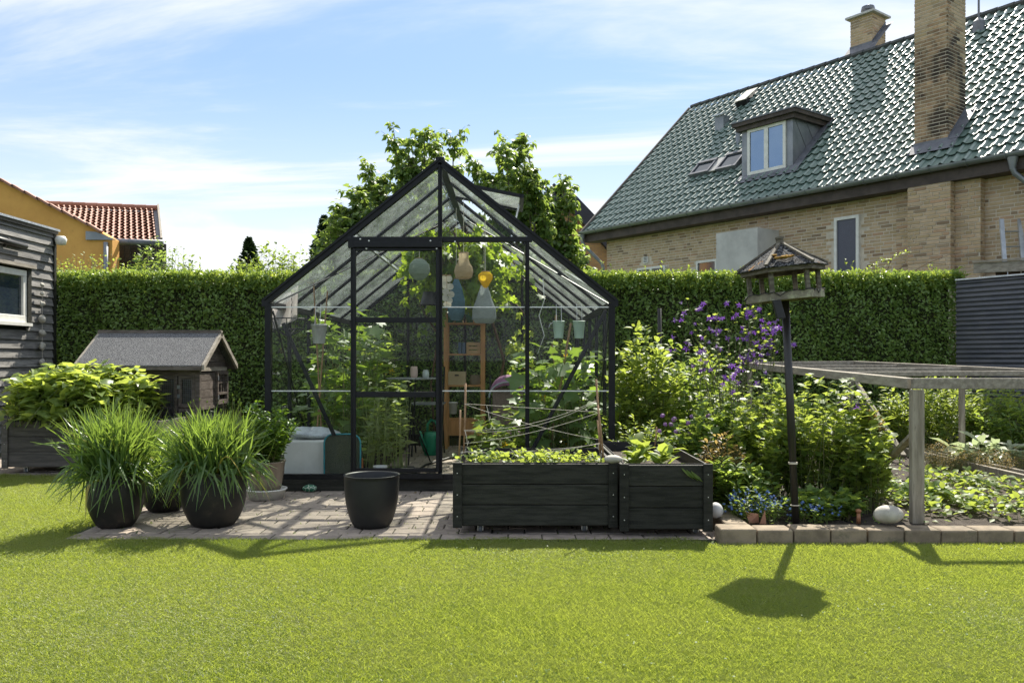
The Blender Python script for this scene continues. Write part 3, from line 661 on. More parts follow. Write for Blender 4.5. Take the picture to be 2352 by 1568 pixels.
shrub('hazel_bush', 'leafy hazel bush beside the cypress left of the leafy tree', 'shrub', (U2X(795, 12.8), 12.8, 0), 200, 30, .46, .4, V2Z(455, 12.8), .10, M['lf_tree'], zlo=2.2, br=.3, dome=.25, stem=M['bark'], tm='heart', ratio=.7, droop=.4)
# ---------------------------------------------------------------- tiles
def tile_mesh(name, w, l, amp, thick, lift):
    """one S-shaped tile: x across, y up the slope, z out of the roof"""
    prof = []
    k = 9
    for i in range(k):
        s = i / (k - 1)
        if s < .62: z = -amp * .35 * math.sin(math.pi * s / .62)
        else: z = amp * math.sin(math.pi * (s - .62) / .40) if s < .995 else amp * .12
        prof.append((s * w * 1.04, z))
    vs = []
    for (yy, zo) in ((0, lift + thick), (l * 1.06, thick * .4)): vs += [(x, yy, z + zo) for x, z in prof]
    vs += [(x, .002, z + lift) for x, z in prof] + [(x, 0, z + lift + thick) for x, z in prof]
    fs = [(i, i + 1, k + i + 1, k + i) for i in range(k - 1)] + [(2 * k + i, 2 * k + i + 1, 3 * k + i + 1, 3 * k + i) for i in range(k - 1)]
    return vs, fs
def tile_roof(parent, O, ex, ey, nx, ny, mat, amp, thick, lift, cover, key, skip=None, name='roof_tile', kmax=300):
    """O eave corner, ex/ey full extents of the slope; tiles laid as a grid"""
    O, ex, ey = Vector(O), Vector(ex), Vector(ey); nz = ex.cross(ey).normalized()
    if nz.z < 0: nz = -nz
    w, l = ex.length / nx, ey.length / ny; xh, yh = ex.normalized(), ey.normalized()
    vs, fs = tile_mesh('t', w, l, amp, thick, lift); me = bpy.data.meshes.new(name); me.from_pydata(vs, [], fs); me.materials.append(mat); me.polygons.foreach_set('use_smooth', [i < 8 for i in range(16)])
    lst = []
    for j in range(ny):
        for i in range(nx):
            p = O + xh * (w * i) + yh * (l * j)
            if skip and skip((i + .5) * w, (j + .5) * l): continue
            lst.append((key(p), i, j, p))
    lst.sort(key=lambda q: q[0]); off = chain_off(parent); rest = MB()
    for n_, (kk, i, j, p) in enumerate(lst):
        dz = random.uniform(-.003, .004); rx = random.uniform(-.008, .008)
        Mx = Matrix((xh + nz * rx, yh, nz)).transposed().to_4x4(); Mx.translation = p + nz * dz
        if n_ < kmax:
            o = bpy.data.objects.new(name, me); link(o); o.parent = parent; o.matrix_local = Matrix.Translation(-off) @ Mx
        else:
            rest.add([tuple(Mx @ Vector(v)) for v in vs], fs, random.random() + .001)
    if rest.v: rest.build(name + 's', mat, parent, kind='stuff', smooth=True)

# ---------------------------------------------------------------- brick house on the right
E1 = Vector((.6, -.8, 0)); E2 = Vector((.8, .6, 0)); ZE = V2Z(530, 22.0); L0 = Vector((U2X(1350, 22.0), 22.0, 0)); ZU = Vector((0, 0, 1))
RUN, RISE, SL = 4.22, 4.04, 15.0
house = thing('brick_house', 'yellow brick house with green glazed tile roof and tall chimney, right of the garden', 'house', (L0.x, L0.y, 0))
def HP(s, t, z): return L0 + E1 * s + E2 * t + ZU * z
def hit_t(u, v, t0):
    d = Vector(((u - CU) / F, 1, (HZ - v) / F)); o = Vector((0, 0, H)); k = (t0 - (o - L0).dot(E2)) / d.dot(E2); p = o + d * k; return (p - L0).dot(E1), p.z
def hit_s(u, v, s0):
    d = Vector(((u - CU) / F, 1, (HZ - v) / F)); o = Vector((0, 0, H)); k = (s0 - (o - L0).dot(E1)) / d.dot(E1); p = o + d * k; return (p - L0).dot(E2), p.z
RN = (-E2 * RISE + ZU * RUN).normalized()
def hit_roof(u, v):
    d = Vector(((u - CU) / F, 1, (HZ - v) / F)); o = Vector((0, 0, H)); q = HP(0, 0, ZE); k = (q - o).dot(RN) / d.dot(RN); p = o + d * k; return (p - L0).dot(E1), (p - L0).dot(E2), p.z
def rz(t): return ZE + RISE / RUN * t
TW_ = .35                                        # wall plane behind the eaves line
s_w0 = .36; s_w1 = SL - .3; ztop = ZE + .12
def hbox(b, s0, s1, t0, t1, z0, z1, rnd=None): return b.obox(HP(s0, t0, z0), E1 * (s1 - s0), E2 * (t1 - t0), ZU * (z1 - z0), rnd)
# features on the wall: (s0,s1,z0,z1) openings
def wrect(u0, v0, u1, v1, t=TW_):
    a = hit_t(u0, v0, t); c = hit_t(u1, v1, t); return a[0], c[0], c[1], a[1]
wa = wrect(1467, 611, 1531, 660); wb = wrect(1602, 598, 1650, 650); wt = wrect(1919, 500, 1976, 660); vg = wrect(1479, 590, 1489, 604)
wa = (wa[0], wa[1], 2.3, hit_t(1531, 609, TW_)[1]); wb = (wb[0], wb[1], 2.3, hit_t(1603, 600, TW_)[1]); wt = (wt[0], wt[1], 2.3, hit_t(1976, 493, TW_)[1])
s_b0 = hit_t(1644, 538, TW_ - 0)[0]
ops = [wa, wb, wt, vg]
b = MB(); hbox(b, s_w0 + .004, s_w1, TW_ + .0, TW_ + .3, 0, ztop); b_ = b
b.build('wall', M['mortar'], house)
b = MB(); hbox(b, s_w0 + .004, s_w0 + .3, TW_ + .31, RUN * 2 - TW_, 0, ztop)
pts = [HP(s_w0 + .004, TW_ + .31, ztop), HP(s_w0 + .004, RUN, rz(RUN) - .25), HP(s_w0 + .004, 2 * RUN - TW_, ztop)]
b.poly(pts, E1 * .25); b.build('gable_wall', M['brick_far'] if 'brick_far' in M else M['mortar'], house)
bricks = []                                      # (distance, corner, a, b, c)
BL, BH, PL, PH = .212, .049, .23, .066
def brick_run(s0, s1, z0, z1, t, depth, openings=(), along=E1, org=None, base_t=None, out=E2):
    z = z0; j = 0
    while z < z1 - .02:
        s = s0 - (PL / 2 if j % 2 else 0) - (PL * .25 if j % 3 == 0 else 0); 
        while s < s1 - .02:
            half = random.random() < .3; pl = PL / 2 if half else PL
            a, c = max(s + .008, s0), min(s + pl - .008, s1); s += pl
            if c - a < .03: continue
            if any(o[0] < c and o[1] > a and o[2] < z + BH and o[3] > z for o in openings): continue
            p = org(a, z); bricks.append(((p - Vector((0, 0, H))).length, p, along * (c - a), out * depth, ZU * min(BH, z1 - z)))
        z += PH; j += 1
s_c0 = hit_t(2062, 420, TW_)[0]; s_c1 = hit_t(2100, 420, TW_ - .10)[0]; s_c2 = hit_t(2178, 400, TW_ - .42)[0]; s_c3 = hit_t(2251, 400, TW_ - .2)[0]
zb0 = 2.5
brick_run(s_w0, s_w1, zb0, ztop, TW_, .02, ops, org=lambda a, z: HP(a, TW_ - .004, z))
# stepped breast under the tall chimney
for (a_, c_, tt_) in ((s_c0, s_c1, TW_ - .05), (s_c1, s_c2, TW_ - .34), (s_c2, s_c3, TW_ - .18)):
    b = MB(); hbox(b, a_ + .003, c_ - .003, tt_ + .005, TW_ - .006, 0, ztop - .30 if tt_ < TW_ - .3 else ztop - .13); b.build('chimney_breast', M['mortar'], house)
    brick_run(a_, c_, zb0, ztop - .13, tt_, .012, (), org=lambda a, z, tt_=tt_: HP(a, tt_ - .006, z))
    zz_ = zb0; jj = 0
    while zz_ < ztop - .15:
        dpt = TW_ - tt_ - .01; x_ = 0
        while x_ < dpt - .01:
            e = min(x_ + (.07 if jj % 2 else .11), dpt); p = HP(c_ - .008, tt_ + x_, zz_); bricks.append(((p - Vector((0, 0, H))).length, p, E1 * .012, E2 * (e - x_ - .008), ZU * BH)); x_ = e
        zz_ += PH; jj += 1
# chimney geometry
s0, t0, z0 = hit_roof(2100, 346); s1, zc = hit_t(2177, 331, t0); t1, zr = hit_s(2218, 273, s1)
def chimney_bricks(s0, s1, t0, t1, z0, z1, soot):
    z = z0; j = 0
    out = []
    while z < z1 - .02:
        for (A, ln, fn, al) in ((s0, s1 - s0, lambda a: HP(s0 + a, t0, z), E1), (t0, t1 - t0, lambda a: HP(s1 - .016, t0 + a, z), E2)):
            a = -(PL / 2 if j % 2 else 0)
            while a < ln - .01:
                q, e = max(a + .005, 0), min(a + PL - .005, ln); a += PL
                if e - q < .02: continue
                p = fn(q); dep = E2 * .016 if al is E1 else E1 * .016
                bricks.append(((p - Vector((0, 0, H))).length - soot, p, al * (e - q), dep, ZU * BH))
        z += PH; j += 1
CH = (s0, s1, t0, t1)
b = MB(); hbox(b, s0 + .006, s1 - .006, t0 + .006, t1 - .006, z0 - .6, 10.2); chim = b.build('chimney', M['mortar'], house)
chimney_bricks(s0, s1, t0, t1, z0 - .02, 10.2, 3)
# small chimney on the ridge
a0, b0, c0 = hit_roof(1953, 121); a1, _ = hit_t(2003, 38, b0); b1, _ = hit_s(2034, 55, a1); ct = hit_t(2003, 24, b0)[1]
b = MB(); hbox(b, a0 + .006, a1 - .006, b0 + .006, b1 - .006, c0 - .5, ct - .05); chim2 = b.build('chimney', M['mortar'], house); chim2['label'] = 'short clean brick chimney on the ridge'
chim['label'] = 'tall sooty brick chimney'
chimney_bricks(a0, a1, b0, b1, c0 - .1, ct - .06, 0)
b = MB(); hbox(b, a0 - .09, a1 + .09, b0 - .09, b1 + .09, ct - .05, ct); b.build('cap_slab', M['render'], chim2)
b = MB(); pc = HP((a0 + a1) / 2, (b0 + b1) / 2, ct); b.lathe([(.13, 0), (.13, .16), (.17, .17), (.15, .26), (.05, .30)], pc, 12); b.build('chimney_pot', M['zinc_dark'], chim2, smooth=False)
# bricks: nearest as parts, the rest joined
bricks.sort(key=lambda q: q[0]); rest = MB(); nch = 0
for n_, (d_, p, a, dd, c) in enumerate(bricks):
    if n_ < 300: q = MB(); q.obox(p, a, dd, c); q.build('brick', M['brick_soot'] if d_ < 15.2 and p.z > 4.9 else M['brick'], house)
    else: rest.obox(p, a, dd, c, random.random() + .001)
rest.build('bricks', M['brick'], house, kind='stuff')
# openings
def window(b0, nm, panes, t=TW_ + .05, fw=.055, mat=None):
    s0, s1, z0, z1 = b0; q = MB(); hbox(q, s0, s1, t - .03, t + .03, z1 - fw, z1); hbox(q, s0, s0 + fw, t - .031, t + .03, z0, z1 - fw); hbox(q, s1 - fw, s1, t - .031, t + .03, z0, z1 - fw)
    for k in range(1, panes): x = s0 + (s1 - s0) * k / panes; hbox(q, x - fw * .6, x + fw * .6, t - .032, t + .03, z0, z1 - fw)
    fr = q.build(nm, M['white_paint'], house)
    for k in range(panes):
        q = MB(); x0 = s0 + (s1 - s0) * k / panes + fw * .7; x1 = s0 + (s1 - s0) * (k + 1) / panes - fw * .7; hbox(q, x0, x1, t, t + .01, z0, z1 - fw); q.build('pane', mat or M['winglass'], fr)
window((wa[0], wa[1], wa[2], wa[3]), 'window', 2, TW_ - .03); window(wb, 'window', 1, TW_ - .03)
window(wt, 'tall_window', 1, TW_ - .03, .06, nmat('frosted_dark_glass', (.05, .055, .085), (.07, .075, .11), 60, .35, .2, 200, spec=.6))
q = MB(); hbox(q, vg[0], vg[1], TW_ - .03, TW_ + .02, vg[2], vg[3]); vv = q.build('wall_vent', M['white_paint'], house)
q = MB()
for k in range(6): hbox(q, vg[0] + .02, vg[1] - .02, TW_ - .036, TW_ - .031, vg[2] + .03 + k * .035, vg[2] + .045 + k * .035)
q.build('louvre', M['dark_plastic'], vv)
# rendered box bay
tb = TW_ - .75
sb1, zb1 = hit_t(1740, 522, tb); sb0, _ = hit_t(1645, 540, tb)
q = MB(); hbox(q, sb0, sb1, tb, TW_ - .01, 0, zb1); q.build('rendered_bay', M['render'], house)
# roof deck, verge, eaves, gutter, soffit
b = MB(); a_, c_ = HP(-.12, -.05, ZE - .09), HP(SL, -.05, ZE - .09); b.add([a_, c_, HP(SL, RUN, rz(RUN) - .09), HP(-.12, RUN, rz(RUN) - .09), HP(SL, 2 * RUN, ZE - .1), HP(-.12, 2 * RUN, ZE - .1)], [(0, 1, 2, 3), (3, 2, 4, 5)])
b.build('roof_deck', M['eave_wood'], house)
b = MB(); b.bar(HP(-.14, -.1, ZE - .10), HP(-.14, RUN, rz(RUN) - .03), .05, .17); b.build('verge_board', nmat('grey_verge', (.16, .14, .13), None, 5, .7, .1), house)
b = MB(); hbox(b, -.14, SL, .0, .03, ZE - .30, ZE - .07); hbox(b, -.13, SL, .031, TW_ - .005, ZE - .30, ZE - .28); b.build('eaves_board', M['eave_wood'], house)
def halfpipe(b, s0, s1, tc, zc, r):
    vs = []; fs = []; n = 8
    for k in range(n + 1):
        a = math.pi + math.pi * k / n
        for rr in (r, r - .012):
            for s in (s0, s1): vs.append(HP(s, tc + rr * math.cos(a), zc + rr * math.sin(a)))
    for k in range(n):
        i = k * 4; fs += [(i, i + 1, i + 5, i + 4), (i + 2, i + 6, i + 7, i + 3), (i, i + 4, i + 6, i + 2), (i + 1, i + 3, i + 7, i + 5)]
    b.add(vs, fs)
s = -.18; k = 0
b = MB(); halfpipe(b, -.2, SL, -.085, ZE - .02, .085); gut = b.build('gutter', M['zinc'], house); fix_normals(gut)
while s < SL - .3:
    q = MB(); q.tube([HP(s, -.085 + .092 * math.cos(math.pi + math.pi * k / 8), ZE - .02 + .092 * math.sin(math.pi + math.pi * k / 8)) for k in range(9)], .008, 4); q.build('gutter_bracket', M['zinc'], gut); s += .62
def dpipe(s0, nm='downpipe', zend=0, ds=.42):
    q = MB(); q.tube([HP(s0, -.085, ZE - .09), HP(s0, -.085, ZE - .28), HP(s0 + .02, -.06, ZE - .36), HP(s0 + ds - .04, TW_ - .1, ZE - .86), HP(s0 + ds, TW_ - .07, ZE - .98), HP(s0 + ds, TW_ - .07, zend)], .045, 10)
    q.lathe([(.045, -.30), (.05, -.26), (.085, -.10)], HP(s0, -.085, ZE), 10, cap=False); o = q.build(nm, M['zinc'], house, smooth=True)
dpipe(-.12); dpipe(hit_t(2331, 345, 0)[0], ds=.5)
# dormer, roof windows, vents
du0, dt0, dz0 = hit_roof(1704, 410); ds1, _ = hit_t(1821, 383, dt0); dzt = hit_t(1704, 291, dt0)[1]
dtb = (dzt - ZE) / (RISE / RUN)
dor = MB(); pp = [HP(ds1, dt0, dz0 - .05), HP(ds1, dt0, dzt), HP(ds1, dtb + .1, dzt), HP(ds1, dt0 + .02, dz0 - .05)]
dor.poly(pp, -E1 * (ds1 - du0)); dm = dor.build('dormer', M['zinc'], house); fix_normals(dm); dm['label'] = 'zinc clad dormer with white window'
q = MB()
for k, (x0, x1) in enumerate(((.35, .95), (.9, 1.5))):
    pass
for off_ in (.30, .72, 1.14):
    z_ = dzt - .02; q.bar(HP(ds1 + .004, dt0 + off_ - .3, z_), HP(ds1 + .004, dt0 + off_ + .25, z_ - .75), .006, .010, up=E1)
q.build('zinc_seam', M['zinc_dark'], dm)
q = MB(); oh = .16
hbox(q, du0 - oh, ds1 + oh, dt0 - oh, dtb + .15, dzt - .03, dzt + .05); hbox(q, du0 - oh * .6, ds1 + oh * .6, dt0 - oh * .6, dtb + .1, dzt - .13, dzt - .032); q.build('dormer_roof', M['eave_wood'], dm)
q = MB(); hbox(q, du0 - oh - .02, ds1 + oh + .02, dt0 - oh - .02, dtb + .2, dzt + .052, dzt + .085); q.build('roofing_sheet', M['zinc_dark'], dm)
w0, wz0 = hit_t(1718, 404, dt0); w1, wz1 = hit_t(1806, 272, dt0); _, wzt = hit_t(1718, 300, dt0); wzb = hit_t(1718, 404, dt0)[1]
fw = .07; q = MB(); t_ = dt0 - .03
hbox(q, w0, w1, t_, t_ + .05, wzt - fw, wzt); hbox(q, w0, w1, t_, t_ + .05, wzb, wzb + fw)
for x0, x1 in ((w0, w0 + fw), (w1 - fw, w1), ((w0 + w1) / 2 - fw * .75, (w0 + w1) / 2 + fw * .75)): hbox(q, x0, x1, t_ - .002, t_ + .05, wzb + fw, wzt - fw)
dw = q.build('dormer_window', M['white_paint'], dm)
M['skyglass'] = nmat('coated_window_glass', (.16, .24, .36), (.17, .25, .37), 3, .03, 0, spec=1.0, roughvar=0, metallic=.9)
for x0, x1 in ((w0 + fw, (w0 + w1) / 2 - fw * .75), ((w0 + w1) / 2 + fw * .75, w1 - fw)):
    q = MB(); hbox(q, x0, x1, t_ + .02, t_ + .03, wzb + fw, wzt - fw); q.build('pane', M['skyglass'], dw)
q = MB(); hbox(q, du0 - .03, ds1 + .22, dt0 - .16, dt0, dz0 - .12, dz0 - .06)
q.add([HP(ds1 + .0, dt0 - .1, rz(dt0 - .1) + .05), HP(ds1 + .2, dt0 - .1, rz(dt0 - .1) + .05), HP(ds1 + .2, dtb, rz(dtb) + .05), HP(ds1, dtb, rz(dtb) + .05)], [(0, 1, 2, 3)])
q.add([HP(du0 - .05, dt0 - .22, rz(dt0 - .22) + .06), HP(ds1 + .2, dt0 - .22, rz(dt0 - .22) + .06), HP(ds1 + .2, dt0, rz(dt0) + .06), HP(du0 - .05, dt0, rz(dt0) + .06)], [(0, 1, 2, 3)])
q.build('lead_flashing', M['zinc_dark'], dm)
def on_roof(b, s0, s1, t0, t1, h0, h1):
    p = HP(s0, t0, rz(t0)) + RN * h0; b.obox(p, E1 * (s1 - s0), HP(0, t1, rz(t1)) - HP(0, t0, rz(t0)), RN * (h1 - h0))
rw = []
for (ua, va, ub, vb, nm) in ((1585, 412, 1652, 372, 'roof_window'), (1645, 400, 1704, 356, 'roof_window')):
    s_a, t_a, _ = hit_roof(ua, va); s_b, t_b, _ = hit_roof(ub, vb); s_b = s_a + .55 if s_b < s_a + .3 else s_b
    s_a2, s_b2 = (s_a + .02, s_a + .62); q = MB()
    on_roof(q, s_a2, s_b2, t_a, t_a + .05, .0, .13); on_roof(q, s_a2, s_b2, t_b - .06, t_b, .0, .14); on_roof(q, s_a2, s_a2 + .05, t_a + .05, t_b - .06, 0, .13); on_roof(q, s_b2 - .05, s_b2, t_a + .05, t_b - .06, 0, .13)
    o = q.build(nm, M['zinc_dark'], house); q = MB(); on_roof(q, s_a2 + .05, s_b2 - .05, t_a + .05, t_b - .06, .09, .10); q.build('pane', M['winglass'], o); rw.append((s_a2, s_b2, t_a, t_b))
q = MB(); on_roof(q, rw[0][1] + .01, rw[1][0] - .01, rw[0][2], rw[0][3], .07, .10); q.build('roof_flashing', nmat('pale_flashing', (.45, .44, .42), None, 5, .7, .1), house)
s_a, t_a, _ = hit_roof(1690, 250); s_b, t_b, _ = hit_roof(1735, 212)
q = MB(); on_roof(q, s_a + .05, s_a + .42, t_a, t_b, .0, .05); on_roof(q, s_a + .05, s_a + .42, t_a, t_a + .04, .05, .16); o = q.build('roof_hatch', M['dark_plastic'], house)
q = MB(); p0 = HP(s_a + .05, t_a - .02, rz(t_a)) + RN * .17; q.obox(p0, E1 * .37, HP(0, t_b, rz(t_b)) - HP(0, t_a, rz(t_a)) - RN * .08, RN * .02); q.build('hatch_lid', nmat('pale_lid', (.55, .53, .46), None, 5, .7, .1), o)
s_a, t_a, z_a = hit_roof(1642, 305)
q = MB(); hbox(q, s_a, s_a + .28, t_a, t_a + .25, z_a - .25, z_a + .42); o = q.build('roof_vent', M['zinc'], house)
q = MB(); q.obox(HP(s_a - .04, t_a - .08, z_a + .42), E1 * .36, E2 * .4 + ZU * .12, ZU * .02); q.build('vent_lid', M['alu'], o)
s_a, t_a, z_a = hit_roof(1695, 330); q = MB(); q.tube([HP(s_a, t_a, z_a - .1), HP(s_a, t_a, z_a + .45)], .06, 9); q.build('vent_pipe', M['zinc'], house)
s_a, t_a, z_a = hit_roof(2248, 70); q = MB(); q.lathe([(.13, -.15), (.12, .18), (.05, .25), (.022, .27), (.018, 3.0)], HP(s_a, t_a, z_a), 10); q.build('antenna_mast', M['zinc_dark'], house)
# flashing round the chimneys
q = MB()
for (sa, sb_, ta, tb_) in ((s0, s1, t0, t1), (a0, a1, b0, b1)):
    q.add([HP(sa - .05, ta - .2, rz(ta - .2) + .07), HP(sb_ + .18, ta - .2, rz(ta - .2) + .07), HP(sb_ + .18, ta - .01, rz(ta) + .08), HP(sa - .05, ta - .01, rz(ta) + .08)], [(0, 1, 2, 3)])
    q.add([HP(sb_ + .01, ta - .02, rz(ta) + .08), HP(sb_ + .2, ta - .02, rz(ta) + .08), HP(sb_ + .2, tb_, rz(tb_) + .08), HP(sb_ + .01, tb_, rz(tb_) + .08)], [(0, 1, 2, 3)])
    hbox(q, sa - .01, sb_ + .012, ta - .014, ta - .004, rz(ta) - .05, rz(ta) + .12)
    q.obox(HP(sb_ + .004, ta - .01, rz(ta) - .05), E1 * .01, E2 * (tb_ - ta) + ZU * (rz(tb_) - rz(ta)), ZU * .18)
q.build('chimney_flashing', M['zinc_dark'], house)
# tiles
NX, NY = 74, 21; exv = E1 * (NX * .2); eyv = E2 * (RUN + .02) + ZU * (RISE + .02)
slope = eyv.length; tk = slope / (RUN + .02)
def skip(s, l):
    s = s - .1; t = l / tk - .02
    if du0 - .02 < s < ds1 + .06 and dt0 - .03 < t < dtb + .1: return True
    if s0 < s < s1 and t0 + .1 < t < t1 - .1: return True
    if any(x[0] < s < x[1] and x[2] + .05 < t < x[3] - .05 for x in rw): return True
    return False
tile_roof(house, HP(-.1, -.02, ZE - .02), exv, eyv, NX, NY, M['tile_green'], .034, .014, .030, 1, lambda p: (p - Vector((0, 0, H))).length, skip)
b = MB(); s = -.1
while s < SL:
    q0 = HP(s, RUN + .02, rz(RUN) + .04); b.tube([q0, q0 + E1 * .36], .075, 8, .088, rnd=random.random() + .01); s += .34
b.build('ridge_tile', nmat('dark_ridge_tile', (.035, .045, .045), (.06, .06, .06), 5, .5, .1), house)

# second brick gable far behind the trees
p0 = W(1205, 700, 30); p1 = W(1405, 700, 30)
g2 = thing('brick_outbuilding', 'yellow brick gable with dark bargeboard between the tree and green roof', 'house', (p0.x, 30, 0))
zA = V2Z(560, 30); zR = V2Z(455, 30); b = MB()
def g2mat():
    t = NT('distant_brick_courses'); v = t.coord('World', rnd=False); mp = t.n('ShaderNodeMapping'); mp.inputs['Rotation'].default_value = (math.radians(90), 0, 0); t.l(v, mp.inputs[0])
    br = t.n('ShaderNodeTexBrick'); br.inputs['Scale'].default_value = 1; br.inputs['Brick Width'].default_value = .24; br.inputs['Row Height'].default_value = .075; br.inputs['Mortar Size'].default_value = .008
    br.inputs['Color1'].default_value = (.40, .25, .10, 1); br.inputs['Color2'].default_value = (.30, .17, .08, 1); br.inputs['Mortar'].default_value = (.22, .17, .12, 1); t.l(mp.outputs[0], br.inputs[0])
    bb = t.n('ShaderNodeBsdfPrincipled'); bb.inputs['Roughness'].default_value = .9; t.l(br.outputs[0], bb.inputs['Base Color']); t.l(bb.outputs[0], t.out.inputs[0]); return t.m
xl, xr = W(1150, 700, 30).x, W(1425, 700, 30).x; xm = W(1283, 700, 30).x
pts = [(xl, 30, 0), (xr, 30, 0), (xr, 30, V2Z(590, 30)), (xm, 30, V2Z(452, 30)), (xl, 30, V2Z(590, 30))]
b.poly(pts, (0, 6, 0)); o = b.build('wall', g2mat(), g2); fix_normals(o)
b = MB(); b.bar((xm, 29.8, V2Z(436, 30)), (xr + .3, 29.8, V2Z(605, 30)), .5, .34, up=(0, 1, 0)); b.bar((xm, 29.8, V2Z(436, 30)), (xl - .3, 29.8, V2Z(605, 30)), .5, .34, up=(0, 1, 0)); b.build('bargeboard', nmat('blue_black_board', (.02, .022, .035), None, 4, .5, .05), g2)
b = MB(); b.obox((xm, 29.7, V2Z(432, 30)), (xr + .3 - xm, 0, V2Z(602, 30) - V2Z(432, 30)), (0, 6.5, 0), (0, 0, .12)); b.obox((xm, 29.7, V2Z(432, 30)), (xl - .3 - xm, 0, V2Z(602, 30) - V2Z(432, 30)), (0, 6.5, 0), (0, 0, .12)); b.build('roof', M['zinc_dark'], g2)
b = MB(); c = W(1346, 600, 30); b.box(c.x - .12, c.x + .12, 29.97, 30.02, c.z - .1, c.z + .25); b.build('vent_hole', M['dark_plastic'], g2)

# ---------------------------------------------------------------- ochre house on the left
YH = 20.0
oh_ = thing('ochre_house', 'ochre rendered house wall with red clay tile roof behind the hedge on the left', 'house', (U2X(100, YH), YH, 0))
b = MB(); vl = [(-420, 200), (0, 413), (105, 466), (228, 531), (258, 549)]
pts = [W(u, v, YH) for u, v in vl]; pts = [(pts[0].x, YH, 0)] + [tuple(p) for p in pts] + [(pts[-1].x, YH, 0)]
b.poly(pts, (0, .35, 0)); o = b.build('wall', M['ochre'], oh_); fix_normals(o)
pa, pb = W(-420, 200, YH), W(232, 533, YH); dlt = (pb - pa); nseg = int(dlt.length / .33); wv = MB()
for k in range(nseg):
    a = pa + dlt * (k / nseg); c = pa + dlt * ((k + 1.12) / nseg); q = MB(); q.bar(a + Vector((0, -.06, .05)), c + Vector((0, -.06, .02)), .16, .05, up=(0, 0, 1)); q.build('verge_tile', M['tile_red'], oh_)
eL, eR, rL, rR = W(168, 549, 20.6), W(366, 556, 20.9), W(64, 459, 23.0), W(357, 483, 23.7)
ex = eR - eL; ey = ((rL - eL) + (rR - eR)) / 2 
ey = (rR - eR); ey = ey - ex.normalized() * ey.dot(ex.normalized()) * .0
b = MB(); b.add([eL - ex * .5 - Vector((0, 0, .05)), eR + ex * .02 - Vector((0, 0, .05)), eR + ex * .02 + ey - Vector((0, 0, .05)), eL - ex * .5 + ey - Vector((0, 0, .05))], [(0, 1, 2, 3)]); b.build('roof_deck', M['eave_wood'], oh_)
tile_roof(oh_, eL - ex * .55, ex * 1.5, ey, 21, 11, M['tile_red'], .05, .018, .045, 1, lambda p: -p.x, lambda s, l: l > ey.length * .98)
b = MB(); k = 0; st = eL - ex * .9 + ey
for k in range(12):
    a = st + ex * (1.92 * k / 12) + Vector((0, 0, .05)); c = st + ex * (1.92 * (k + 1.1) / 12) + Vector((0, 0, .05)); q = MB(); q.tube([a, c], .09, 8, .10); q.build('ridge_tile', M['tile_red'], oh_)
vb = MB(); vb.bar(eR + ex * .035 + Vector((0, -.05, .0)), eR + ex * .035 + ey + Vector((0, 0, .08)), .05, .22); vb.build('verge_board', M['wood_grey'], oh_)
b = MB(); b.add([eR - Vector((0, 0, -.02)) - ex * .03, eR + ex * .04 + Vector((0, 0, .02)), eR + ex * .04 + ey + Vector((0, 0, .02)), eR + ey - ex * .03 + Vector((0, 0, .02))], [(0, 1, 2, 3)]); b.build('verge_flashing', M['zinc_dark'], oh_)
g0, g1 = W(196, 553, 20.3), W(375, 558, 20.6)
b = MB(); b.tube([g0, g1], .075, 10); b.build('gutter', M['zinc_dark'], oh_, smooth=True)
b = MB(); b.tube([W(243, 556, 19.93), W(243, 700, 19.93)], .055, 10); b.build('downpipe', M['zinc'], oh_, smooth=True)
b = MB(); p = W(198, 553, 19.96); b.poly([tuple(W(198, 531, 19.96)), tuple(W(222, 533, 19.96)), tuple(W(268, 551, 19.96)), tuple(W(198, 551, 19.96))], (0, -.03, 0)); o = b.build('lead_flashing', M['zinc'], oh_); fix_normals(o)
for k in range(9):
    u = 260 + k * 13.5; a = W(u, 560, 20.75); c = W(u + 12.4, 560, 20.75); q = MB(); q.box(a.x, c.x, 20.75, 20.8, 0, a.z); q.build('cladding_board', M['plank_black'], oh_)

# ---------------------------------------------------------------- black clad shed on the left
XS = U2X(127, 11.05); shed = thing('clad_shed', 'black weathered timber clad shed wall at the left edge', 'shed', (XS, 9.5, 0))
ZS = V2Z(530, 11.05); y0s, y1s = 6.9, 11.04
wy0, wy1 = 8.6, F * (XS + .0) / (62 - CU); wz0s, wz1s = V2Z(742, wy1), V2Z(622, wy1)
b = MB(); b.box(XS - 3, XS - .035, y0s, y1s, 0, ZS - .03); b.build('wall_core', M['dark_plastic'], shed)
z = ZS - .10; k = 0
while z > -.05:
    for (a, c) in (((y0s, y1s - .03),) if not (z < wz1s and z + .115 > wz0s) else ((y0s, wy0), (wy1, y1s - .03))):
        q = MB(); q.obox((XS - .036, a, z), (.010, 0, 0), (0, c - a, 0), (.0, 0, .118)); v = q.v; q.v = [(x_ + (.028 if z_ < z + .01 else .002), y_, z_) for x_, y_, z_ in v]
        q.build('cladding_board', M['plank_shed'], shed)
    z -= .114
b = MB(); b.box(XS - .05, XS + .012, y1s - .03, y1s + .02, 0, ZS); b.build('corner_board', M['plank_black'], shed)
b = MB(); b.box(XS - 3.1, XS + .04, y0s - .1, y1s + .06, ZS - .008, ZS + .02); b.build('roof_edge', M['alu'], shed)
b = MB(); b.box(XS - 3.0, XS + .02, y0s - .1, y1s + .05, ZS - .05, ZS - .009); b.build('fascia', M['plank_dark'], shed)
q = MB(); f_ = .075; X0_, X1_ = XS - .03, XS + .012
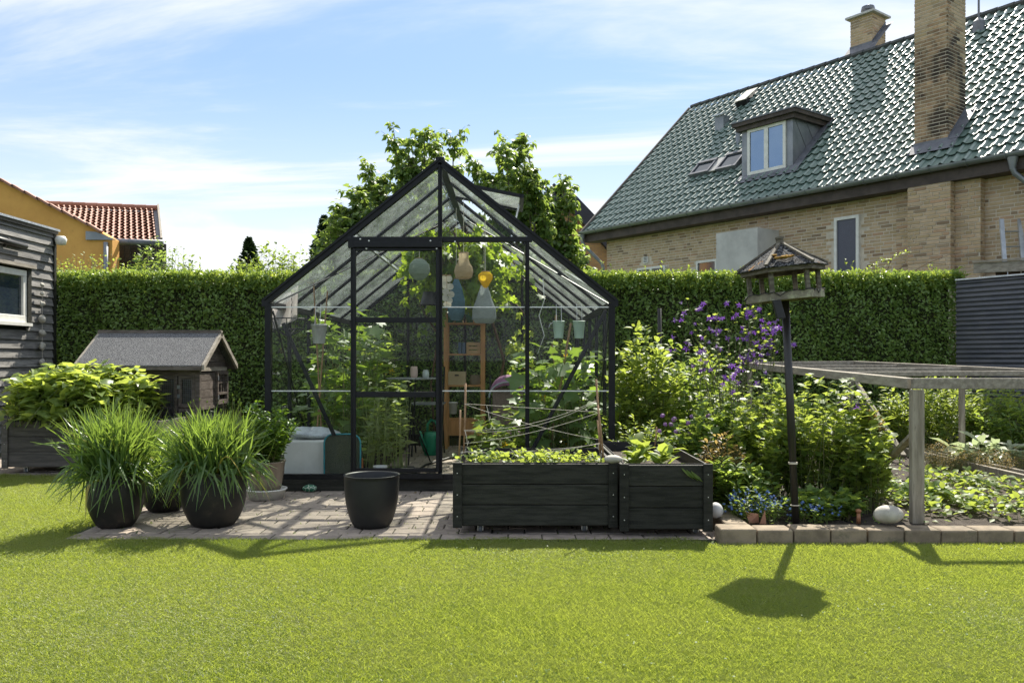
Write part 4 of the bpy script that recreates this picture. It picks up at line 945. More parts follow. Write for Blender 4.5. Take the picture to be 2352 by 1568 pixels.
q.box(X0_, X1_, wy0, wy1 - .02, wz1s - f_, wz1s); q.box(X0_, X1_, wy0, wy1 - .02, wz0s, wz0s + f_ * 1.2); q.box(X0_, X1_ - .001, wy1 - .02 - f_, wy1 - .02, wz0s + f_ * 1.2, wz1s - f_); q.box(X0_, X1_ - .001, wy0, wy0 + f_, wz0s + f_ * 1.2, wz1s - f_)
wf = q.build('window', M['white_paint'], shed, bevel=.004); q = MB(); q.box(X0_ + .008, X0_ + .014, wy0 + f_, wy1 - .02 - f_, wz0s + f_, wz1s - f_); q.build('pane', M['winglass'], wf)
q = MB(); q.box(X0_ - .01, X1_ + .05, wy0, wy1 + .02, wz0s - .04, wz0s - .002); q.build('window_sill', M['white_paint'], wf); q = MB(); q.box(X0_ - .02, X1_ + .012, wy1 - .02, wy1 + .06, wz0s - .05, wz1s + .05); q.build('window_trim', M['plank_black'], wf)
q = MB(); q.box(X0_ - .02, X1_ + .06, wy0, wy1 + .09, wz1s + .03, wz1s + .07); q.build('drip_board', M['wood_grey'], wf)
ylm = F * XS / (50 - CU); q = MB(); zl = V2Z(566, ylm); q.tube([(XS + .05, ylm - .9, zl + .02), (XS + .05, ylm, zl)], .035, 8); q.tube([(XS, ylm - .35, zl - .04), (XS + .06, ylm - .35, zl + .05)], .02, 6); o = q.build('awning_bracket', M['dark_plastic'], None, smooth=True)
tag(o, 'dark tubular bracket on the shed wall above its window', 'bracket')
q = MB(); p = Vector((XS + .08, 11.04, V2Z(553, 11.04))); q.lathe([(.01, -.06), (.06, -.05), (.075, .02), (.05, .06), (.01, .065)], p, 14); o = q.build('outdoor_lamp', M['white_paint'], None, smooth=True); tag(o, 'small round white lamp on the shed corner', 'lamp')
ys = F * (XS + .05) / (97 - CU); gl = thing('stone_garland', 'string of pale holed stones hanging on the black shed wall', 'garland', (XS + .05, ys, V2Z(850, ys)))
q = MB(); q.tube([(XS + .05, ys, V2Z(640, ys)), (XS + .05, ys, V2Z(830, ys))], .002, 4); q.build('cord', M['string'], gl)
for k, (v, r_) in enumerate(((654, .028), (674, .026), (698, .033), (733, .05), (765, .045), (795, .052), (831, .042))):
    q = MB(); q.blob((XS + .05, ys, V2Z(v, ys)), r_ * .8, r_, r_ * .95, k, .25); q.build('stone', M['stone_white'], gl, smooth=True)

# corrugated fence at the right edge, ladder and lean-to behind
d = Vector((.6, -1, 0)).normalized(); f0 = Vector((U2X(2196, 11.1), 11.1, 0)); zt = V2Z(645, 11.1); nl = 2.75
fence = thing('corrugated_fence', 'dark grey corrugated metal fence at the right end of the hedge', 'fence', tuple(f0))
q = MB(); per_ = .062; nper = int(zt / per_); rows = []
for i in range(nper * 6 + 1):
    z = zt - i * per_ / 6; o_ = .012 * math.cos(2 * math.pi * i / 6); n_ = Vector((-d.y, d.x, 0)) * -1
    rows.append((n_ * -o_) + Vector((0, 0, z)))
vs = []; fs = []
for i, r_ in enumerate(rows): vs += [f0 + r_, f0 + d * nl * 1.5 + r_]
for i in range(len(rows) - 1): fs.append((2 * i, 2 * i + 1, 2 * i + 3, 2 * i + 2))
q.add(vs, fs); q.build('corrugated_panel', nmat('dark_corrugated_steel', (.10, .105, .12), (.14, .14, .15), 3, .42, .05, metallic=.3, world=True, c3=(.22, .22, .23), c3scale=9, c3amt=(.68, .8), stretch=(1, 1, 4)), fence, smooth=True)
q = MB(); q.bar(f0 + Vector((0, 0, zt + .012)), f0 + d * nl * 1.5 + Vector((0, 0, zt + .012)), .05, .02); q.build('top_cap', M['alu'], fence)
lt = thing('lean_to', 'brown timber lean-to with felt roof edge behind the corrugated fence', 'shed', tuple(W(2240, 640, 12.6)))
a = W(2236, 604, 12.6); c = W(2460, 590, 10.9); q = MB(); q.obox(a - Vector((0, 0, .155)), c - a, Vector((.03, .05, 0)), Vector((0, 0, .15))); q.build('fascia', M['wood_grey'], lt)
q = MB(); q.obox(a + Vector((-.03, -.02, 0)), c - a, Vector((.6, .8, .1)), Vector((0, 0, .025))); q.build('roof', M['wood_grey'], lt)
q = MB(); a2 = W(2290, 632, 12.75)
for k in range(5): q = MB(); q.obox(Vector((a.x, a.y, 0)) + (c - a) * (.25 + k * .14) + Vector((.12, .2, 0)), (c - a) * .13, Vector((.02, .03, 0)), Vector((0, 0, a.z - .1))); q.build('wall_board', nmat('red_brown_board', (.10, .045, .03), None, 5, .7, .2), lt)
def ladder(name, label, u0, u1, vtop, Y, rungs, grp):
    t = thing(name, label, 'ladder', tuple(W(u0, 700, Y)), grp); zt_ = V2Z(vtop, Y); x0, x1 = U2X(u0, Y), U2X(u1, Y)
    for x in (x0, x1): q = MB(); q.bar((x - .06, Y - .5, .2), (x, Y, zt_), .03, .07, up=(1, 0, 0)); q.build('stile', M['alu'], t)
    for k in range(rungs): f_ = 1 - (.22 + k * .26) / (zt_ - .2); q = MB(); q.tube([(x0 - .06 * (1 - f_), Y - .5 * (1 - f_), .2 + f_ * (zt_ - .2)), (x1 - .06 * (1 - f_), Y - .5 * (1 - f_), .2 + f_ * (zt_ - .2) + .01)], .014, 6); q.build('rung', M['alu'], t)
ladder('ladder', 'aluminium ladder leaning on the brick wall, widest gap between its stiles', 2300, 2342, 503, 13.9, 9, 'ladders against the brick wall')

# ---------------------------------------------------------------- greenhouse
GX0, GX1, GY0, GY1 = U2X(611, 7.0), U2X(1411, 7.0), 7.0, 10.7
GXM = (GX0 + GX1) / 2; GZB, GZE, GZR = V2Z(1088, 7.0), V2Z(697, 7.0), V2Z(372, 7.0); GHW = (GX1 - GX0) / 2
gh = thing('greenhouse', 'black framed glass greenhouse with pitched roof and sliding door on brick paving', 'greenhouse', (GXM, GY0, 0))
PB = (GX1 - GX0) / 4; BAY = (GY1 - GY0) / 5
def gslope(x): return GZE + (GZR - GZE) * (1 - abs(x - GXM) / GHW)
BK = M['black_alu']
def gbar(nm, p, q, w, h=None, up=(0, 0, 1), parent=gh, mat=BK, bev=.003):
    b = MB(); b.bar(p, q, w, h, up); return b.build(nm, mat, parent, bevel=bev)
b = MB(); b.box(GX0 - .02, GX1 + .02, GY0 - .03, GY0 + .05, -.02, GZB - .045); b.build('plinth', M['plank_black'], gh)
b = MB(); b.box(GX0 - .02, GX1 + .02, GY1 - .05, GY1 + .03, -.02, GZB - .045); b.box(GX0 - .02, GX0 + .05, GY0 + .06, GY1 - .06, -.02, GZB - .045); b.box(GX1 - .05, GX1 + .02, GY0 + .06, GY1 - .06, -.02, GZB - .045); b.build('rear_plinth', M['plank_black'], gh)
for y in (GY0, GY1):
    f = -1 if y == GY0 else 1
    b = MB(); b.box(GX0, GX1, y - .022, y + .022, GZB - .044, GZB); b.build('bottom_rail', BK, gh)
    for x in (GX0 + .022, GX1 - .022):
        b = MB(); b.box(x - .026, x + .026, y - .026, y + .026, GZB, GZE); b.build('corner_post', BK, gh)
    for x in (GXM - PB, GXM, GXM + PB):
        zt_ = gslope(x) - .03 if x == GXM or y == GY1 else V2Z(552, 7.0)
        b = MB(); b.box(x - .017, x + .017, y - .02, y + .02, GZB, zt_); b.box(x - .004, x + .004, y - .045, y - .021, GZB, zt_); b.build('glazing_post', BK, gh)
    zt_ = V2Z(548, 7.0); hw = GHW * (GZR - zt_) / (GZR - GZE)
    b = MB(); b.box(GXM - hw + .02, GXM + hw - .02, y - .03, y + .02, zt_ - .03, zt_ + .012); b.build('gable_tie', BK, gh)
    for sx in (-1, 1):
        b = MB(); p = Vector((GXM + sx * (GHW + .01), y, GZE + .01)); q = Vector((GXM, y, GZR)); b.bar(p, q, .06, .055, up=(0, 1, 0))
        b.bar(p + Vector((0, -.032, .02)), q + Vector((0, -.032, .02)), .014, .016, up=(0, 1, 0)); b.build('gable_rafter', BK, gh)
b = MB(); b.bar((GXM, GY0 - .03, GZR + .012), (GXM, GY1 + .03, GZR + .012), .07, .045); b.build('ridge_bar', BK, gh)
for sx in (-1, 1):
    x = GXM + sx * GHW
    b = MB(); b.bar((x, GY0 - .03, GZE), (x, GY1 + .03, GZE), .06, .05); b.build('eaves_gutter', BK, gh)
    b = MB(); b.bar((x, GY0 + .03, GZB - .02), (x, GY1 - .03, GZB - .02), .044, .044); b.build('bottom_rail', BK, gh)
    for k in range(1, 5):
        y = GY0 + BAY * k
        gbar('side_post', (x, y, GZB), (x, y, GZE - .025), .034, .03)
        gbar('glazing_bar', (x - sx * .01, y, GZE + .01), (GXM + sx * .035, y, GZR - .02), .03, .038, up=(0, 1, 0))
    # diagonal braces of side and roof
    gbar('side_brace', (x - sx * .03, GY0 + .1, GZE - .06), (x - sx * .03, GY0 + BAY * 1.9, GZB + .05), .028, .01, up=(1, 0, 0))
    gbar('side_brace', (x - sx * .03, GY1 - .1, GZE - .06), (x - sx * .03, GY1 - BAY * 1.9, GZB + .05), .028, .01, up=(1, 0, 0))
    a = Vector((GXM + sx * GHW * .98, GY0 + .1, GZE + .0)); c = Vector((GXM + sx * .1, GY0 + BAY * 3, GZR - .12)); gbar('roof_brace', a, c, .024, .01)
    gbar('purlin', (GXM + sx * GHW * .5, GY0, gslope(GXM + GHW * .5) - .03), (GXM + sx * GHW * .5, GY1, gslope(GXM + GHW * .5) - .03), .02, .012, mat=M['alu'])
# front diagonals
gbar('front_brace', W(650, 742, 7.05), W(768, 1000, 7.05), .034, .012, up=(0, 1, 0)); gbar('front_brace', W(1392, 712, 7.05), W(1222, 1034, 7.05), .034, .012, up=(0, 1, 0))
gbar('rear_brace', W(838, 745, 10.6), W(905, 890, 10.6), .034, .012, up=(0, 1, 0))
# door and its header
dx0, dx1, yd = GXM - PB, GXM, GY0 - .05
b = MB(); b.box(dx0 - .03, dx1 + .02, yd - .02, GY0 - .032, V2Z(570, 6.95), V2Z(545, 6.95)); b.box(dx0 + .02, dx1 + .02, yd - .035, yd - .021, V2Z(569, 6.95), V2Z(557, 6.95)); b.build('door_track', BK, gh, bevel=.003)
b = MB(); b.box(dx0, dx1 + .02, yd - .03, GY0 - .032, V2Z(1098, 6.95), V2Z(1086, 6.95)); b.build('door_sill', BK, gh)
dr = MB(); zA_, zB_ = V2Z(1084, 6.95), V2Z(571, 6.95)
dr.box(dx0 + .01, dx0 + .035, yd - .02, yd + .012, zA_, zB_); door = dr.build('door', BK, gh, bevel=.002)
for nm, bx_ in (('door_stile', (dx1 - .03, dx1 - .002, zA_, zB_)), ('door_rail', (dx0 + .036, dx1 - .031, zA_, zA_ + .035)), ('door_rail', (dx0 + .036, dx1 - .031, V2Z(741, 6.95), V2Z(729, 6.95))), ('door_rail', (dx0 + .036, dx1 - .031, V2Z(912, 6.95), V2Z(899, 6.95))), ('door_rail', (dx0 + .036, dx1 - .031, zB_ - .02, zB_))):
    b = MB(); b.box(bx_[0], bx_[1], yd - .021, yd + .012, bx_[2], bx_[3]); b.build(nm, BK, door, bevel=.002)
GL = M['glass']
def pane(x0, x1, z0, z1, y, par=gh, mat=GL):
    b = MB(); b.box(x0, x1, y - .0015, y + .0015, z0, z1); return b.build('glass_pane', mat, par)
e = .02
for z0_, z1_ in ((zA_ + .036, V2Z(912, 6.95)), (V2Z(899, 6.95), V2Z(741, 6.95)), (V2Z(729, 6.95), zB_ - .021)): pane(dx0 + .036, dx1 - .031, z0_, z1_, yd, door)
zr1, zr2 = V2Z(897, 7), V2Z(705, 7); zti = V2Z(548, 7.0)
def gable_panes(y, cols):
    for i in cols:
        x0, x1 = GX0 + PB * i + e, GX0 + PB * (i + 1) - e
        pane(x0, x1, GZB, zr1 - .003, y); pane(x0, x1, zr1, zr2 - .003, y)
        lo_, hi_ = (x0, x1) if i in (0, 1) else (x1, x0)
        if i in (0, 3):
            b = MB(); pts = [(lo_, y, zr2), (hi_, y, zr2), (hi_, y, gslope(hi_) - .03), (lo_, y, max(gslope(lo_) - .03, zr2 + .01))]; b.poly(pts, (0, .003, 0)); o = b.build('glass_pane', GL, gh); fix_normals(o)
        else: pane(x0, x1, zr2, zti - .031, y)
gable_panes(GY0, (0, 2, 3)); gable_panes(GY1, (0, 1, 2, 3))
for y in (GY0, GY1):
    for sx in (-1, 1):
        xa, xb = GXM + sx * e, GXM + sx * (PB - .03); b = MB(); b.poly([(xa, y, zti + .013), (xb, y, zti + .013), (xb, y, gslope(xb) - .03), (xa, y, gslope(xa) - .03)], (0, .003, 0)); o = b.build('glass_pane', GL, gh); fix_normals(o)
# clear glazing strips where two panes meet
M['strip'] = nmat('clear_glazing_strip', (.75, .78, .76), None, 20, .15, 0, spec=.8)
for (x0, x1) in ((GX0 + .03, dx0 - .02), (dx1 + .02, GXM + PB - .02), (GXM + PB + .02, GX1 - .03)):
    for z_ in (zr1, zr2): b = MB(); b.box(x0, x1, GY0 - .012, GY0 - .003, z_ - .006, z_ + .003); b.build('glazing_strip', M['strip'], gh)
for sx in (-1, 1):
    x = GXM + sx * GHW
    for k in range(5):
        y0_, y1_ = GY0 + BAY * k + .018, GY0 + BAY * (k + 1) - .018
        for za, zb in ((GZB, zr1), (zr1 + .003, GZE - .026)):
            b = MB(); b.box(x - .0015, x + .0015, y0_, y1_, za, zb); b.build('glass_pane', GL, gh)
        for (fa, fb) in ((.0, .5), (.505, .985)):
            if sx == 1 and k == 1 and fa > .4: continue
            pa = Vector((GXM + sx * GHW * (1 - fa), 0, GZE + (GZR - GZE) * fa + .012)); pb = Vector((GXM + sx * GHW * (1 - fb), 0, GZE + (GZR - GZE) * fb + .012))
            b = MB(); b.poly([(pa.x, y0_, pa.z), (pa.x, y1_, pa.z), (pb.x, y1_, pb.z), (pb.x, y0_, pb.z)], (0, 0, .003)); o = b.build('roof_pane', M['roofglass'], gh); fix_normals(o)
# open roof vent
vy0, vy1 = GY0 + BAY + .02, GY0 + BAY * 2 - .0; hp = Vector((GXM + .03, 0, GZR - .005)); ve = Vector((GXM + .70, 0, GZR - .14))
b = MB()
for y in (vy0, vy1): b.bar((hp.x, y, hp.z), (ve.x, y, ve.z), .03, .03, up=(0, 1, 0))
b.bar((ve.x, vy0 - .015, ve.z), (ve.x, vy1 + .015, ve.z), .04, .035); vent = b.build('roof_vent', BK, gh)
b = MB(); b.poly([(hp.x, vy0, hp.z + .004), (hp.x, vy1, hp.z + .004), (ve.x, vy1, ve.z + .004), (ve.x, vy0, ve.z + .004)], (0, 0, .003)); o = b.build('vent_pane', M['roofglass'], vent); fix_normals(o)
b = MB(); b.tube([(ve.x - .02, (vy0 + vy1) / 2, ve.z - .01), (GXM + .6, (vy0 + vy1) / 2, gslope(GXM + .6))], .01, 6); b.build('vent_stay', M['alu'], vent)
for u, v in ((826, 553), (846, 557), (988, 557), (1002, 575), (840, 575), (1044, 558), (1182, 560), (1196, 560)):
    p = W(u, v - 5, 6.9); b = MB(); b.lathe([(.0045, 0), (.0075, .001), (.0075, .006), (.003, .008)], (0, 0, 0), 8); b.v = [(p.x + x_, GY0 - .036 - z_ - (.03 if u < 1010 else 0), p.z + y_) for x_, y_, z_ in b.v]; b.build('bolt', M['bolt'], gh)

# ---- climbers and crops inside
vine = thing('grape_vine', 'grape vine with bright leaves climbing under the greenhouse ridge', 'vine', (-.2, 10.3, 0))
b = MB(); b.tube([(-.12, 10.35, 0), (-.18, 10.3, .6), (-.10, 10.25, 1.1), (-.22, 10.2, 1.5), (-.35, 9.9, 1.9), (-.55, 9.4, 2.25), (-.6, 8.6, 2.42)], .022, 7, .012); b.build('trunk', M['vinebark'], vine, smooth=True)
b = MB(); b.tube([(-.95, 10.3, 0), (-1.0, 10.2, .8), (-.9, 10.1, 1.4), (-1.1, 9.9, 1.75), (-1.0, 9.5, 2.1)], .014, 6, .008); b.tube([(-.30, 10.0, 1.8), (.05, 9.6, 1.75), (.15, 9.2, 1.6)], .01, 6, .005); b.build('canes', M['vinebark'], vine, smooth=True)
n = 300; A = np.stack([R(n, -1.0, -.25), R(n, 8.9, 10.6), R(n, 2.15, 2.7)], -1); C = A + np.stack([RNG.normal(0, .22, n), RNG.normal(0, .25, n), -R(n, .05, .55)], -1)
C[:, 2] = np.minimum(C[:, 2], np.array([gslope(x) for x in C[:, 0]]) - .08); A[:, 2] = np.minimum(A[:, 2], np.array([gslope(x) for x in A[:, 0]]) - .06); S = bez(A, (A + C) / 2 + np.array([0, 0, .04]), C, 5)
stems_obj('tendrils', S, .004, .002, M['vinebark'], vine); P, D, U, l = leaves_on(S, 11, .1, .3, .10, (-.8, .2), .3, .5)
ok = P[:, 2] < np.array([gslope(x) for x in P[:, 0]]) - .05; leaf_obj('foliage', P[ok], D[ok], U[ok], l[ok], l[ok] * .95, M['lf_vine'], vine, 'lobed')
n = 16; A = np.stack([R(n, -1.0, -.85), R(n, 9.2, 9.8), R(n, 1.7, 2.1)], -1); C = A + np.stack([RNG.normal(0, .08, n), RNG.normal(0, .1, n), -R(n, .1, .4)], -1); S = bez(A, (A + C) / 2, C, 4)
P, D, U, l = leaves_on(S, 6, .1, .3, .09, (-.6, .2), .3, .5); leaf_obj('low_leaves', P, D, U, l, l * .95, M['lf_vine'], vine, 'lobed')
n = 26; A = np.stack([R(n, .0, .2), R(n, 9.4, 10.0), R(n, .6, 1.75)], -1); C = A + np.stack([RNG.normal(0, .06, n), RNG.normal(0, .06, n), -R(n, .05, .25)], -1); S = bez(A, (A + C) / 2, C, 4)
P, D, U, l = leaves_on(S, 6, .1, .3, .07, (-.6, .2), .3, .5); leaf_obj('side_leaves', P, D, U, l, l * .95, M['lf_lime'], vine, 'lobed')

def crop(name, label, cat, x0, x1, y0, y1, zt_, n, leaf, mat, seed, big=0, flowers=0, group=None, per=9):
    rt = thing(name, label, cat, ((x0 + x1) / 2, (y0 + y1) / 2, 0), group)
    A = np.stack([R(n, x0 + .08, x1 - .08), R(n, y0 + .1, y1 - .1), np.full(n, .12)], -1); zz_ = zt_ * (.35 + .65 * R(n))
    C = np.stack([np.clip(A[:, 0] + RNG.normal(0, .14, n), x0, x1), np.clip(A[:, 1] + RNG.normal(0, .14, n), y0, y1), zz_], -1); B = (A + C) / 2; B[:, 2] = C[:, 2] * .8
    S = bez(A, B, C, 6); stems_obj('stems', S, .006, .003, M['stem'], rt); P, D, U, l = leaves_on(S, per, .12, .5, leaf, (-.4, .4), .3, .35)
    P[:, 0] = np.clip(P[:, 0], x0 - .02, x1 + .02); leaf_obj('foliage', P, D, U, l, l * .95, mat, rt, 'lobed')
    for k in range(big):
        q = R(3); p = np.array([[x0 + (x1 - x0) * q[0], y0 + .05 + .35 * q[1], zt_ * (.3 + .65 * q[2])]]); a = random.uniform(0, 6.28)
        leaf_obj('large_leaf', p, np.array([[math.cos(a), math.sin(a) * .5, -.45]]), np.array([[0, -.5, .9]]), random.uniform(.16, .24), random.uniform(.17, .25), mat, rt, 'lobed', kind=None)
    if flowers:
        q = MB()
        for k in range(flowers):
            p = P[random.randrange(len(P))]; f = MB(); rr = .025
            for j_ in range(5):
                a = j_ * 1.257; f.add([p, (p[0] + rr * math.cos(a - .4), p[1] - .01, p[2] + rr * math.sin(a - .4)), (p[0] + rr * 1.5 * math.cos(a), p[1] - .02, p[2] + rr * 1.5 * math.sin(a)), (p[0] + rr * math.cos(a + .4), p[1] - .01, p[2] + rr * math.sin(a + .4))], [(0, 1, 2, 3)])
            f.build('flower', M['petal_yellow'], rt)
    return rt
crop('cucumber_plant', 'tall cucumber plant tied to canes behind the left front pane', 'plant', -1.98, -1.28, 7.5, 9.0, 1.62, 60, .12, M['lf_squash'], 1, 8, 6)
crop('tomato_plant', 'dense tomato plants along the left glass further back', 'plant', -2.0, -1.35, 9.0, 10.4, 1.45, 70, .09, M['lf_mid'], 2, 0, 4, per=12)
crop('squash_plant', 'sprawling squash plant with yellow flowers behind the right front pane', 'plant', .08, .80, 7.45, 8.9, 1.22, 70, .13, M['lf_squash'], 3, 10, 9)
crop('melon_plant', 'leafy plants along the right glass towards the back', 'plant', .25, .8, 9.3, 10.5, 1.35, 50, .09, M['lf_mid'], 4, 0, 3)
crop('squash_plant', 'low squash runner with lime leaves beside the paving in the middle', 'plant', -.30, .05, 7.3, 8.3, .66, 26, .10, M['lf_lime'], 5, 0, 2)
for (u0, v0, u1, v1, Y) in ((720, 645, 738, 990, 7.6), (752, 668, 728, 990, 7.55), (1312, 742, 1262, 1040, 7.7), (1310, 742, 1262, 1020, 8.2), (1268, 790, 1290, 1010, 8.5)):
    b = MB(); b.tube([W(u0, v0, Y), W(u1, v1, Y)], .007, 6); o = b.build('bamboo_cane', M['bamboo'], None); tag(o, {720: 'bamboo cane behind the galvanised bucket, leaning right at its foot', 752: 'bamboo cane behind the galvanised bucket, leaning left at its foot', 1268: 'short bamboo cane below the left mint bucket'}.get(u0, 'tall bamboo cane rising between the two mint buckets' if Y < 8 else 'tall cane just behind the front one between the mint buckets'), 'cane')
b = MB(); b.box(-.05, .80, 7.25, 10.5, .0, .10); o = b.build('crop_soil', M['soil'], None, kind='structure')
b = MB(); b.box(-2.0, -1.3, 7.75, 10.5, .0, .12); o = b.build('crop_soil', M['soil'], None, kind='structure')

# sunflower seedlings in a tray
st = thing('seedling_tray', 'tall pale green seedlings crowded in a tray behind the glass door', 'seedlings', (-1.15, 7.55, 0))
b = MB(); b.box(-1.38, -.92, 7.25, 7.85, .005, .10); b.build('tray', M['dark_plastic'], st, bevel=.01)
n = 46; A = np.stack([R(n, -1.33, -.97), R(n, 7.3, 7.8), np.full(n, .09)], -1); C = A + np.stack([RNG.normal(0, .05, n), RNG.normal(0, .05, n), R(n, .35, .82)], -1); S = bez(A, (A + C) / 2 + RNG.normal(0, .01, (n, 3)), C, 6)
stems_obj('stems', S, .0042, .003, nmat('pale_stem', (.22, .28, .09), (.28, .33, .12), 9, .6, 0), st); P, D, U, l = leaves_on(S, 8, .25, .35, .085, (-.3, .35), .15, .3); leaf_obj('foliage', P, D, U, l, l * .55, M['lf_herb'], st, 'heart')
# white tub with red band
pot = thing('plastic_tub', 'small white and red plastic tub in front of the seedlings inside the door', 'pot', (-1.14, 7.16, 0)); b = MB(); b.lathe([(.045, 0), (.055, .17), (.062, .175), (.062, .19), (.05, .19), (.04, .05)], (-1.14, 7.16, .0), 20); b.build('tub', M['foam'], pot, smooth=False); b = MB(); b.lathe([(.0535, .06), (.0565, .15)], (-1.14, 7.16, 0), 20, cap=False); b.build('band', nmat('red_band', (.55, .05, .03), None, 5, .5, 0), pot)
# foam box, bag, kneeler
q = MB(); q.box(-1.99, -1.62, 7.22, 7.7, 0, .40); fb = q.build('foam_box', M['foam'], None, bevel=.012, seg=2); tag(fb, 'white foam box on the ground behind the left front pane', 'box')
q = MB(); q.blob((-1.8, 7.45, .44), .2, .2, .06, 4, .3, 18, 9); o = q.build('plastic_bag', nmat('crumpled_white_film', (.62, .66, .68), (.45, .48, .5), 14, .35, .9, 16, bdist=.03), None, smooth=True); tag(o, 'crumpled white film bag of compost lying on the foam box', 'bag')
kn = thing('folding_kneeler', 'dark green round cornered garden kneeler with teal piping behind the glass', 'kneeler', (-1.42, 7.14, 0))
xa, xb, zb_, zt_ = U2X(746, 7.14), U2X(829, 7.14), .05, V2Z(996, 7.14)
def rrect(x0, x1, z0, z1, r, y, n=7):
    pts = []
    for (cx, cz, a0) in ((x1 - r, z0 + r, -math.pi / 2), (x1 - r, z1 - r, 0), (x0 + r, z1 - r, math.pi / 2), (x0 + r, z0 + r, math.pi)):
        for k in range(n): a = a0 + math.pi / 2 * k / (n - 1); pts.append(Vector((cx + r * math.cos(a), y, cz + r * math.sin(a))))
    return pts
q = MB(); q.poly(rrect(xa, xb, zb_, zt_, .08, 7.12), (0, .05, 0)); o = q.build('padded_panel', nmat('dark_green_canvas', (.05, .06, .04), (.07, .08, .055), 200, .85, .3), kn); fix_normals(o)
q = MB(); q.tube(rrect(xa, xb, zb_, zt_, .08, 7.118), .007, 6, closed=True); q.build('piping', nmat('teal_piping', (.03, .28, .33), None, 5, .5, 0), kn)
q = MB(); q.box(xb - .03, xb + .005, 7.18, 7.22, .0, .25); q.build('leg', nmat('orange_leg', (.55, .2, .06), None, 5, .5, 0), kn)
# watering can
wc = thing('watering_can', 'green plastic watering can standing on the greenhouse paving', 'watering can', (U2X(988, 9.6), 9.6, 0))
cx = U2X(990, 9.6); q = MB(); q.lathe([(.075, .0), (.082, .01), (.085, .22), (.078, .27), (.05, .275), (.04, .26)], (cx, 9.6, 0), 24, 1.0, .8); q.build('body', M['green_plastic'], wc, smooth=True)
q = MB(); q.tube([(cx - .06, 9.55, .06), (cx - .085, 9.45, .17), (cx - .10, 9.36, .29)], .03, 10, .017); q.build('spout', M['green_plastic'], wc, smooth=True)
q = MB(); q.tube([(cx - .04, 9.6, .27), (cx - .04, 9.6, .36), (cx + .0, 9.6, .41), (cx + .05, 9.6, .39), (cx + .075, 9.6, .32), (cx + .078, 9.6, .15)], .015, 9); q.build('handle', M['green_plastic'], wc, smooth=True)
# round table with a vase and mug
ty = 8.9; txc = U2X(945, ty); tz = V2Z(868, ty)
tb_ = thing('round_table', 'thin round metal table inside the greenhouse behind the door', 'table', (txc, ty, 0))
q = MB(); q.lathe([(.27, -.012), (.275, -.006), (.275, 0), (.27, .004)], (txc, ty, tz), 32); q.build('table_top', nmat('mosaic_table_top', (.35, .36, .36), (.15, .16, .17), 60, .4, .1), tb_)
for k in range(3): a = k * 2.094 + .5; q = MB(); q.tube([(txc + .05 * math.cos(a), ty + .05 * math.sin(a), tz - .015), (txc + .03 * math.cos(a), ty + .03 * math.sin(a), .45), (txc + .22 * math.cos(a), ty + .22 * math.sin(a), .0)], .008, 6); q.build('leg', BK, tb_)
def lathe_thing(nm, lab, cat, prof, c, mat, seg=24, group=None, ribs=None):
    q = MB(); q.lathe(prof, c, seg, cap=False); o = q.build(nm, mat, None, smooth=True); return tag(o, lab, cat, group)
c = W(951, 868, ty); q = MB(); prof = [(.03, .0), (.036, .02), (.038, .08), (.034, .115), (.030, .12), (.026, .11)]; q.lathe(prof, (c.x, ty, tz + .005), 28); q.v = [(c.x + (x - c.x) * (1 + .05 * (i % 2)), ty + (y - ty) * (1 + .05 * (i % 2)), z) for i, (x, y, z) in enumerate(q.v)]; o = q.build('ribbed_vase', nmat('pale_pink_ceramic', (.62, .45, .40), None, 5, .5, 0), None); tag(o, 'pale pink ribbed vase on the round table', 'vase')
c = W(978, 868, ty); lathe_thing('glass_jar', 'small pale glass jar on the round table', 'jar', [(.03, 0), (.036, .01), (.036, .06), (.028, .075), (.03, .085)], (c.x, ty, tz + .005), nmat('pale_glass_jar', (.5, .55, .52), None, 5, .1, 0, spec=.9))

# shelf at the back
sy = 10.25; sx0, sx1 = U2X(1019, sy), U2X(1113, sy)
sh = thing('shelf_unit', 'tall orange pine shelf unit at the back of the greenhouse', 'shelf', ((sx0 + sx1) / 2, sy, 0))
for x in (sx0, sx1 - .05):
    for y in (sy, sy + .25): q = MB(); q.box(x, x + .05, y, y + .03, 0, V2Z(640, sy)); q.build('upright', M['wood_orange'], sh)
SZ = [V2Z(v, sy) for v in (741, 812, 884, 962)] + [V2Z(655, sy)]
for z in SZ: q = MB(); q.box(sx0 + .051, sx1 - .051, sy + .002, sy + .27, z - .02, z); q.build('shelf', M['wood_orange'], sh)
q = MB(); q.box(sx0 + .051, sx1 - .051, sy + .004, sy + .02, V2Z(1000, sy), V2Z(962, sy) - .021); q.build('drawer_front', M['wood_orange'], sh)
cr = thing('wooden_crate', 'small pale slatted crate on the upper shelf', 'crate', (U2X(1087, sy), sy, SZ[1])); xa, xb = U2X(1071, sy), U2X(1102, sy)
for k in range(3): q = MB(); q.box(xa, xb, sy + .02, sy + .03, SZ[1] + .002 + k * .05, SZ[1] + .04 + k * .05); q.build('slat', M['wood_pale'], cr)
for x in (xa, xb - .012): q = MB(); q.box(x, x + .012, sy + .031, sy + .16, SZ[1] + .002, SZ[1] + .14); q.build('end_panel', M['wood_pale'], cr)
for x in (xa + .006, xb - .03): q = MB(); q.box(x, x + .022, sy + .0305, sy + .042, SZ[1] + .002, SZ[1] + .14); q.build('corner_block', M['wood_pale'], cr)
for k, u in enumerate((1052, 1061)): q = MB(); q.box(U2X(u, sy), U2X(u + 7.5, sy), sy + .03, sy + .12, SZ[1] + .001, SZ[1] + .14); o = q.build('blue_carton', nmat('slate_blue_card', (.06, .10, .16), (.09, .13, .2), 30, .6, 0), None); tag(o, ('left' if k == 0 else 'right') + ' one of two slim slate blue cartons beside the crate', 'carton')
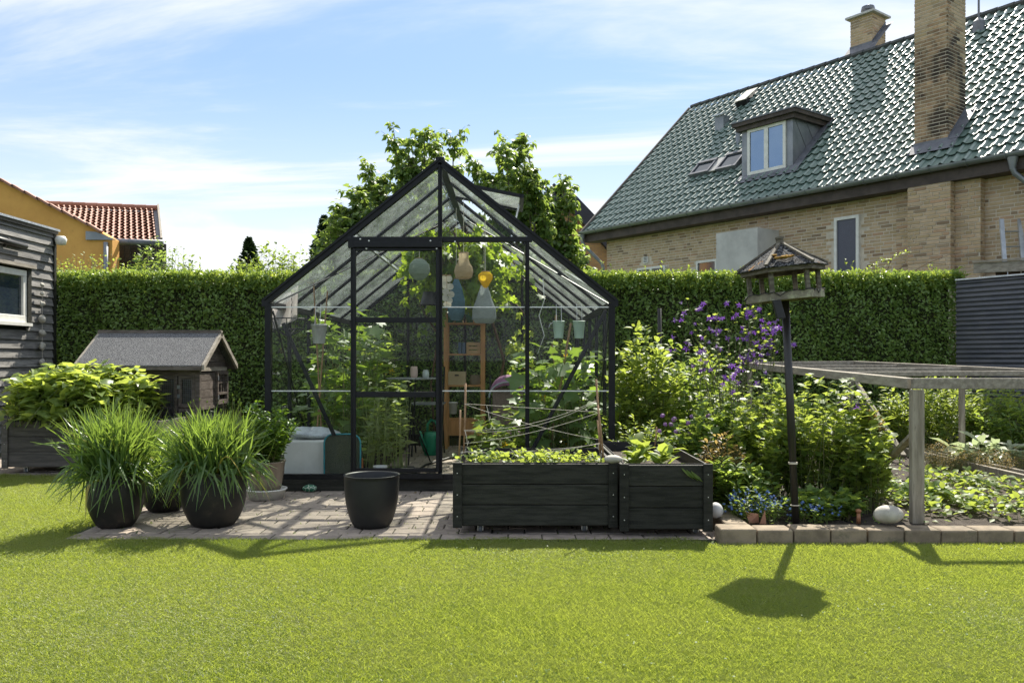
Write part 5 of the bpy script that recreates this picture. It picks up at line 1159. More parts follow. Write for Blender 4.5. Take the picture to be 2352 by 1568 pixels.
cb = thing('cardboard_box', 'brown cardboard box with a hand hole on the middle shelf', 'box', (U2X(1048, sy), sy, SZ[2])); xa, xb = U2X(1029, sy), U2X(1069, sy)
q = MB(); q.box(xa, xb, sy + .01, sy + .2, SZ[2] + .001, V2Z(853, sy)); q.build('carton', M['cardboard'], cb); q = MB(); q.box((xa + xb) / 2 - .025, (xa + xb) / 2 + .025, sy + .004, sy + .0095, V2Z(863, sy), V2Z(860, sy)); q.build('hand_hole', M['dark_plastic'], cb)
q = MB()
for k in range(9): r_ = .055 + .008 * math.sin(k * .5); q.tube([(U2X(1090, sy) + r_ * math.cos(a * .524), sy + .1 + r_ * math.sin(a * .524), SZ[2] + .012 + k * .013) for a in range(12)], .008, 5, closed=True)
o = q.build('wicker_basket', nmat('wicker', (.22, .17, .12), None, 9, .8, .2), None); tag(o, 'round dark wicker basket on the middle shelf', 'basket')
c = W(1041, 950, 9.9); lathe_thing('white_pot', 'white hanging pot in front of the lower shelf', 'pot', [(.0, 0), (.042, .0), (.052, .13), (.055, .13), (.055, .14), (.048, .14), (.04, .01)], tuple(c), M['foam'])
for k, u in enumerate((1030, 1054, 1078)): lathe_thing('green_vase', 'green glass bottle vase on the top shelf, %s of three' % ('left', 'middle', 'right')[k], 'vase', [(0, 0), (.05, 0), (.055, .15), (.03, .2), (.028, .24)], (U2X(u, sy), sy + .1, SZ[0] + .001), nmat('green_glass', (.01, .16, .07), None, 4, .1, 0, spec=.9))
# pushchair
pu = thing('pushchair', 'plum pushchair with rounded hood parked in the greenhouse', 'pushchair', (-.1, 9.35, 0)); py_ = 9.3; pc = Vector((U2X(1166, py_), py_, V2Z(915, py_)))
q = MB(); vs = []; nn, mm = 14, 10
for i in range(nn + 1):
    a = math.pi * i / nn
    for j in range(mm + 1):
        t_ = -.15 + (math.pi * .62) * j / mm; vs.append((pc.x + .205 * math.cos(a), pc.y + .1 - .22 * math.sin(a) * math.cos(t_), pc.z + .26 * math.sin(a) * (.35 + .65 * math.sin(t_ + .5))))
fs = [(i * (mm + 1) + j, (i + 1) * (mm + 1) + j, (i + 1) * (mm + 1) + j + 1, i * (mm + 1) + j + 1) for i in range(nn) for j in range(mm)]
q.add(vs, fs); o = q.build('hood', M['purple'], pu, smooth=True); sm = o.modifiers.new('s', 'SOLIDIFY'); sm.thickness = .01
q = MB(); q.tube([(pc.x + .205 * math.cos(a), pc.y - .14 - .02, pc.z + .02 + .17 * math.sin(a)) for a in [math.pi * k / 12 for k in range(13)]], .009, 7); q.build('hood_rim', nmat('grey_plastic_rim', (.35, .4, .42), None, 5, .4, 0), pu)
q = MB(); q.box(pc.x - .17, pc.x + .17, pc.y - .02, pc.y + .0, pc.z - .35, pc.z + .12); q.build('seat_back', nmat('grey_brown_mesh', (.22, .16, .14), None, 60, .9, .2), pu, bevel=.01)
q = MB(); q.box(pc.x - .17, pc.x + .17, pc.y - .25, pc.y + .02, pc.z - .40, pc.z - .35); q.build('seat', M['purple'], pu, bevel=.02)
for x in (-.2, .2):
    q = MB(); q.tube([(pc.x + x, pc.y + .25, pc.z + .25), (pc.x + x, pc.y, pc.z - .25), (pc.x + x, pc.y - .35, .1)], .011, 7); q.tube([(pc.x + x, pc.y + .3, .1), (pc.x + x, pc.y - .1, pc.z - .25)], .011, 7); q.build('frame', M['dark_plastic'], pu)
    for y in (-.36, .3): q = MB(); q.tube([(pc.x + x, pc.y + y + .085 * math.cos(a * .448), .1 + .085 * math.sin(a * .448)) for a in range(14)], .014, 6, closed=True); q.build('wheel', M['dark_plastic'], pu)
# folding chair seat behind the door glass
fc = thing('folding_chair', 'grey folding chair half hidden behind the seedlings', 'chair', (-1.0, 9.5, 0)); c = W(985, 926, 9.6)
q = MB(); q.box(c.x - .2, c.x + .18, 9.45, 9.8, c.z - .01, c.z + .01); q.build('seat', M['zinc'], fc)
for x in (-.18, .16): q = MB(); q.tube([(c.x + x, 9.45, 0), (c.x + x, 9.85, c.z + .42)], .01, 6); q.tube([(c.x + x, 9.85, 0), (c.x + x, 9.45, c.z)], .01, 6); q.build('leg', BK, fc)

# lanterns, chimes, buckets hanging
def cord(p, q_, parent=None): b = MB(); b.tube([p, q_], .0022, 4); return b.build('cord', M['string'], parent)
def ribbed(prof, k=40, amp=.012):
    prof = [(r, z) for r, z in prof]; zs = [p[1] for p in prof]; out = []
    for i in range(k + 1):
        z = zs[0] + (zs[-1] - zs[0]) * i / k; j = max(j_ for j_ in range(len(zs)) if zs[j_] <= z + 1e-9) if i else 0; j = min(j, len(zs) - 2)
        f = (z - zs[j]) / (zs[j + 1] - zs[j]); f = f * f * (3 - 2 * f) * .4 + f * .6; out.append(((prof[j][0] * (1 - f) + prof[j + 1][0] * f) * (1 + amp * (1 if i % 2 else -1)), z))
    return out
def lantern(lab, u, v0, v1, prof_u, Y, mat, ztop=None, k=40):
    zt_, zb_ = V2Z(v0, Y), V2Z(v1, Y); x = U2X(u, Y); t = thing('paper_lantern', lab, 'lantern', (x, Y, zb_)); hgt = zt_ - zb_
    prof = [(r * Y / F, zb_ + hgt * f) for f, r in prof_u]; q = MB(); q.lathe(ribbed(prof, k), (x, Y, 0), 28, cap=False); q.build('shade', mat, t, smooth=True)
    q = MB(); q.tube([(x + prof[-1][0] * math.cos(a * .524), Y + prof[-1][0] * math.sin(a * .524), zt_) for a in range(12)], .004, 5, closed=True); q.build('top_ring', M['bamboo'], t)
    cord((x, Y, zt_), (x, Y, min(gslope(x) - .05, zt_ + .7)), t); return t, x
lantern('round grey green paper lantern hanging behind the door', 963, 594, 643, [(0, 8), (.12, 16), (.3, 23), (.5, 24.5), (.7, 23), (.88, 16), (1, 8)], 7.9, papermat('grey_green_paper', (.36, .43, .36)))
lantern('beige bottle shaped paper lantern right of the door post', 1065, 581, 641, [(0, 12), (.08, 19), (.28, 22), (.45, 20), (.62, 14), (.78, 11), (1, 11.5)], 7.7, papermat('beige_paper', (.55, .45, .30)))
lantern('small yellow balloon shaped lantern', 1115, 624, 661, [(0, 4), (.25, 10), (.55, 16.5), (.8, 16.5), (1, 9)], 7.5, papermat('yellow_silk', (.85, .60, .04), .5), k=24)
lantern('long blue teardrop lantern', 1048, 640, 736, [(0, 12), (.15, 19), (.45, 20), (.75, 14), (1, 5)], 8.2, papermat('slate_blue_paper', (.13, .24, .30)))
lantern('large grey teardrop lantern with wire ribs', 1112, 655, 742, [(0, 20), (.12, 28), (.35, 27), (.7, 16), (1, 8)], 8.1, papermat('grey_paper', (.38, .42, .42)), k=50)
ch = thing('shell_chime', 'wind chime of flat round white shells hanging by the door post', 'wind chime', (U2X(1029, 7.6), 7.6, V2Z(700, 7.6)))
for u, v, r_ in ((1019, 642, 9), (1031, 640, 8), (1022, 655, 8), (1034, 658, 8), (1012, 668, 6), (1024, 670, 8), (1036, 676, 8), (1022, 684, 8), (1033, 690, 7), (1008, 688, 7), (1024, 698, 6), (1031, 700, 6)):
    p = W(u, v, 7.6 + random.uniform(-.03, .03)); q = MB(); n_ = 14; q.poly([(p.x + r_ * .004 * math.cos(a * 6.283 / n_), p.y, p.z + r_ * .004 * math.sin(a * 6.283 / n_)) for a in range(n_)], (0, .002, 0)); o = q.build('shell', papermat('capiz_shell', (.7, .68, .6), .4) if 'sh' not in M else M['sh'], ch); M['sh'] = o.data.materials[0]
q = MB(); q.tube([W(1026, 632, 7.6), W(1026, 700, 7.6)], .0015, 4); q.tube([W(1016, 632, 7.6), W(1036, 632, 7.6)], .005, 5); q.build('hanger', M['bamboo'], ch)
c = W(988, 700, 9.0); lathe_thing('dark_lampshade', 'dark bucket shaped shade hanging upside down behind the door', 'shade', [(.11, 0), (.075, .14), (0, .14)], tuple(c), M['dark_plastic'])
def bucket(lab, u, v0, v1, r0, r1, Y, mat, grp=None, zt_=None):
    zt = V2Z(v0, Y); zb = V2Z(v1, Y); x = U2X(u, Y); t = thing('hanging_bucket', lab, 'bucket', (x, Y, zb), grp); h_ = zt - zb; r0 *= Y / F; r1 *= Y / F
    q = MB(); q.lathe([(0, 0), (r0, 0), (r0 * 1.02, .005), (r1, h_ - .004), (r1 + .005, h_), (r1, h_ + .004), (r1 - .004, h_ - .01), (r0 * .95, .01)], (x, Y, zb), 28, cap=False); q.lathe([(r0 + (r1 - r0) * .72 + .0005, h_ * .72), (r0 + (r1 - r0) * .74 + .004, h_ * .74), (r0 + (r1 - r0) * .76 + .0005, h_ * .76)], (x, Y, zb), 28, cap=False); q.build('pail', mat, t, smooth=True)
    q = MB(); zz = V2Z(702, 7.0); q.tube([(x - .022, Y - r1, zt - .01), (x - .022, Y - r1 * .4, zz + .03), (x + .022, Y - r1 * .4, zz + .03), (x + .022, Y - r1, zt - .01)], .0025, 5); q.build('handle', M['bolt'], t); return t
bucket('mint green hanging bucket holding a trowel and fork, left of the pair', 1283, 738, 777, 10, 14, 7.3, M['mint_tin']); bucket('mint green hanging bucket, empty, right of the pair', 1330, 738, 777, 10, 14, 7.3, M['mint_tin'])
bucket('galvanised hanging bucket behind the left front pane', 733, 746, 789, 13, 18, 7.3, M['zinc_bucket'])
c = W(1277, 738, 7.28); q = MB(); q.lathe([(.004, -.05), (.009, 0), (.011, .03), (.007, .055), (0, .058)], c, 10); o = q.build('trowel_handle', M['wood_pale'], None, smooth=True); tag(o, 'pale wooden trowel handle sticking out of the left mint bucket', 'trowel')
c = W(1268, 742, 7.28); q = MB(); q.tube([W(1276, 736, 7.3), c], .003, 5)
for k in range(3): q.tube([c, c + Vector((-.014 - .004 * k, 0, .004 - .012 * k)), c + Vector((-.02 - .004 * k, 0, -.014 - .012 * k))], .002, 4)
o = q.build('hand_fork', M['bolt'], None); tag(o, 'small hand fork hooked on the left mint bucket', 'fork')
# black wire hanging basket with chain, fleece behind it
hb_ = thing('hanging_basket', 'black wire hanging basket on a chain in the left corner of the greenhouse', 'basket', tuple(W(665, 770, 7.35))); c = W(662, 740, 7.4)
q = MB()
for k in range(9): a = math.pi * 2 * k / 9; q.tube([c + Vector((.17 * math.cos(a), .17 * math.sin(a), .03)), c + Vector((.14 * math.cos(a), .14 * math.sin(a), -.06)), c + Vector((.02 * math.cos(a), .02 * math.sin(a), -.12))], .004, 5)
for r_, z_ in ((.17, .03), (.14, -.06)): q.tube([c + Vector((r_ * math.cos(a * .393), r_ * math.sin(a * .393), z_)) for a in range(16)], .005, 5, closed=True)
q.build('wire_frame', M['dark_plastic'], hb_); q = MB()
for k in range(9): zc_ = c + Vector((.03, 0, .04 + k * .028)); d1 = Vector((.006, 0, 0)) if k % 2 else Vector((0, .006, 0)); q.tube([zc_ + d1, zc_ + Vector((0, 0, .015)), zc_ - d1, zc_ - Vector((0, 0, .015))], .002, 4, closed=True)
q.build('chain', M['dark_plastic'], hb_)
q = MB(); nn = 16; vs = []
for i in range(nn + 1):
    for j in range(11):
        u = 622 + (684 - 622) * i / nn; v = 648 + (762 - 648 - 30 * i / nn) * j / 10; p = W(u, max(v, 700 - (u - 611) * .78 + 12), 7.5); vs.append((p.x, p.y + .02 * math.sin(i * 1.3 + j * .3), p.z))
q.add(vs, [(i * 11 + j, (i + 1) * 11 + j, (i + 1) * 11 + j + 1, i * 11 + j + 1) for i in range(nn) for j in range(10)]); o = q.build('garden_fleece', papermat('pale_fleece', (.62, .56, .55), .5), None, smooth=True); tag(o, 'pale fleece cloth hanging in the upper left corner of the greenhouse', 'cloth')
q = MB(); q.tube([W(1247, 640, 7.6), W(1250, 690, 7.6), W(1238, 725, 7.6), W(1250, 770, 7.6), W(1235, 812, 7.6)], .004, 5); o = q.build('white_hose', M['foam'], None, smooth=True); tag(o, 'thin white tube curling down behind the right pane', 'hose')
q = MB(); q.tube([(-.95, 7.8, .02), (-.9, 8.6, .015), (-.7, 9.2, .015), (-.5, 9.4, .015)], .012, 6); o = q.build('black_hose', M['dark_plastic'], None, smooth=True); tag(o, 'black hose lying on the greenhouse paving', 'hose')

# ---------------------------------------------------------------- planter boxes
def planter(lab, x0, x1, y0, y1, z0, z1, boards, mat, wheels, liner=.07, name='planter_box', cat='planter', lean=0):
    t = thing(name, lab, cat, ((x0 + x1) / 2, (y0 + y1) / 2, 0)); pw_ = .058; th = .022
    bh = (z1 - z0) / boards
    for k in range(boards):
        a, c = z0 + k * bh, z0 + (k + 1) * bh - .004
        for bx_ in ((x0 + .012, x1 - .012, y0 + .012, y0 + .012 + th), (x0 + .012, x1 - .012, y1 - .012 - th, y1 - .012), (x0 + .012, x0 + .012 + th, y0 + .036, y1 - .036), (x1 - .012 - th, x1 - .012, y0 + .036, y1 - .036)):
            q = MB(); q.box(bx_[0], bx_[1], bx_[2], bx_[3], a, c); q.build('board', mat, t, bevel=.004, seg=2)
    for px_ in (0, 1):
        for py_ in (0, 1):
            xx = x0 if px_ == 0 else x1 - pw_; yy = y0 - .008 if py_ == 0 else y1 + .008 - .02
            q = MB(); q.box(xx, xx + pw_, yy, yy + .019, z0 - .012, z1 + .006); q.build('corner_post', mat, t, bevel=.003)
            for zz_ in (z0 + .06, (z0 + z1) / 2, z1 - .06):
                if py_ == 0: q = MB(); q.lathe([(.0035, 0), (.0035, .001), (0, .0015)], (0, 0, 0), 7); q.v = [(xx + pw_ / 2 + a_, yy - c_ - .0005, zz_ + b_) for a_, b_, c_ in q.v]; q.build('screw', M['bolt'], t)
    q = MB(); q.box(x0 + .035, x1 - .035, y0 + .035, y1 - .035, z0 + .02, z1 - liner); q.build('soil_fill', M['soil'], t)
    q = MB(); w_ = .004
    for bx_ in ((x0 + .036, x1 - .036, y0 + .0345, y0 + .038), (x0 + .036, x1 - .036, y1 - .038, y1 - .0345), (x0 + .0345, x0 + .038, y0 + .039, y1 - .039), (x1 - .038, x1 - .0345, y0 + .039, y1 - .039)): q.box(*bx_, z1 - liner, z1 + .003)
    q.build('plastic_liner', M['dark_plastic'], t)
    q = MB(); q.box(x0 + .03, x1 - .03, y0 + .03, y1 - .03, z0 - .006, z0 + .012); q.build('base_board', mat, t)
    for (wx, wy) in wheels:
        q = MB(); q.box(wx - .03, wx + .03, wy - .03, wy + .03, z0 - .014, z0 - .007); q.box(wx - .018, wx - .014, wy - .012, wy + .02, .012, z0 - .014); q.box(wx + .014, wx + .018, wy - .012, wy + .02, .012, z0 - .014); cst = q.build('caster', M['bolt'], t)
        q = MB(); q.lathe([(.008, -.010), (.020, -.010), (.023, -.006), (.023, .006), (.020, .010), (.008, .010)], (0, 0, 0), 16); q.v = [(wx + c_, wy + .008 + a_, .024 + b_) for a_, b_, c_ in q.v]; q.build('wheel', nmat('grey_caster_wheel', (.16, .18, .2), None, 5, .5, 0), cst)
    return t
x0a, x1a = U2X(1040, 5.21), U2X(1419, 5.21)
planter('black stained wheeled planter box with bamboo sticks and twine', x0a, x1a, 5.21, 6.12, .063, .455, 3, M['plank_black'], ((x0a + .17, 5.32), (x1a - .2, 5.34), (x0a + .17, 6.0), (x1a - .2, 6.0)))
x0b, x1b = U2X(1423, 5.16), U2X(1637, 5.16)
planter('black stained deep planter box with lettuce, nearest the flower bed', x0b, x1b, 5.16, 6.62, .05, .453, 3, M['plank_black'], ((x1b - .08, 5.28), (x0b + .15, 6.4)))
planter('dark brown wheeled planter box full of potato plants at the left', U2X(4, 8.02), -3.42, 8.02, 9.0, .068, .51, 3, M['plank_dark'], ((U2X(58, 8.1), 8.12), (-3.7, 8.12), (-4.7, 8.8)))
# seedlings in the first box
sp = thing('pea_seedlings', 'low row of pea seedlings in the planter with the twine', 'seedlings', ((x0a + x1a) / 2, 5.5, .38))
n = 130; A = np.stack([R(n, x0a + .07, x1a - .08), R(n, 5.27, 5.6), np.full(n, .385)], -1); C = A + np.stack([RNG.normal(0, .03, n), RNG.normal(0, .02, n), R(n, .04, .12)], -1); S = bez(A, (A + C) / 2, C, 4)
stems_obj('stems', S, .002, .0015, M['stem'], sp); P, D, U, l = leaves_on(S, 6, .4, .2, .04, (-.1, .7), .05, .3); leaf_obj('foliage', P, D, U, l, l * .75, M['lf_lime'], sp, 'leaf8')
# lettuce
lt_ = thing('lettuce_plant', 'pale green loose lettuce leaning over the planter edge', 'lettuce', (1.0, 5.4, .38))
for k in range(95):
    cx_, cy_ = random.choice(((.86, 5.5), (1.02, 5.5), (.93, 5.75), (1.07, 5.7), (.80, 5.4), (.98, 5.35), (.9, 6.0))); a = random.uniform(0, 6.283); e_ = random.uniform(.05, 1.1); L_ = random.uniform(.07, .125)
    leaf_obj('leaf', np.array([[cx_ + random.uniform(-.03, .03), cy_ + random.uniform(-.03, .03), random.uniform(.40, .50)]]), np.array([[math.cos(a) * math.cos(e_), math.sin(a) * math.cos(e_), math.sin(e_)]]), np.array([[random.uniform(-.3, .3), random.uniform(-.3, .3), 1]]), L_, L_ * .72, M['lf_lime'], lt_, 'leaf8', kind=None)
for k in range(3): leaf_obj('leaf', np.array([[1.06 + .03 * k, 5.2, .46 - .01 * k]]), np.array([[.5, -.25, -.55]]), np.array([[0, -.6, .7]]), .13, .08, M['lf_lime'], lt_, 'leaf8', kind=None)
# sticks and twine
for k, (ua, va, ub, vb, Ya, Yb, r_, lab) in enumerate(((1069, 880, 1065, 1045, 5.75, 5.75, .0075, 'tall reddish stick at the left end of the planter'), (1057, 941, 1054, 1050, 5.4, 5.4, .006, 'short pale stick at the left front of the planter'), (1369, 871, 1380, 1045, 5.85, 5.85, .0075, 'tall reddish stick at the right end of the planter'), (1373, 931, 1387, 1064, 5.35, 5.35, .0065, 'pale stick nearest the stone on the planters'), (1372, 965, 1377, 1040, 5.5, 5.5, .005, 'thin grey stick between the two right sticks'), (1508, 980, 1503, 1030, 5.9, 5.9, .005, 'short stick behind the lettuce'))):
    q = MB(); q.tube([W(ua, va, Ya), (W(ua, va, Ya) + W(ub, vb, Yb)) / 2 + Vector((.003, 0, 0)), W(ub, vb, Yb)], r_, 7, r_ * .85); o = q.build('garden_stick', M['bamboo'], None, smooth=True); tag(o, lab, 'stick')
tw = thing('garden_twine', 'white twine strung between the sticks of the planter box', 'twine', tuple(W(1068, 940, 5.7)))
for (ua, va, ub, vb, sag, Ya, Yb) in ((1067, 927, 1372, 946, .0, 5.74, 5.84), (1067, 928, 1375, 1009, .02, 5.74, 5.7), (1066, 987, 1370, 919, .06, 5.74, 5.84), (1066, 989, 1371, 921, .075, 5.74, 5.84), (1066, 1018, 1373, 948, .03, 5.74, 5.6), (1056, 1038, 1378, 1019, .02, 5.4, 5.4), (1066, 1035, 1378, 1017, .04, 5.74, 5.4)):
    a, c = W(ua, va, Ya), W(ub, vb, Yb); q = MB(); q.tube([a + (c - a) * t_ - Vector((0, 0, 4 * sag * t_ * (1 - t_))) for t_ in [k / 14 for k in range(15)]], .0016, 5); q.build('strand', M['string'], tw, smooth=True)
for u_, v_ in ((1068, 988), (1373, 1018), (1118, 932)): a = W(u_, v_, 5.6); q = MB(); q.tube([a, a + Vector((.012, -.01, -.05)), a + Vector((.018, -.01, -.10)), a + Vector((.025, -.01, -.07))], .002, 4); q.build('loose_end', M['string'], tw)
p = W(1409, 1054, 5.21); q = MB(); q.blob((p.x, 5.215, .455 + .026), .057, .036, .026, 3, .06, 20, 12); o = q.build('flat_stone', M['stone_white'], None, smooth=True); tag(o, 'flat oval pale stone lying where the two planter boxes meet', 'stone')

# ---------------------------------------------------------------- pots
def potprof(rt, h, rb, belly=.10, rim=.012):
    n = 14; out = [(0, 0)]
    for i in range(n + 1):
        t_ = i / n; r = rb + (rt - rb) * (t_ ** .62) + belly * rt * math.sin(math.pi * t_) * (1 - .35 * t_); out.append((r, h * t_))
    out += [(rt + .004, h + .004), (rt - rim * .5, h + .005), (rt - rim, h - .004), (rt - rim * 1.2, h * .55), (rb * .8, .03), (0, .03)]
    return out
def bigpot(lab, u, vbase, R_, h, rb, belly, mat, soil=None):
    Y = (H * F / (vbase - HZ)) + rb; x = U2X(u, Y); t = thing('plant_pot', lab, 'pot', (x, Y, 0)); q = MB(); q.lathe(potprof(R_, h, rb, belly), (x, Y, .002), 48, cap=False); q.build('pot_body', mat, t, smooth=True)
    if soil: q = MB(); q.lathe([(0, soil), (R_ * .93, soil - .002)], (x, Y, 0), 24, cap=False); o = q.build('pot_soil', M['soil'], t); fix_normals(o)
    return t, x, Y
pA, xA, yA = bigpot('rounded black pot with strap leaves, furthest left on the paving', 266, 1215, .172, .34, .105, .20, M['pot_black'], .31)
pB, xB, yB = bigpot('widest black pot, right of the left strap leaf pot', 491, 1214, .205, .36, .13, .17, M['pot_black'], .33)
pC, xC, yC = bigpot('small black pot half hidden between the two strap leaf pots', 378, 1178, .15, .22, .10, .2, M['pot_black'], .2)
pD, xD, yD = bigpot('empty tapered black pot in front of the greenhouse door', 854, 1216, .182, .338, .115, .09, nmat('matt_black_plastic_pot', (.012, .013, .013), (.02, .02, .02), 4, .5, .06, 90, spec=.4), None)
def strap(lab, x, y, z0_, R_, n, Lm, spreadr, cat='ornamental grass'):
    t = thing('strap_leaf_plant', lab, cat, (x, y, z0_)); k = 7
    a = R(n, 0, 6.283); q = np.sqrt(R(n)); A = np.stack([x + R_ * q * np.cos(a), y + R_ * q * np.sin(a), np.full(n, z0_)], -1)
    out = q ** 1.5; a2 = a + RNG.normal(0, .35, n); L_ = Lm * R(n, .72, 1.1)
    lean = .05 + out * .80 * R(n, .3, 1.2)
    hor = L_ * np.sin(np.minimum(lean, 1.5)) * .92; ver = L_ * np.cos(np.minimum(lean, 1.5)) * 1.0
    low = (out > .72) & (R(n) < .6); ver = np.where(low, -R(n, -.04, .17) * 1.0, ver); hor = np.where(low, np.minimum(spreadr, L_ * R(n, .35, .7)), hor)
    C = A + np.stack([np.cos(a2) * hor, np.sin(a2) * hor, ver], -1); B = A + np.stack([np.cos(a2) * hor * .28, np.sin(a2) * hor * .28, np.where(low, .14 + .1 * R(n), ver * .62)], -1)
    S = bez(A, B, C, k); kk_ = np.linspace(0, 1, k)[None, :, None]; S = S + RNG.normal(0, .035, (n, 1, 3)) * np.sin(kk_ * np.pi * R(n, .8, 1.6)[:, None, None]) + RNG.normal(0, .03, (n, 1, 3)) * kk_ ** 2; T = np.gradient(S, axis=1); T = nrm(T); side = nrm(np.cross(T, np.stack([np.cos(a2), np.sin(a2), np.full(n, .3)], -1)[:, None] + np.zeros((n, k, 3)))); rot = R(n, -.9, .9)[:, None, None]
    nn_ = np.cross(side, T); side = side * np.cos(rot) + nn_ * np.sin(rot)
    w = np.array([.75, .95, 1, 1, .85, .6, .08])[None, :, None] * np.where(low, R(n, .006, .009), R(n, .0042, .0072))[:, None, None]
    V = np.stack([S - side * w, S + nn_ * (-.25) * w, S + side * w], 2).reshape(-1, 3) - np.array([x, y, z0_])
    i = np.arange(k - 1)[:, None] * 3; f = np.stack([np.concatenate([i, i + 1], 1), np.concatenate([i + 1, i + 2], 1), np.concatenate([i + 4, i + 5], 1), np.concatenate([i + 3, i + 4], 1)], -1).reshape(-1, 4)
    Q = (np.arange(n)[:, None, None] * (k * 3) + f[None]).reshape(-1, 4); me = bpy.data.meshes.new('blades'); me.vertices.add(len(V)); me.vertices.foreach_set('co', V.astype(np.float32).ravel())
    me.loops.add(Q.size); me.loops.foreach_set('vertex_index', Q.ravel().astype(np.int32)); me.polygons.add(len(Q)); me.polygons.foreach_set('loop_start', (np.arange(len(Q)) * 4).astype(np.int32))
    me.attributes.new('rnd', 'FLOAT', 'POINT').data.foreach_set('value', np.repeat(R(n), k * 3).astype(np.float32)); me.update(calc_edges=True); me.polygons.foreach_set('use_smooth', [True] * len(Q))
    o = finish(me, 'blades', M['lf_chive'], t); o['kind'] = 'stuff'; return t
strap('dense fountain of strap leaves spilling from the left black pot', xA, yA, .31, .15, 900, .46, .30)
strap('upright clump of strap leaves in the widest black pot', xB, yB, .33, .18, 900, .41, .32)
strap('smaller strap leaf tuft in the half hidden black pot', xC, yC, .2, .12, 240, .40, .26)
for (x_, y_, lab_) in ((xA, yA, 'tiny pale buds on thin stalks over the left strap leaf plant'), (xB, yB, 'tiny pale buds on thin stalks over the right strap leaf plant')):
    t = thing('flower_buds', lab_, 'buds', (x_, y_, .6)); n = 26; A = np.stack([R(n, x_ - .2, x_ + .2), R(n, y_ - .18, y_ + .1), np.full(n, .45)], -1); C = A + np.stack([RNG.normal(0, .03, n), RNG.normal(0, .03, n), R(n, .25, .42)], -1); S = bez(A, (A + C) / 2, C, 3); stems_obj('stalks', S, .0015, .0012, M['stem'], t)
    for c in C: q = MB(); q.lathe([(0, 0), (.005, .006), (.004, .014), (0, .02)], tuple(c), 6); q.build('bud', M['lf_lime'], t)
# mint pot with saucer
ym = 6.62; xm_ = U2X(611, ym); mp = thing('mint_pot', 'brown streaked glazed pot standing in a white saucer by the greenhouse corner', 'pot', (xm_, ym, 0))
q = MB(); q.lathe([(0, .03), (.105, .03), (.13, .15), (.15, .29), (.158, .295), (.155, .30), (.14, .29), (.13, .2), (0, .2)], (xm_, ym, 0), 36, cap=False)
q.build('pot_body', nmat('streaked_brown_glaze', (.30, .24, .18), (.035, .03, .025), 7, .3, .03, stretch=(1, 1, .12), spec=.6), mp, smooth=True)
sc_ = thing('pot_saucer', 'white plastic saucer under the brown glazed pot', 'saucer', (xm_, ym, 0)); q = MB(); q.lathe([(0, .0), (.135, .0), (.155, .065), (.165, .068), (.165, .078), (.152, .078), (.13, .022), (0, .02)], (xm_, ym, .003), 40, cap=False); q.build('dish', M['white_paint'], sc_, smooth=True)
shrub('mint_plant', 'bushy green mint plant in the glazed pot by the greenhouse corner', 'herb', (xm_, ym, .24), 115, 26, .25, .22, .80, .042, M['lf_mint'], zlo=.42, br=.1, dome=.35, ratio=.55, r=.003, elev=(-.5, .7))
# painted pebble
p = G(709, 1131); q = MB(); q.blob((p.x, p.y + .04, .031), .062, .045, .032, 5, .05, 22, 12)
def turtlemat():
    t = NT('green_painted_stone_with_pale_cells'); v = t.coord('Object', rnd=False); vo = t.n('ShaderNodeTexVoronoi', feature='DISTANCE_TO_EDGE'); vo.inputs['Scale'].default_value = 26; t.l(v, vo.inputs['Vector'])
    c = t.mix(t.ramp(vo.outputs['Distance'], .04, .07), (.45, .55, .42), (.015, .13, .07)); b = t.n('ShaderNodeBsdfPrincipled'); b.inputs['Roughness'].default_value = .45; t.l(c, b.inputs['Base Color']); t.l(b.outputs[0], t.out.inputs[0]); return t.m
o = q.build('painted_pebble', turtlemat(), None, smooth=True); tag(o, 'green painted pebble with pale net pattern on the paving by the greenhouse', 'pebble')

# ---------------------------------------------------------------- potato plants
shrub('potato_plant', 'mass of lime green potato plants in the left planter box', 'potato plants', (-4.38, 8.5, .46), 170, 24, .72, .55, 1.08, .13, M['lf_pot'], zlo=.55, br=.72, dome=.22, ratio=.62, tm='heart', r=.006, elev=(-.6, .5), droop=.25, start=.1)

# ---------------------------------------------------------------- rabbit hutch
HX0, HX1, HY0, HY1 = -4.52, -3.36, 8.90, 9.72
hu = thing('rabbit_hutch', 'dark brown wooden rabbit hutch with grey felt pitched roof', 'hutch', ((HX0 + HX1) / 2, 9.3, 0))
zE_, zRg = V2Z(843, 8.78), V2Z(765, 9.3); hym = 9.3; HW_ = M['plank_hutch']
for sy_, ye in ((-1, 8.74), (1, 9.86)):
    q = MB(); q.obox((HX0 - .10, ye, zE_ + .005), (HX1 - HX0 + .17, 0, 0), (0, hym - ye, zRg - zE_), (0, -.004 * sy_, .016)); q.build('roof_panel', M['felt'], hu)
    for xx in (HX0 - .13, HX1 + .072): q = MB(); q.obox((xx, ye - .02 * -sy_ * -1, zE_ - .03), (.028, 0, 0), (0, (hym - ye), zRg - zE_), (0, 0, .055)); q.build('barge_board', M['wood_grey'], hu)
    q = MB(); q.box(HX0 - .1, HX1 + .07, ye - .004, ye + .014, zE_ - .03, zE_ + .012); q.build('eaves_strip', HW_, hu)
q = MB(); q.box(HX0 - .12, HX1 + .09, hym - .03, hym + .03, zRg + .0, zRg + .035); q.build('ridge_cap', HW_, hu)
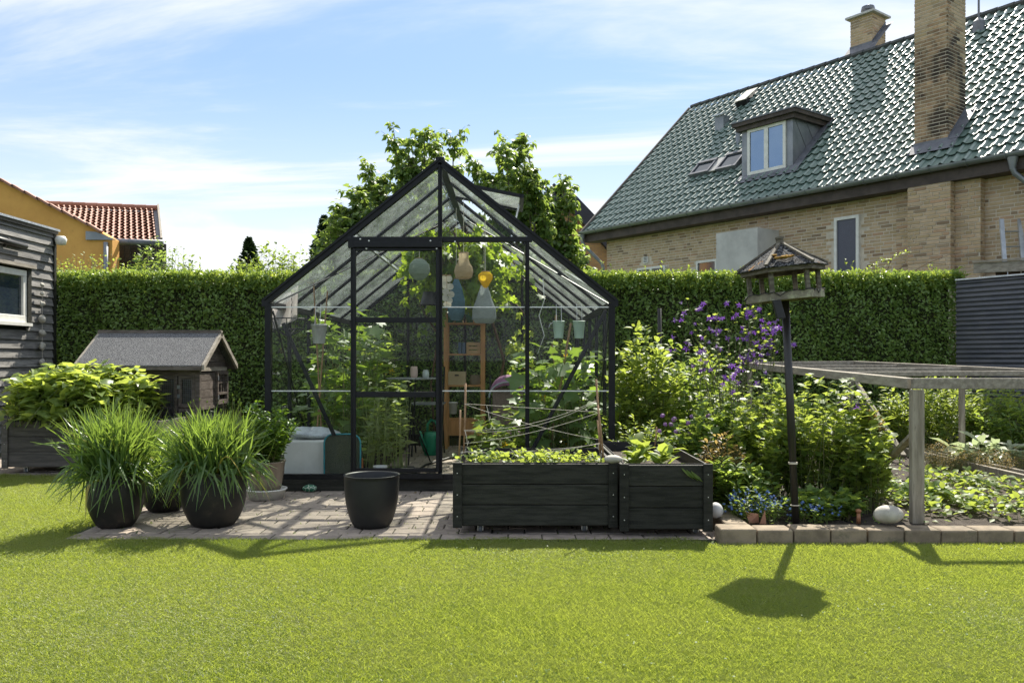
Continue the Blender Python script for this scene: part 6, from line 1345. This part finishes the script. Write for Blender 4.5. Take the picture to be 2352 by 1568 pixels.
# gable boards
def gz(y): return zE_ + (zRg - zE_) * (1 - abs(y - hym) / .54) - .02
z = zE_ - .04; 
while z < zRg - .06:
    f0_ = .54 * (1 - (max(z, zE_) - zE_) / (zRg - zE_)) - .05; f1_ = .54 * (1 - (z + .095 - zE_) / (zRg - zE_)) - .05; f0_ = min(f0_, .41); f1_ = max(min(f1_, .41), .02)
    q = MB(); q.poly([(HX1 - .02, hym - f0_, z), (HX1 - .02, hym + f0_, z), (HX1 - .02, hym + f1_, z + .092), (HX1 - .02, hym - f1_, z + .092)], (.018, 0, 0)); o = q.build('gable_board', HW_, hu); fix_normals(o); z += .097
def frame_rect(b, x0, x1, z0, z1, w, y, d=.03):
    b.box(x0, x1, y, y + d, z1 - w, z1); b.box(x0, x1, y, y + d, z0, z0 + w); b.box(x0, x0 + w, y, y + d, z0 + w, z1 - w); b.box(x1 - w, x1, y, y + d, z0 + w, z1 - w)
for xx, yy in ((HX0, HY0), (HX1 - .05, HY0), (HX0, HY1 - .05), (HX1 - .05, HY1 - .05)): q = MB(); q.box(xx, xx + .05, yy, yy + .05, 0, zE_ - .03); q.build('corner_post', HW_, hu)
q = MB(); q.box(HX0 + .05, HX1 - .05, HY0 + .0, HY0 + .03, zE_ - .09, zE_ - .03); q.build('front_rail', HW_, hu)
xp = [HX0 + .05, U2X(340, 8.9), U2X(370, 8.9), U2X(408, 8.9), HX1 - .05]
for (a_, c_, z0_, z1_) in ((HX0 + .052, U2X(362, 8.9), .10, zE_ - .095), (U2X(364, 8.9), U2X(408, 8.9), .10, zE_ - .095), (U2X(410, 8.9), HX1 - .052, V2Z(935, 8.9), zE_ - .095), (U2X(410, 8.9), HX1 - .052, .10, V2Z(937, 8.9))):
    q = MB(); frame_rect(q, a_, c_, z0_, z1_, .035, HY0 - .004); fr = q.build('mesh_door', HW_, hu)
    q = MB(); y_ = HY0 + .012; z = z0_ + .04
    while z < z1_ - .035: q.bar((a_ + .03, y_, z), (c_ - .03, y_, z), .0035, .0035); z += .021
    x = a_ + .05
    while x < c_ - .035: q.bar((x, y_ + .003, z0_ + .03), (x, y_ + .003, z1_ - .03), .0022, .0022); x += .021
    q.build('wire_mesh', M['zinc'], fr, kind='stuff')
    for zz_ in (z0_ + .12, z1_ - .12): q = MB(); q.box(a_ - .012, a_ + .018, HY0 - .009, HY0 - .0045, zz_ - .02, zz_ + .02); q.build('hinge', M['zinc'], fr)
q = MB(); q.box(HX0 + .05, HX1 - .05, HY1 - .03, HY1 - .005, .08, zE_ - .05); q.build('back_wall', HW_, hu)
q = MB(); q.box(HX0 + .04, HX1 - .06, HY0 + .04, HY1 - .04, V2Z(938, 8.9), V2Z(935, 8.9) + .01); q.build('inner_floor', HW_, hu)
# right side: boards and barred nest door
zbx0, zbx1 = V2Z(933, 9.0), zE_ - .05; ymid = 9.36; k = 0; z = zbx0
while z < zbx1 - .03: q = MB(); q.box(HX1 - .02, HX1, HY0 + .051, ymid, z, min(z + .088, zbx1)); q.build('side_board', HW_, hu); z += .093
q = MB(); q.box(HX1 - .03, HX1 + .012, HY0, HY1, zE_ - .045, zE_ - .005); q.build('side_rail', M['wood_grey'], hu)
q = MB(); q.box(HX1 - .03, HX1 + .01, HY0 + .02, HY1, zbx0 - .035, zbx0 - .002); q.build('side_rail', HW_, hu)
q = MB(); xx = HX1
for a_, c_, z0_, z1_ in ((ymid + .01, ymid + .045, zbx0, zbx1), (HY1 - .035, HY1, zbx0, zbx1), (ymid + .046, HY1 - .036, zbx1 - .04, zbx1), (ymid + .046, HY1 - .036, zbx0, zbx0 + .05), (ymid + .046, HY1 - .036, zbx0 + .11, zbx0 + .135)): q.box(xx, xx + .028, a_, c_, z0_, z1_)
nd = q.build('nest_door', HW_, hu)
for yy in (ymid + .14, ymid + .21): q = MB(); q.box(xx + .008, xx + .02, yy, yy + .012, zbx0 + .136, zbx1 - .041); q.build('bar', HW_, nd)
q = MB(); q.box(xx + .021, xx + .026, ymid + .046, HY1 - .036, (zbx0 + zbx1) / 2 + .05, (zbx0 + zbx1) / 2 + .062); q.build('bar', HW_, nd)
q = MB(); q.box(xx - .015, xx - .01, ymid + .02, HY1 - .02, zbx0, zbx1); q.build('dark_lining', M['dark_plastic'], nd)
for zz_ in (zbx0 + .08, zbx1 - .08): q = MB(); q.box(xx + .029, xx + .033, ymid + .012, ymid + .04, zz_ - .025, zz_ + .025); q.build('hinge', M['zinc'], nd)
q = MB(); y = HY0 + .06
while y < HY1 - .05: q.bar((HX1 - .01, y, .08), (HX1 - .01, y, zbx0 - .03), .003, .003); y += .022
z = .1
while z < zbx0 - .04: q.bar((HX1 - .008, HY0 + .05, z), (HX1 - .008, HY1 - .05, z), .003, .003); z += .022
q.build('wire_mesh', M['zinc'], hu, kind='stuff'); q = MB(); q.box(HX1 - .03, HX1, HY0 + .051, HY1 - .051, .02, .078); q.build('side_rail', HW_, hu)

# ---------------------------------------------------------------- bird table
by = 5.24; bx_ = U2X(1828, by)
bt = thing('bird_table', 'hexagonal wooden bird table with mossy felt roof on a leaning black pole', 'bird table', (bx_, by, .06)); bt.rotation_euler = (0, math.radians(-2.7), 0)
HT = V2Z(690, by) - .06
q = MB(); q.lathe([(.022, 0), (.023, HT * .35), (.025, HT * .352), (.024, HT)], (0, 0, 0), 18); pole = q.build('pole', nmat('worn_black_pole', (.012, .012, .012), (.03, .026, .022), 3, .42, .1, stretch=(6, 6, .6), spec=.5, c3=(.15, .12, .08), c3scale=6, c3amt=(.68, .75)), bt, smooth=True, world=False)
for z_ in (HT * .275, HT * .28, HT * .02 + .1): q = MB(); q.tube([(.0255 * math.cos(a * .524), .0255 * math.sin(a * .524), z_ + .001 * math.sin(a)) for a in range(12)], .003, 5, closed=True); q.build('wire_tie', M['string'], pole, world=False)
for k_, c_ in ((0, (.10, .07, .04)), (1, (.42, .20, .04))): M['mf%d' % k_] = nmat('mossy_felt', (.012, .012, .013), (.17, .17, .17), 90, .9, .8, 150, spec=.1, detail=3, lo=.45, hi=.62, c3=c_, c3scale=9, c3amt=(.60, .68), bdist=.006)
M['moss'] = nmat('orange_moss', (.42, .22, .03), (.2, .13, .03), 60, .95, 1, 90)
M['rs'] = nmat('reddish_stem', (.16, .13, .08), (.1, .14, .05), 9, .7, 0)
tilt = Matrix.Rotation(math.radians(-2.6), 4, 'Y') ; rot0 = math.radians(-8)
def hexp(r, z, k): a = math.radians(60 * k) + rot0; return Vector((r * math.cos(a), r * math.sin(a), z))
HB = Matrix.Translation((0.0, 0, HT)) @ tilt
def hbuild(q, nm, mat, parent=bt, smooth=False, bev=.002):
    q.v = [tuple(HB @ Vector(v)) for v in q.v]; o = q.build(nm, mat, parent, smooth, world=False, bevel=bev); fix_normals(o); return o
q = MB(); q.poly([hexp(.225, .012, k) for k in range(6)], (0, 0, .01)); hbuild(q, 'tray_floor', M['wood_post'])
M['lichen_wood'] = nmat('lichened_wood', (.15, .13, .10), (.25, .23, .17), 9, .85, .5, 50, c3=(.36, .36, .24), c3scale=16, c3amt=(.5, .62))
for k in range(6):
    a, c = hexp(.243, 0, k), hexp(.243, 0, k + 1); n_ = ((a + c) / 2).normalized(); q = MB(); q.obox(a + (c - a) * .004, (c - a) * .992, -n_ * .016, Vector((0, 0, .048))); hbuild(q, 'tray_board', M['lichen_wood'])
    M['bird_wood'] = M.get('bird_wood') or nmat('dark_weathered_wood', (.10, .085, .065), (.20, .18, .14), 6, .85, .6, 50, stretch=(2, 2, 9), c3=(.045, .038, .03), c3scale=8, c3amt=(.55, .7))
    a, c = hexp(.262, .172, k), hexp(.262, .172, k + 1); q = MB(); q.obox(a + (c - a) * .004, (c - a) * .992, -n_ * .016, Vector((0, 0, .04))); hbuild(q, 'eaves_board', M['bird_wood'])
    p_ = hexp(.212, .03, k); q = MB(); q.obox(p_ - Vector((.013, .013, 0)), (.026, 0, 0), (0, .026, 0), (0, 0, .16)); hbuild(q, 'post', M['bird_wood'])
    q = MB(); A_, B_, C_ = hexp(.284, .205, k), hexp(.284, .205, k + 1), Vector((0, 0, .375)); q.add([A_, B_, C_, A_ - Vector((0, 0, .008)), B_ - Vector((0, 0, .008)), C_ - Vector((0, 0, .01))], [(0, 1, 2), (5, 4, 3), (0, 3, 4, 1), (1, 4, 5, 2), (2, 5, 3, 0)])
    hbuild(q, 'roof_panel', M['mf%d' % (k % 2)])
    a, c = hexp(.278, .215, k), Vector((0, 0, .375)) ; q = MB(); q.bar(a, c + (a - c) * .08, .022, .014); hbuild(q, 'ridge_batten', M['bird_wood'])
q = MB(); q.lathe([(.024, .355), (.024, .39), (.028, .395), (.027, .405), (0, .407)], (0, 0, 0), 12, cap=False); hbuild(q, 'finial', M['bird_wood'], bev=0)
for (x_, y_, s_) in ((-.05, -.20, .030), (-.085, -.19, .022), (-.02, -.205, .022), (.0, -.2, .02), (-.09, -.14, .018)): q = MB(); zz_ = .215 + (.284 - math.hypot(x_, y_)) * .55; q.blob((x_, y_, zz_), s_, s_ * .8, s_ * .35, int(x_ * 1000), .3, 10, 6); hbuild(q, 'moss', M['moss'], smooth=True, bev=0)
q = MB(); n_ = 44; pts = []
for i in range(n_): k_ = 6 * i / n_; a = hexp(.249, 0, int(k_)); c = hexp(.249, 0, int(k_) + 1); p_ = a + (c - a) * (k_ % 1); p_.z = .05 + .006 * math.sin(i * 2.1) - (.03 if i % 9 == 4 else 0); pts.append(p_)
q.tube(pts, .0028, 5, closed=True); hbuild(q, 'light_string', M['dark_plastic'], bev=0)
q = MB(); q.obox((-.135, -.235, -.115), (.055, .012, 0), (.005, .04, 0), (-.02, 0, .115)); hbuild(q, 'solar_box', M['dark_plastic'], bev=.004)

q = MB(); p = W(1515, 758, 8.6); q.tube([(p.x, 8.6, .0), (p.x, 8.6, V2Z(708, 8.6))], .021, 12); o = q.build('black_post', M['pot_black'], None, smooth=True); tag(o, 'slim black post standing before the hedge right of the greenhouse', 'post')

# ---------------------------------------------------------------- timber cage over the vegetable bed
cg = thing('timber_cage', 'weathered timber frame cage over the vegetable bed at the right', 'frame', (2.6, 5.3, .06)); WG, WP = M['wood_grey'], M['wood_post']
ct = V2Z(868, 5.29)
q = MB(); q.box(2.56, 2.64, 5.29, 5.34, .05, ct - .075); q.build('post', WP, cg, bevel=.004)
q = MB(); q.box(2.565, 5.6, 5.285, 5.325, ct - .07, ct); q.build('top_rail', WG, cg, bevel=.004)
def cbar(a, c, w=.045, h=.07, nm='top_rail', mat=WG): q = MB(); q.bar(a, c, w, h); q.build(nm, mat, cg, bevel=.004)
zt2 = ct + .045
cbar((2.575, 5.35, ct - .036), (2.86, 9.9, zt2)); cbar((4.15, 10.0, zt2 + .02), (4.55, 5.33, ct - .03)); cbar((2.88, 9.95, zt2 + .01), (4.13, 10.0, zt2 + .02))
for y_ in (6.7, 7.9, 9.0): f_ = (y_ - 5.35) / 4.55; cbar((2.575 + .285 * f_ + .03, y_, ct - .02 + f_ * .065), (4.51 - .34 * f_, y_ + .05, ct - .01 + f_ * .06), .045, .04, 'cross_rail')
for (x_, y_, w_) in ((4.47, 8.2, .05), (4.10, 9.98, .05), (2.66, 7.9, .045), (2.85, 9.9, .05), (4.52, 5.6, .05)): q = MB(); q.box(x_ - w_ / 2, x_ + w_ / 2, y_, y_ + .04, .05, ct - .02); q.build('post', WP, cg, bevel=.004)
q = MB(); q.bar((2.60, 5.36, .62), (2.66, 6.4, .08), .05, .022); q.build('brace', WP, cg); q = MB(); q.bar((4.1, 9.95, .9), (4.12, 8.7, .1), .05, .022); q.build('brace', WP, cg)
for (a, c, w_) in (((3.0, 10.4), (4.85, 9.9), .05), ((4.3, 10.0), (4.3, 5.4), .05), ((4.42, 8.8), (4.5, 5.3), .05)): q = MB(); q.bar((a[0], a[1], .10), (c[0], c[1], .10), .035, .09); o = q.build('edging_plank', WP, None, bevel=.004); tag(o, 'low weathered edging plank lying %s in the vegetable bed' % ('across the back' if a[1] > 10.2 else 'along the cage posts' if a[0] < 4.4 else 'just outside the cage'), 'plank')

# ---------------------------------------------------------------- stones and bits in the bed
p = G(2025, 1196, .09); q = MB(); q.blob((p.x, 5.13, .15), .088, .07, .056, 8, .04, 22, 12); o = q.build('round_stone', M['stone_white'], None, smooth=True); tag(o, 'large smooth pale stone resting on the kerb by the timber post', 'stone')
q = MB(); q.blob((U2X(1644, 5.35), 5.35, .135), .05, .05, .05, 6, .04, 18, 10); o = q.build('round_stone', nmat('grey_white_stone', (.5, .5, .5), None, 6, .6, .1), None, smooth=True); tag(o, 'grey white ball of stone between planter box and flower bed', 'stone')
q = MB(); p = (U2X(1972, 5.3), 5.3, .06); q.lathe([(.014, 0), (.012, .07)], p, 10); q.lathe([(0, .07), (.017, .07), (.018, .085), (.012, .092), (0, .093)], p, 12, cap=False); o = q.build('bed_spike_lamp', nmat('copper_cap', (.45, .2, .1), None, 5, .4, 0), None, smooth=True); tag(o, 'short black stake with copper coloured cap behind the kerb', 'stake')
q = MB(); q.add([(1.52, 5.3, .06), (1.59, 5.32, .06), (1.58, 5.3, .12), (1.50, 5.31, .13)], [(0, 1, 2, 3)]); q.add([(1.58, 5.28, .06), (1.62, 5.27, .06), (1.615, 5.28, .15)], [(0, 1, 2)])
o = q.build('pot_shard', nmat('terracotta', (.40, .20, .12), None, 6, .8, .1), None); sm = o.modifiers.new('s', 'SOLIDIFY'); sm.thickness = .008; tag(o, 'broken terracotta shards standing in the bed corner', 'shards')

# ---------------------------------------------------------------- bed plants
def B(u, Y, z=.06): return (U2X(u, Y), Y, z)
shrub('raspberry_bush', 'tall pale leaved raspberry canes just right of the greenhouse', 'bush', B(1475, 7.7), 80, 26, .36, .35, 1.45, .085, M['lf_lime'], zlo=.5, br=.3, dome=.3, arch=.65)
shrub('raspberry_bush', 'leafy raspberry canes behind the purple flowers', 'bush', B(1590, 8.1), 70, 24, .40, .35, 1.36, .085, M['lf_mid'], zlo=.5, br=.3, dome=.3)
shrub('spirea_bush', 'yellow green small leaved bush by the greenhouse corner', 'bush', B(1475, 6.75), 100, 26, .26, .22, .66, .05, M['lf_lime'], zlo=.2, br=.12, dome=.4, ratio=.45)
shrub('currant_bush', 'broad dark leaved currant bush in the middle of the flower bed', 'bush', B(1650, 6.4), 130, 26, .42, .35, .80, .06, M['lf_mid'], zlo=.2, br=.2, dome=.35, tm='lobed', ratio=.9)
shrub('currant_bush', 'light leaved bush in front of the bird table pole', 'bush', B(1760, 6.1), 95, 20, .34, .35, .98, .055, M['lf_lime'], zlo=.3, br=.2, dome=.35, tm='lobed', ratio=.9)
shrub('bramble_bush', 'bushy lime leaved plant just right of the bird table pole', 'bush', B(1885, 5.95), 90, 18, .33, .35, 1.0, .056, M['lf_lime'], zlo=.3, br=.22, dome=.12, tm='lobed', ratio=.9)
shrub('bramble_bush', 'lower bushy plant left of the timber corner post', 'bush', B(1965, 5.8), 90, 18, .28, .30, .72, .055, M['lf_lime'], zlo=.2, br=.2, dome=.15, tm='lobed', ratio=.9)
shrub('peony_plant', 'dark glossy low plant at the front of the flower bed', 'plant', B(1700, 5.7), 75, 20, .24, .24, .46, .065, M['lf_mid'], zlo=.15, br=.1, ratio=.45)
shrub('astilbe_plant', 'small plant with bronze shoots behind the deep planter box', 'plant', B(1660, 5.9), 60, 18, .2, .2, .58, .05, M['lf_bronze'], zlo=.3, br=.1, ratio=.4)
shrub('geranium_clump', 'low round leaved clump at the foot of the bird table pole', 'plant', B(1900, 5.45), 110, 9, .26, .16, .26, .055, M['lf_mid'], zlo=.12, br=.15, tm='lobed', ratio=1.0)
shrub('euonymus_bush', 'tall bushy green shrub at the far right corner by the corrugated fence', 'bush', B(2190, 9.4), 200, 26, .85, .5, .98, .075, M['lf_lime'], zlo=.3, br=.6, dome=.3, ratio=.38)
shrub('euonymus_bush', 'darker shrub beside the fence at the right edge', 'bush', B(2310, 8.9), 110, 24, .5, .4, .72, .07, M['lf_mid'], zlo=.2, br=.35, dome=.3, ratio=.4)
shrub('lilac_bush', 'broad leafed bush before the hedge behind the cage', 'bush', B(2060, 10.2), 90, 20, .45, .35, .66, .08, M['lf_mid'], zlo=.2, br=.35)
shrub('heather_clump', 'low wiry heather clump inside the cage', 'plant', B(2180, 7.9), 260, 10, .30, .25, .34, .018, M['lf_bronze'], zlo=.15, br=.22, ratio=.3, r=.0015)
shrub('heather_clump', 'low wiry heather clump at the right edge behind the planks', 'plant', B(2310, 7.6), 260, 10, .36, .3, .32, .018, M['lf_bronze'], zlo=.15, br=.28, ratio=.3, r=.0015)
shrub('hosta_plant', 'white edged hosta with arching leaves inside the cage', 'plant', B(2270, 8.0), 22, 4, .30, .2, .34, .20, M['lf_white'], zlo=.18, br=.06, ratio=.36, droop=.3)
# honesty
hn, S = shrub('honesty_plant', 'tall stem with lime hearts and pink seed heads left of the timber post', 'plant', B(2008, 5.95), 10, 12, .10, .08, .86, .10, M['lf_lime'], zlo=.5, br=.04, tm='heart', ratio=.75)
P, D, U, l = leaves_on(S, 16, .8, .3, .03, (-.3, .9)); leaf_obj('seed_heads', P, D, U, l, l * .9, M['lf_bronze'], hn, 'fold2')
# aquilegia
def flower_mesh(nm, r, mat, petals=5, spur=True):
    q = MB()
    for k in range(petals):
        a = k * 2 * math.pi / petals; ca, sa = math.cos(a), math.sin(a); cb_, sb_ = math.cos(a + .35), math.sin(a + .35); cc_, sc2 = math.cos(a - .35), math.sin(a - .35)
        q.add([(0, 0, 0), (r * .6 * cb_, r * .6 * sb_, -.1 * r), (r * 1.15 * ca, r * 1.15 * sa, -.3 * r), (r * .6 * cc_, r * .6 * sc2, -.1 * r)], [(0, 1, 2, 3)], .8)
        if spur: q.add([(r * .15 * ca, r * .15 * sa, 0), (r * .3 * cb_, r * .3 * sb_, -.5 * r), (r * .35 * ca, r * .35 * sa, -.7 * r), (r * .3 * cc_, r * .3 * sc2, -.5 * r)], [(0, 1, 2, 3)], .3); q.add([(r * .2 * cb_, r * .2 * sb_, .05 * r), (r * .2 * cc_, r * .2 * sc2, .05 * r), (r * .35 * ca, r * .35 * sa, .85 * r)], [(0, 1, 2)], .1)
    me = q.mesh(nm); me.materials.append(mat); return me
FA = flower_mesh('flower', .027, M['petal_purple'])
def aquilegia(lab, u, Y, rx, ry, n, h0, h1, nf=2.2):
    t = thing('columbine_plant', lab, 'flowers', B(u, Y)); b0 = B(u, Y); a = R(n, 0, 6.283); A = np.stack([b0[0] + rx * .5 * np.cos(a) * R(n), b0[1] + ry * .5 * np.sin(a) * R(n), np.full(n, .06)], -1)
    C = np.stack([b0[0] + rx * RNG.uniform(-1, 1, n), b0[1] + ry * RNG.uniform(-1, 1, n), R(n, h0, h1)], -1); Bm = A * .35 + C * .65; Bm[:, :2] = A[:, :2] * .6 + C[:, :2] * .4; S = bez(A, Bm, C, 6); stems_obj('stems', S, .0032, .0016, M['rs'], t)
    for c in C:
        for j in range(max(1, int(random.gauss(nf, .8)))):
            o = bpy.data.objects.new('flower', FA); link(o); o.parent = t; o.location = (c[0] - b0[0] + random.gauss(0, .03), c[1] - b0[1] + random.gauss(0, .03), c[2] - .06 - abs(random.gauss(0, .045))); s_ = random.uniform(.75, 1.2); o.scale = (s_, s_, s_); o.rotation_euler = (random.uniform(-1, 1), random.uniform(-1, 1), random.uniform(0, 6.28))
    m = int(n * 1.6); S2 = bush_stems(m, b0, rx * .3, rx * .8, ry * .8, .2, h0 * .95, 5, .3); stems_obj('leaf_stems', S2, .002, .0012, M['stem'], t); P, D, U, l = leaves_on(S2, 12, .25, .3, .042, (-.3, .6)); leaf_obj('foliage', P, D, U, l, l * .95, M['lf_mid'], t, 'lobed')
    P, D, U, l = leaves_on(S, 7, .25, .3, .032, (-.3, .6)); leaf_obj('stem_leaves', P, D, U, l, l * .9, M['lf_lime'], t, 'lobed')
aquilegia('big clump of tall purple columbines left of the bird table pole', 1665, 6.9, .42, .25, 56, 1.05, 1.62, 1.8)
aquilegia('thinner purple columbines right behind the pole and bird table', 1765, 6.8, .16, .2, 15, 1.2, 1.55, 2)
aquilegia('dark purple columbines lower down among the currant leaves', 1690, 6.35, .15, .15, 10, .85, 1.12, 2)
aquilegia('few magenta columbines near the timber cage', 1965, 6.0, .07, .1, 5, .76, .86, 2); aquilegia('small magenta columbines low beside the black pole', 1905, 5.8, .10, .1, 4, .55, .68, 1.3)
# chives in flower
cv = thing('chive_clump', 'chive clump with round lilac flower heads in the flower bed', 'chives', B(1570, 6.55)); b0 = B(1570, 6.55)
n = 130; a = R(n, 0, 6.283); A = np.stack([b0[0] + .07 * R(n) * np.cos(a), b0[1] + .07 * R(n) * np.sin(a), np.full(n, .06)], -1); C = A + np.stack([np.cos(a) * R(n, .02, .22), np.sin(a) * R(n, .02, .15), R(n, .3, .6)], -1); S = bez(A, A * .5 + C * .5 + np.array([0, 0, .06]), C, 5); stems_obj('leaves', S, .0028, .001, M['lf_chive'], cv)
for k in range(22): c = C[k]; q = MB(); q.blob(tuple(c + np.array([0, 0, .02])), .017, .017, .016, k, .18, 10, 7); q.build('flower_head', M['petal_lilac'], cv)
for i in range(0): pass
# forget-me-nots: many tiny flowers on thin stems
def fmn(lab, u, Y, rx, ry, n, h):
    t, S = shrub('forget_me_not', lab, 'flowers', B(u, Y), n, 7, rx, ry, h, .035, M['lf_mid'], zlo=.12, br=rx * .6, ratio=.35, r=.0015, k=4); FB = flower_mesh('flower', .009, M['petal_blue'], 5, False); T_ = S[:, -1]
    o0 = chain_off(t)
    for c in T_[:90]:
        for j in range(2): o = bpy.data.objects.new('flower', FB); link(o); o.parent = t; o.location = (c[0] - o0.x + random.gauss(0, .018), c[1] - o0.y + random.gauss(0, .018), c[2] - o0.z + random.gauss(.006, .01)); o.rotation_euler = (random.uniform(.2, 1.3), random.uniform(-.6, .6), 0)
fmn('blue forget-me-nots at the front corner of the flower bed', 1735, 5.42, .24, .14, 90, .26); fmn('blue forget-me-nots thinly scattered right of the pole', 1870, 5.32, .16, .08, 36, .2)
# low strawberries and weeds
for (u_, Y_, lab_, n_) in ((2180, 6.9, 'strawberry plants in the soil behind the timber post', 26), (2150, 5.8, 'strawberry plants along the kerb right of the timber post', 32), (2230, 5.9, 'loose strawberry plants under the front rail at right', 28), (2290, 6.6, 'strawberry plants on bare soil near the right edge', 30), (2080, 6.3, 'strawberry plants between the bushes and the timber post', 60), (2330, 5.6, 'strawberry plants at the right end of the kerb', 28)):
    shrub('strawberry_patch', lab_, 'plants', B(u_, Y_), n_, 6, .36, .3, .20, .06, M['lf_lime'] if n_ % 20 else M['lf_mid'], zlo=.09, br=.34, ratio=.8, r=.0015, k=4)
n = 2600; P = np.stack([R(n, 1.6, 6.0), R(n, 5.2, 10.9), np.full(n, .075)], -1); P = P[np.abs(P[:, 0] - .619 * P[:, 1] + 1.3) < 2.5]; D = RNG.normal(0, 1, (len(P), 3)); D[:, 2] = np.abs(D[:, 2]) * .5; U = np.tile([[0, 0, 1.]], (len(P), 1)) + RNG.normal(0, .3, (len(P), 3)); l = R(len(P), .02, .055)
wo_ = leaf_obj('weeds', P, D, U, l, l * .7, M['lf_lime'], None, 'fold2'); tag(wo_, 'small weeds scattered over the dark soil of the beds', 'weeds')
# low greenery between the bed and the hedge
shrub('fern_clump', 'shaded dark leaves at the foot of the hedge behind the cage', 'plant', B(1900, 10.3), 120, 16, 1.1, .35, .5, .07, M['lf_mid'], zlo=.15, br=1.0)
# twigs above the hedge right
tg = thing('rose_shoots', 'long bare arching rose shoots above the hedge near the chimney breast', 'rose', (U2X(2080, 11.7), 11.7, 2.0)); q = MB()
for pts in (((2040, 640), (2080, 606), (2130, 602), (2165, 607)), ((2070, 640), (2130, 605), (2180, 585), (2206, 580)), ((2030, 640), (2050, 590), (2062, 575))): q.tube([W(u, v, 11.7) for u, v in pts], .005, 5, .002)
q.build('canes', M['vinebark'], tg, smooth=True); S = np.array([[np.array(W(u, v, 11.7)) for u, v in ((2030, 625), (2045, 600), (2060, 585), (2085, 580))], [np.array(W(u, v, 11.7)) for u, v in ((1990, 630), (2000, 612), (2020, 600), (2040, 596))], [np.array(W(u, v, 11.7)) for u, v in ((2180, 640), (2195, 625), (2205, 618), (2215, 612))]]); P, D, U, l = leaves_on(S, 34, .0, .3, .045); leaf_obj('foliage', P, D, U, l, l * .5, M['lf_lime'], tg, 'leaf8')
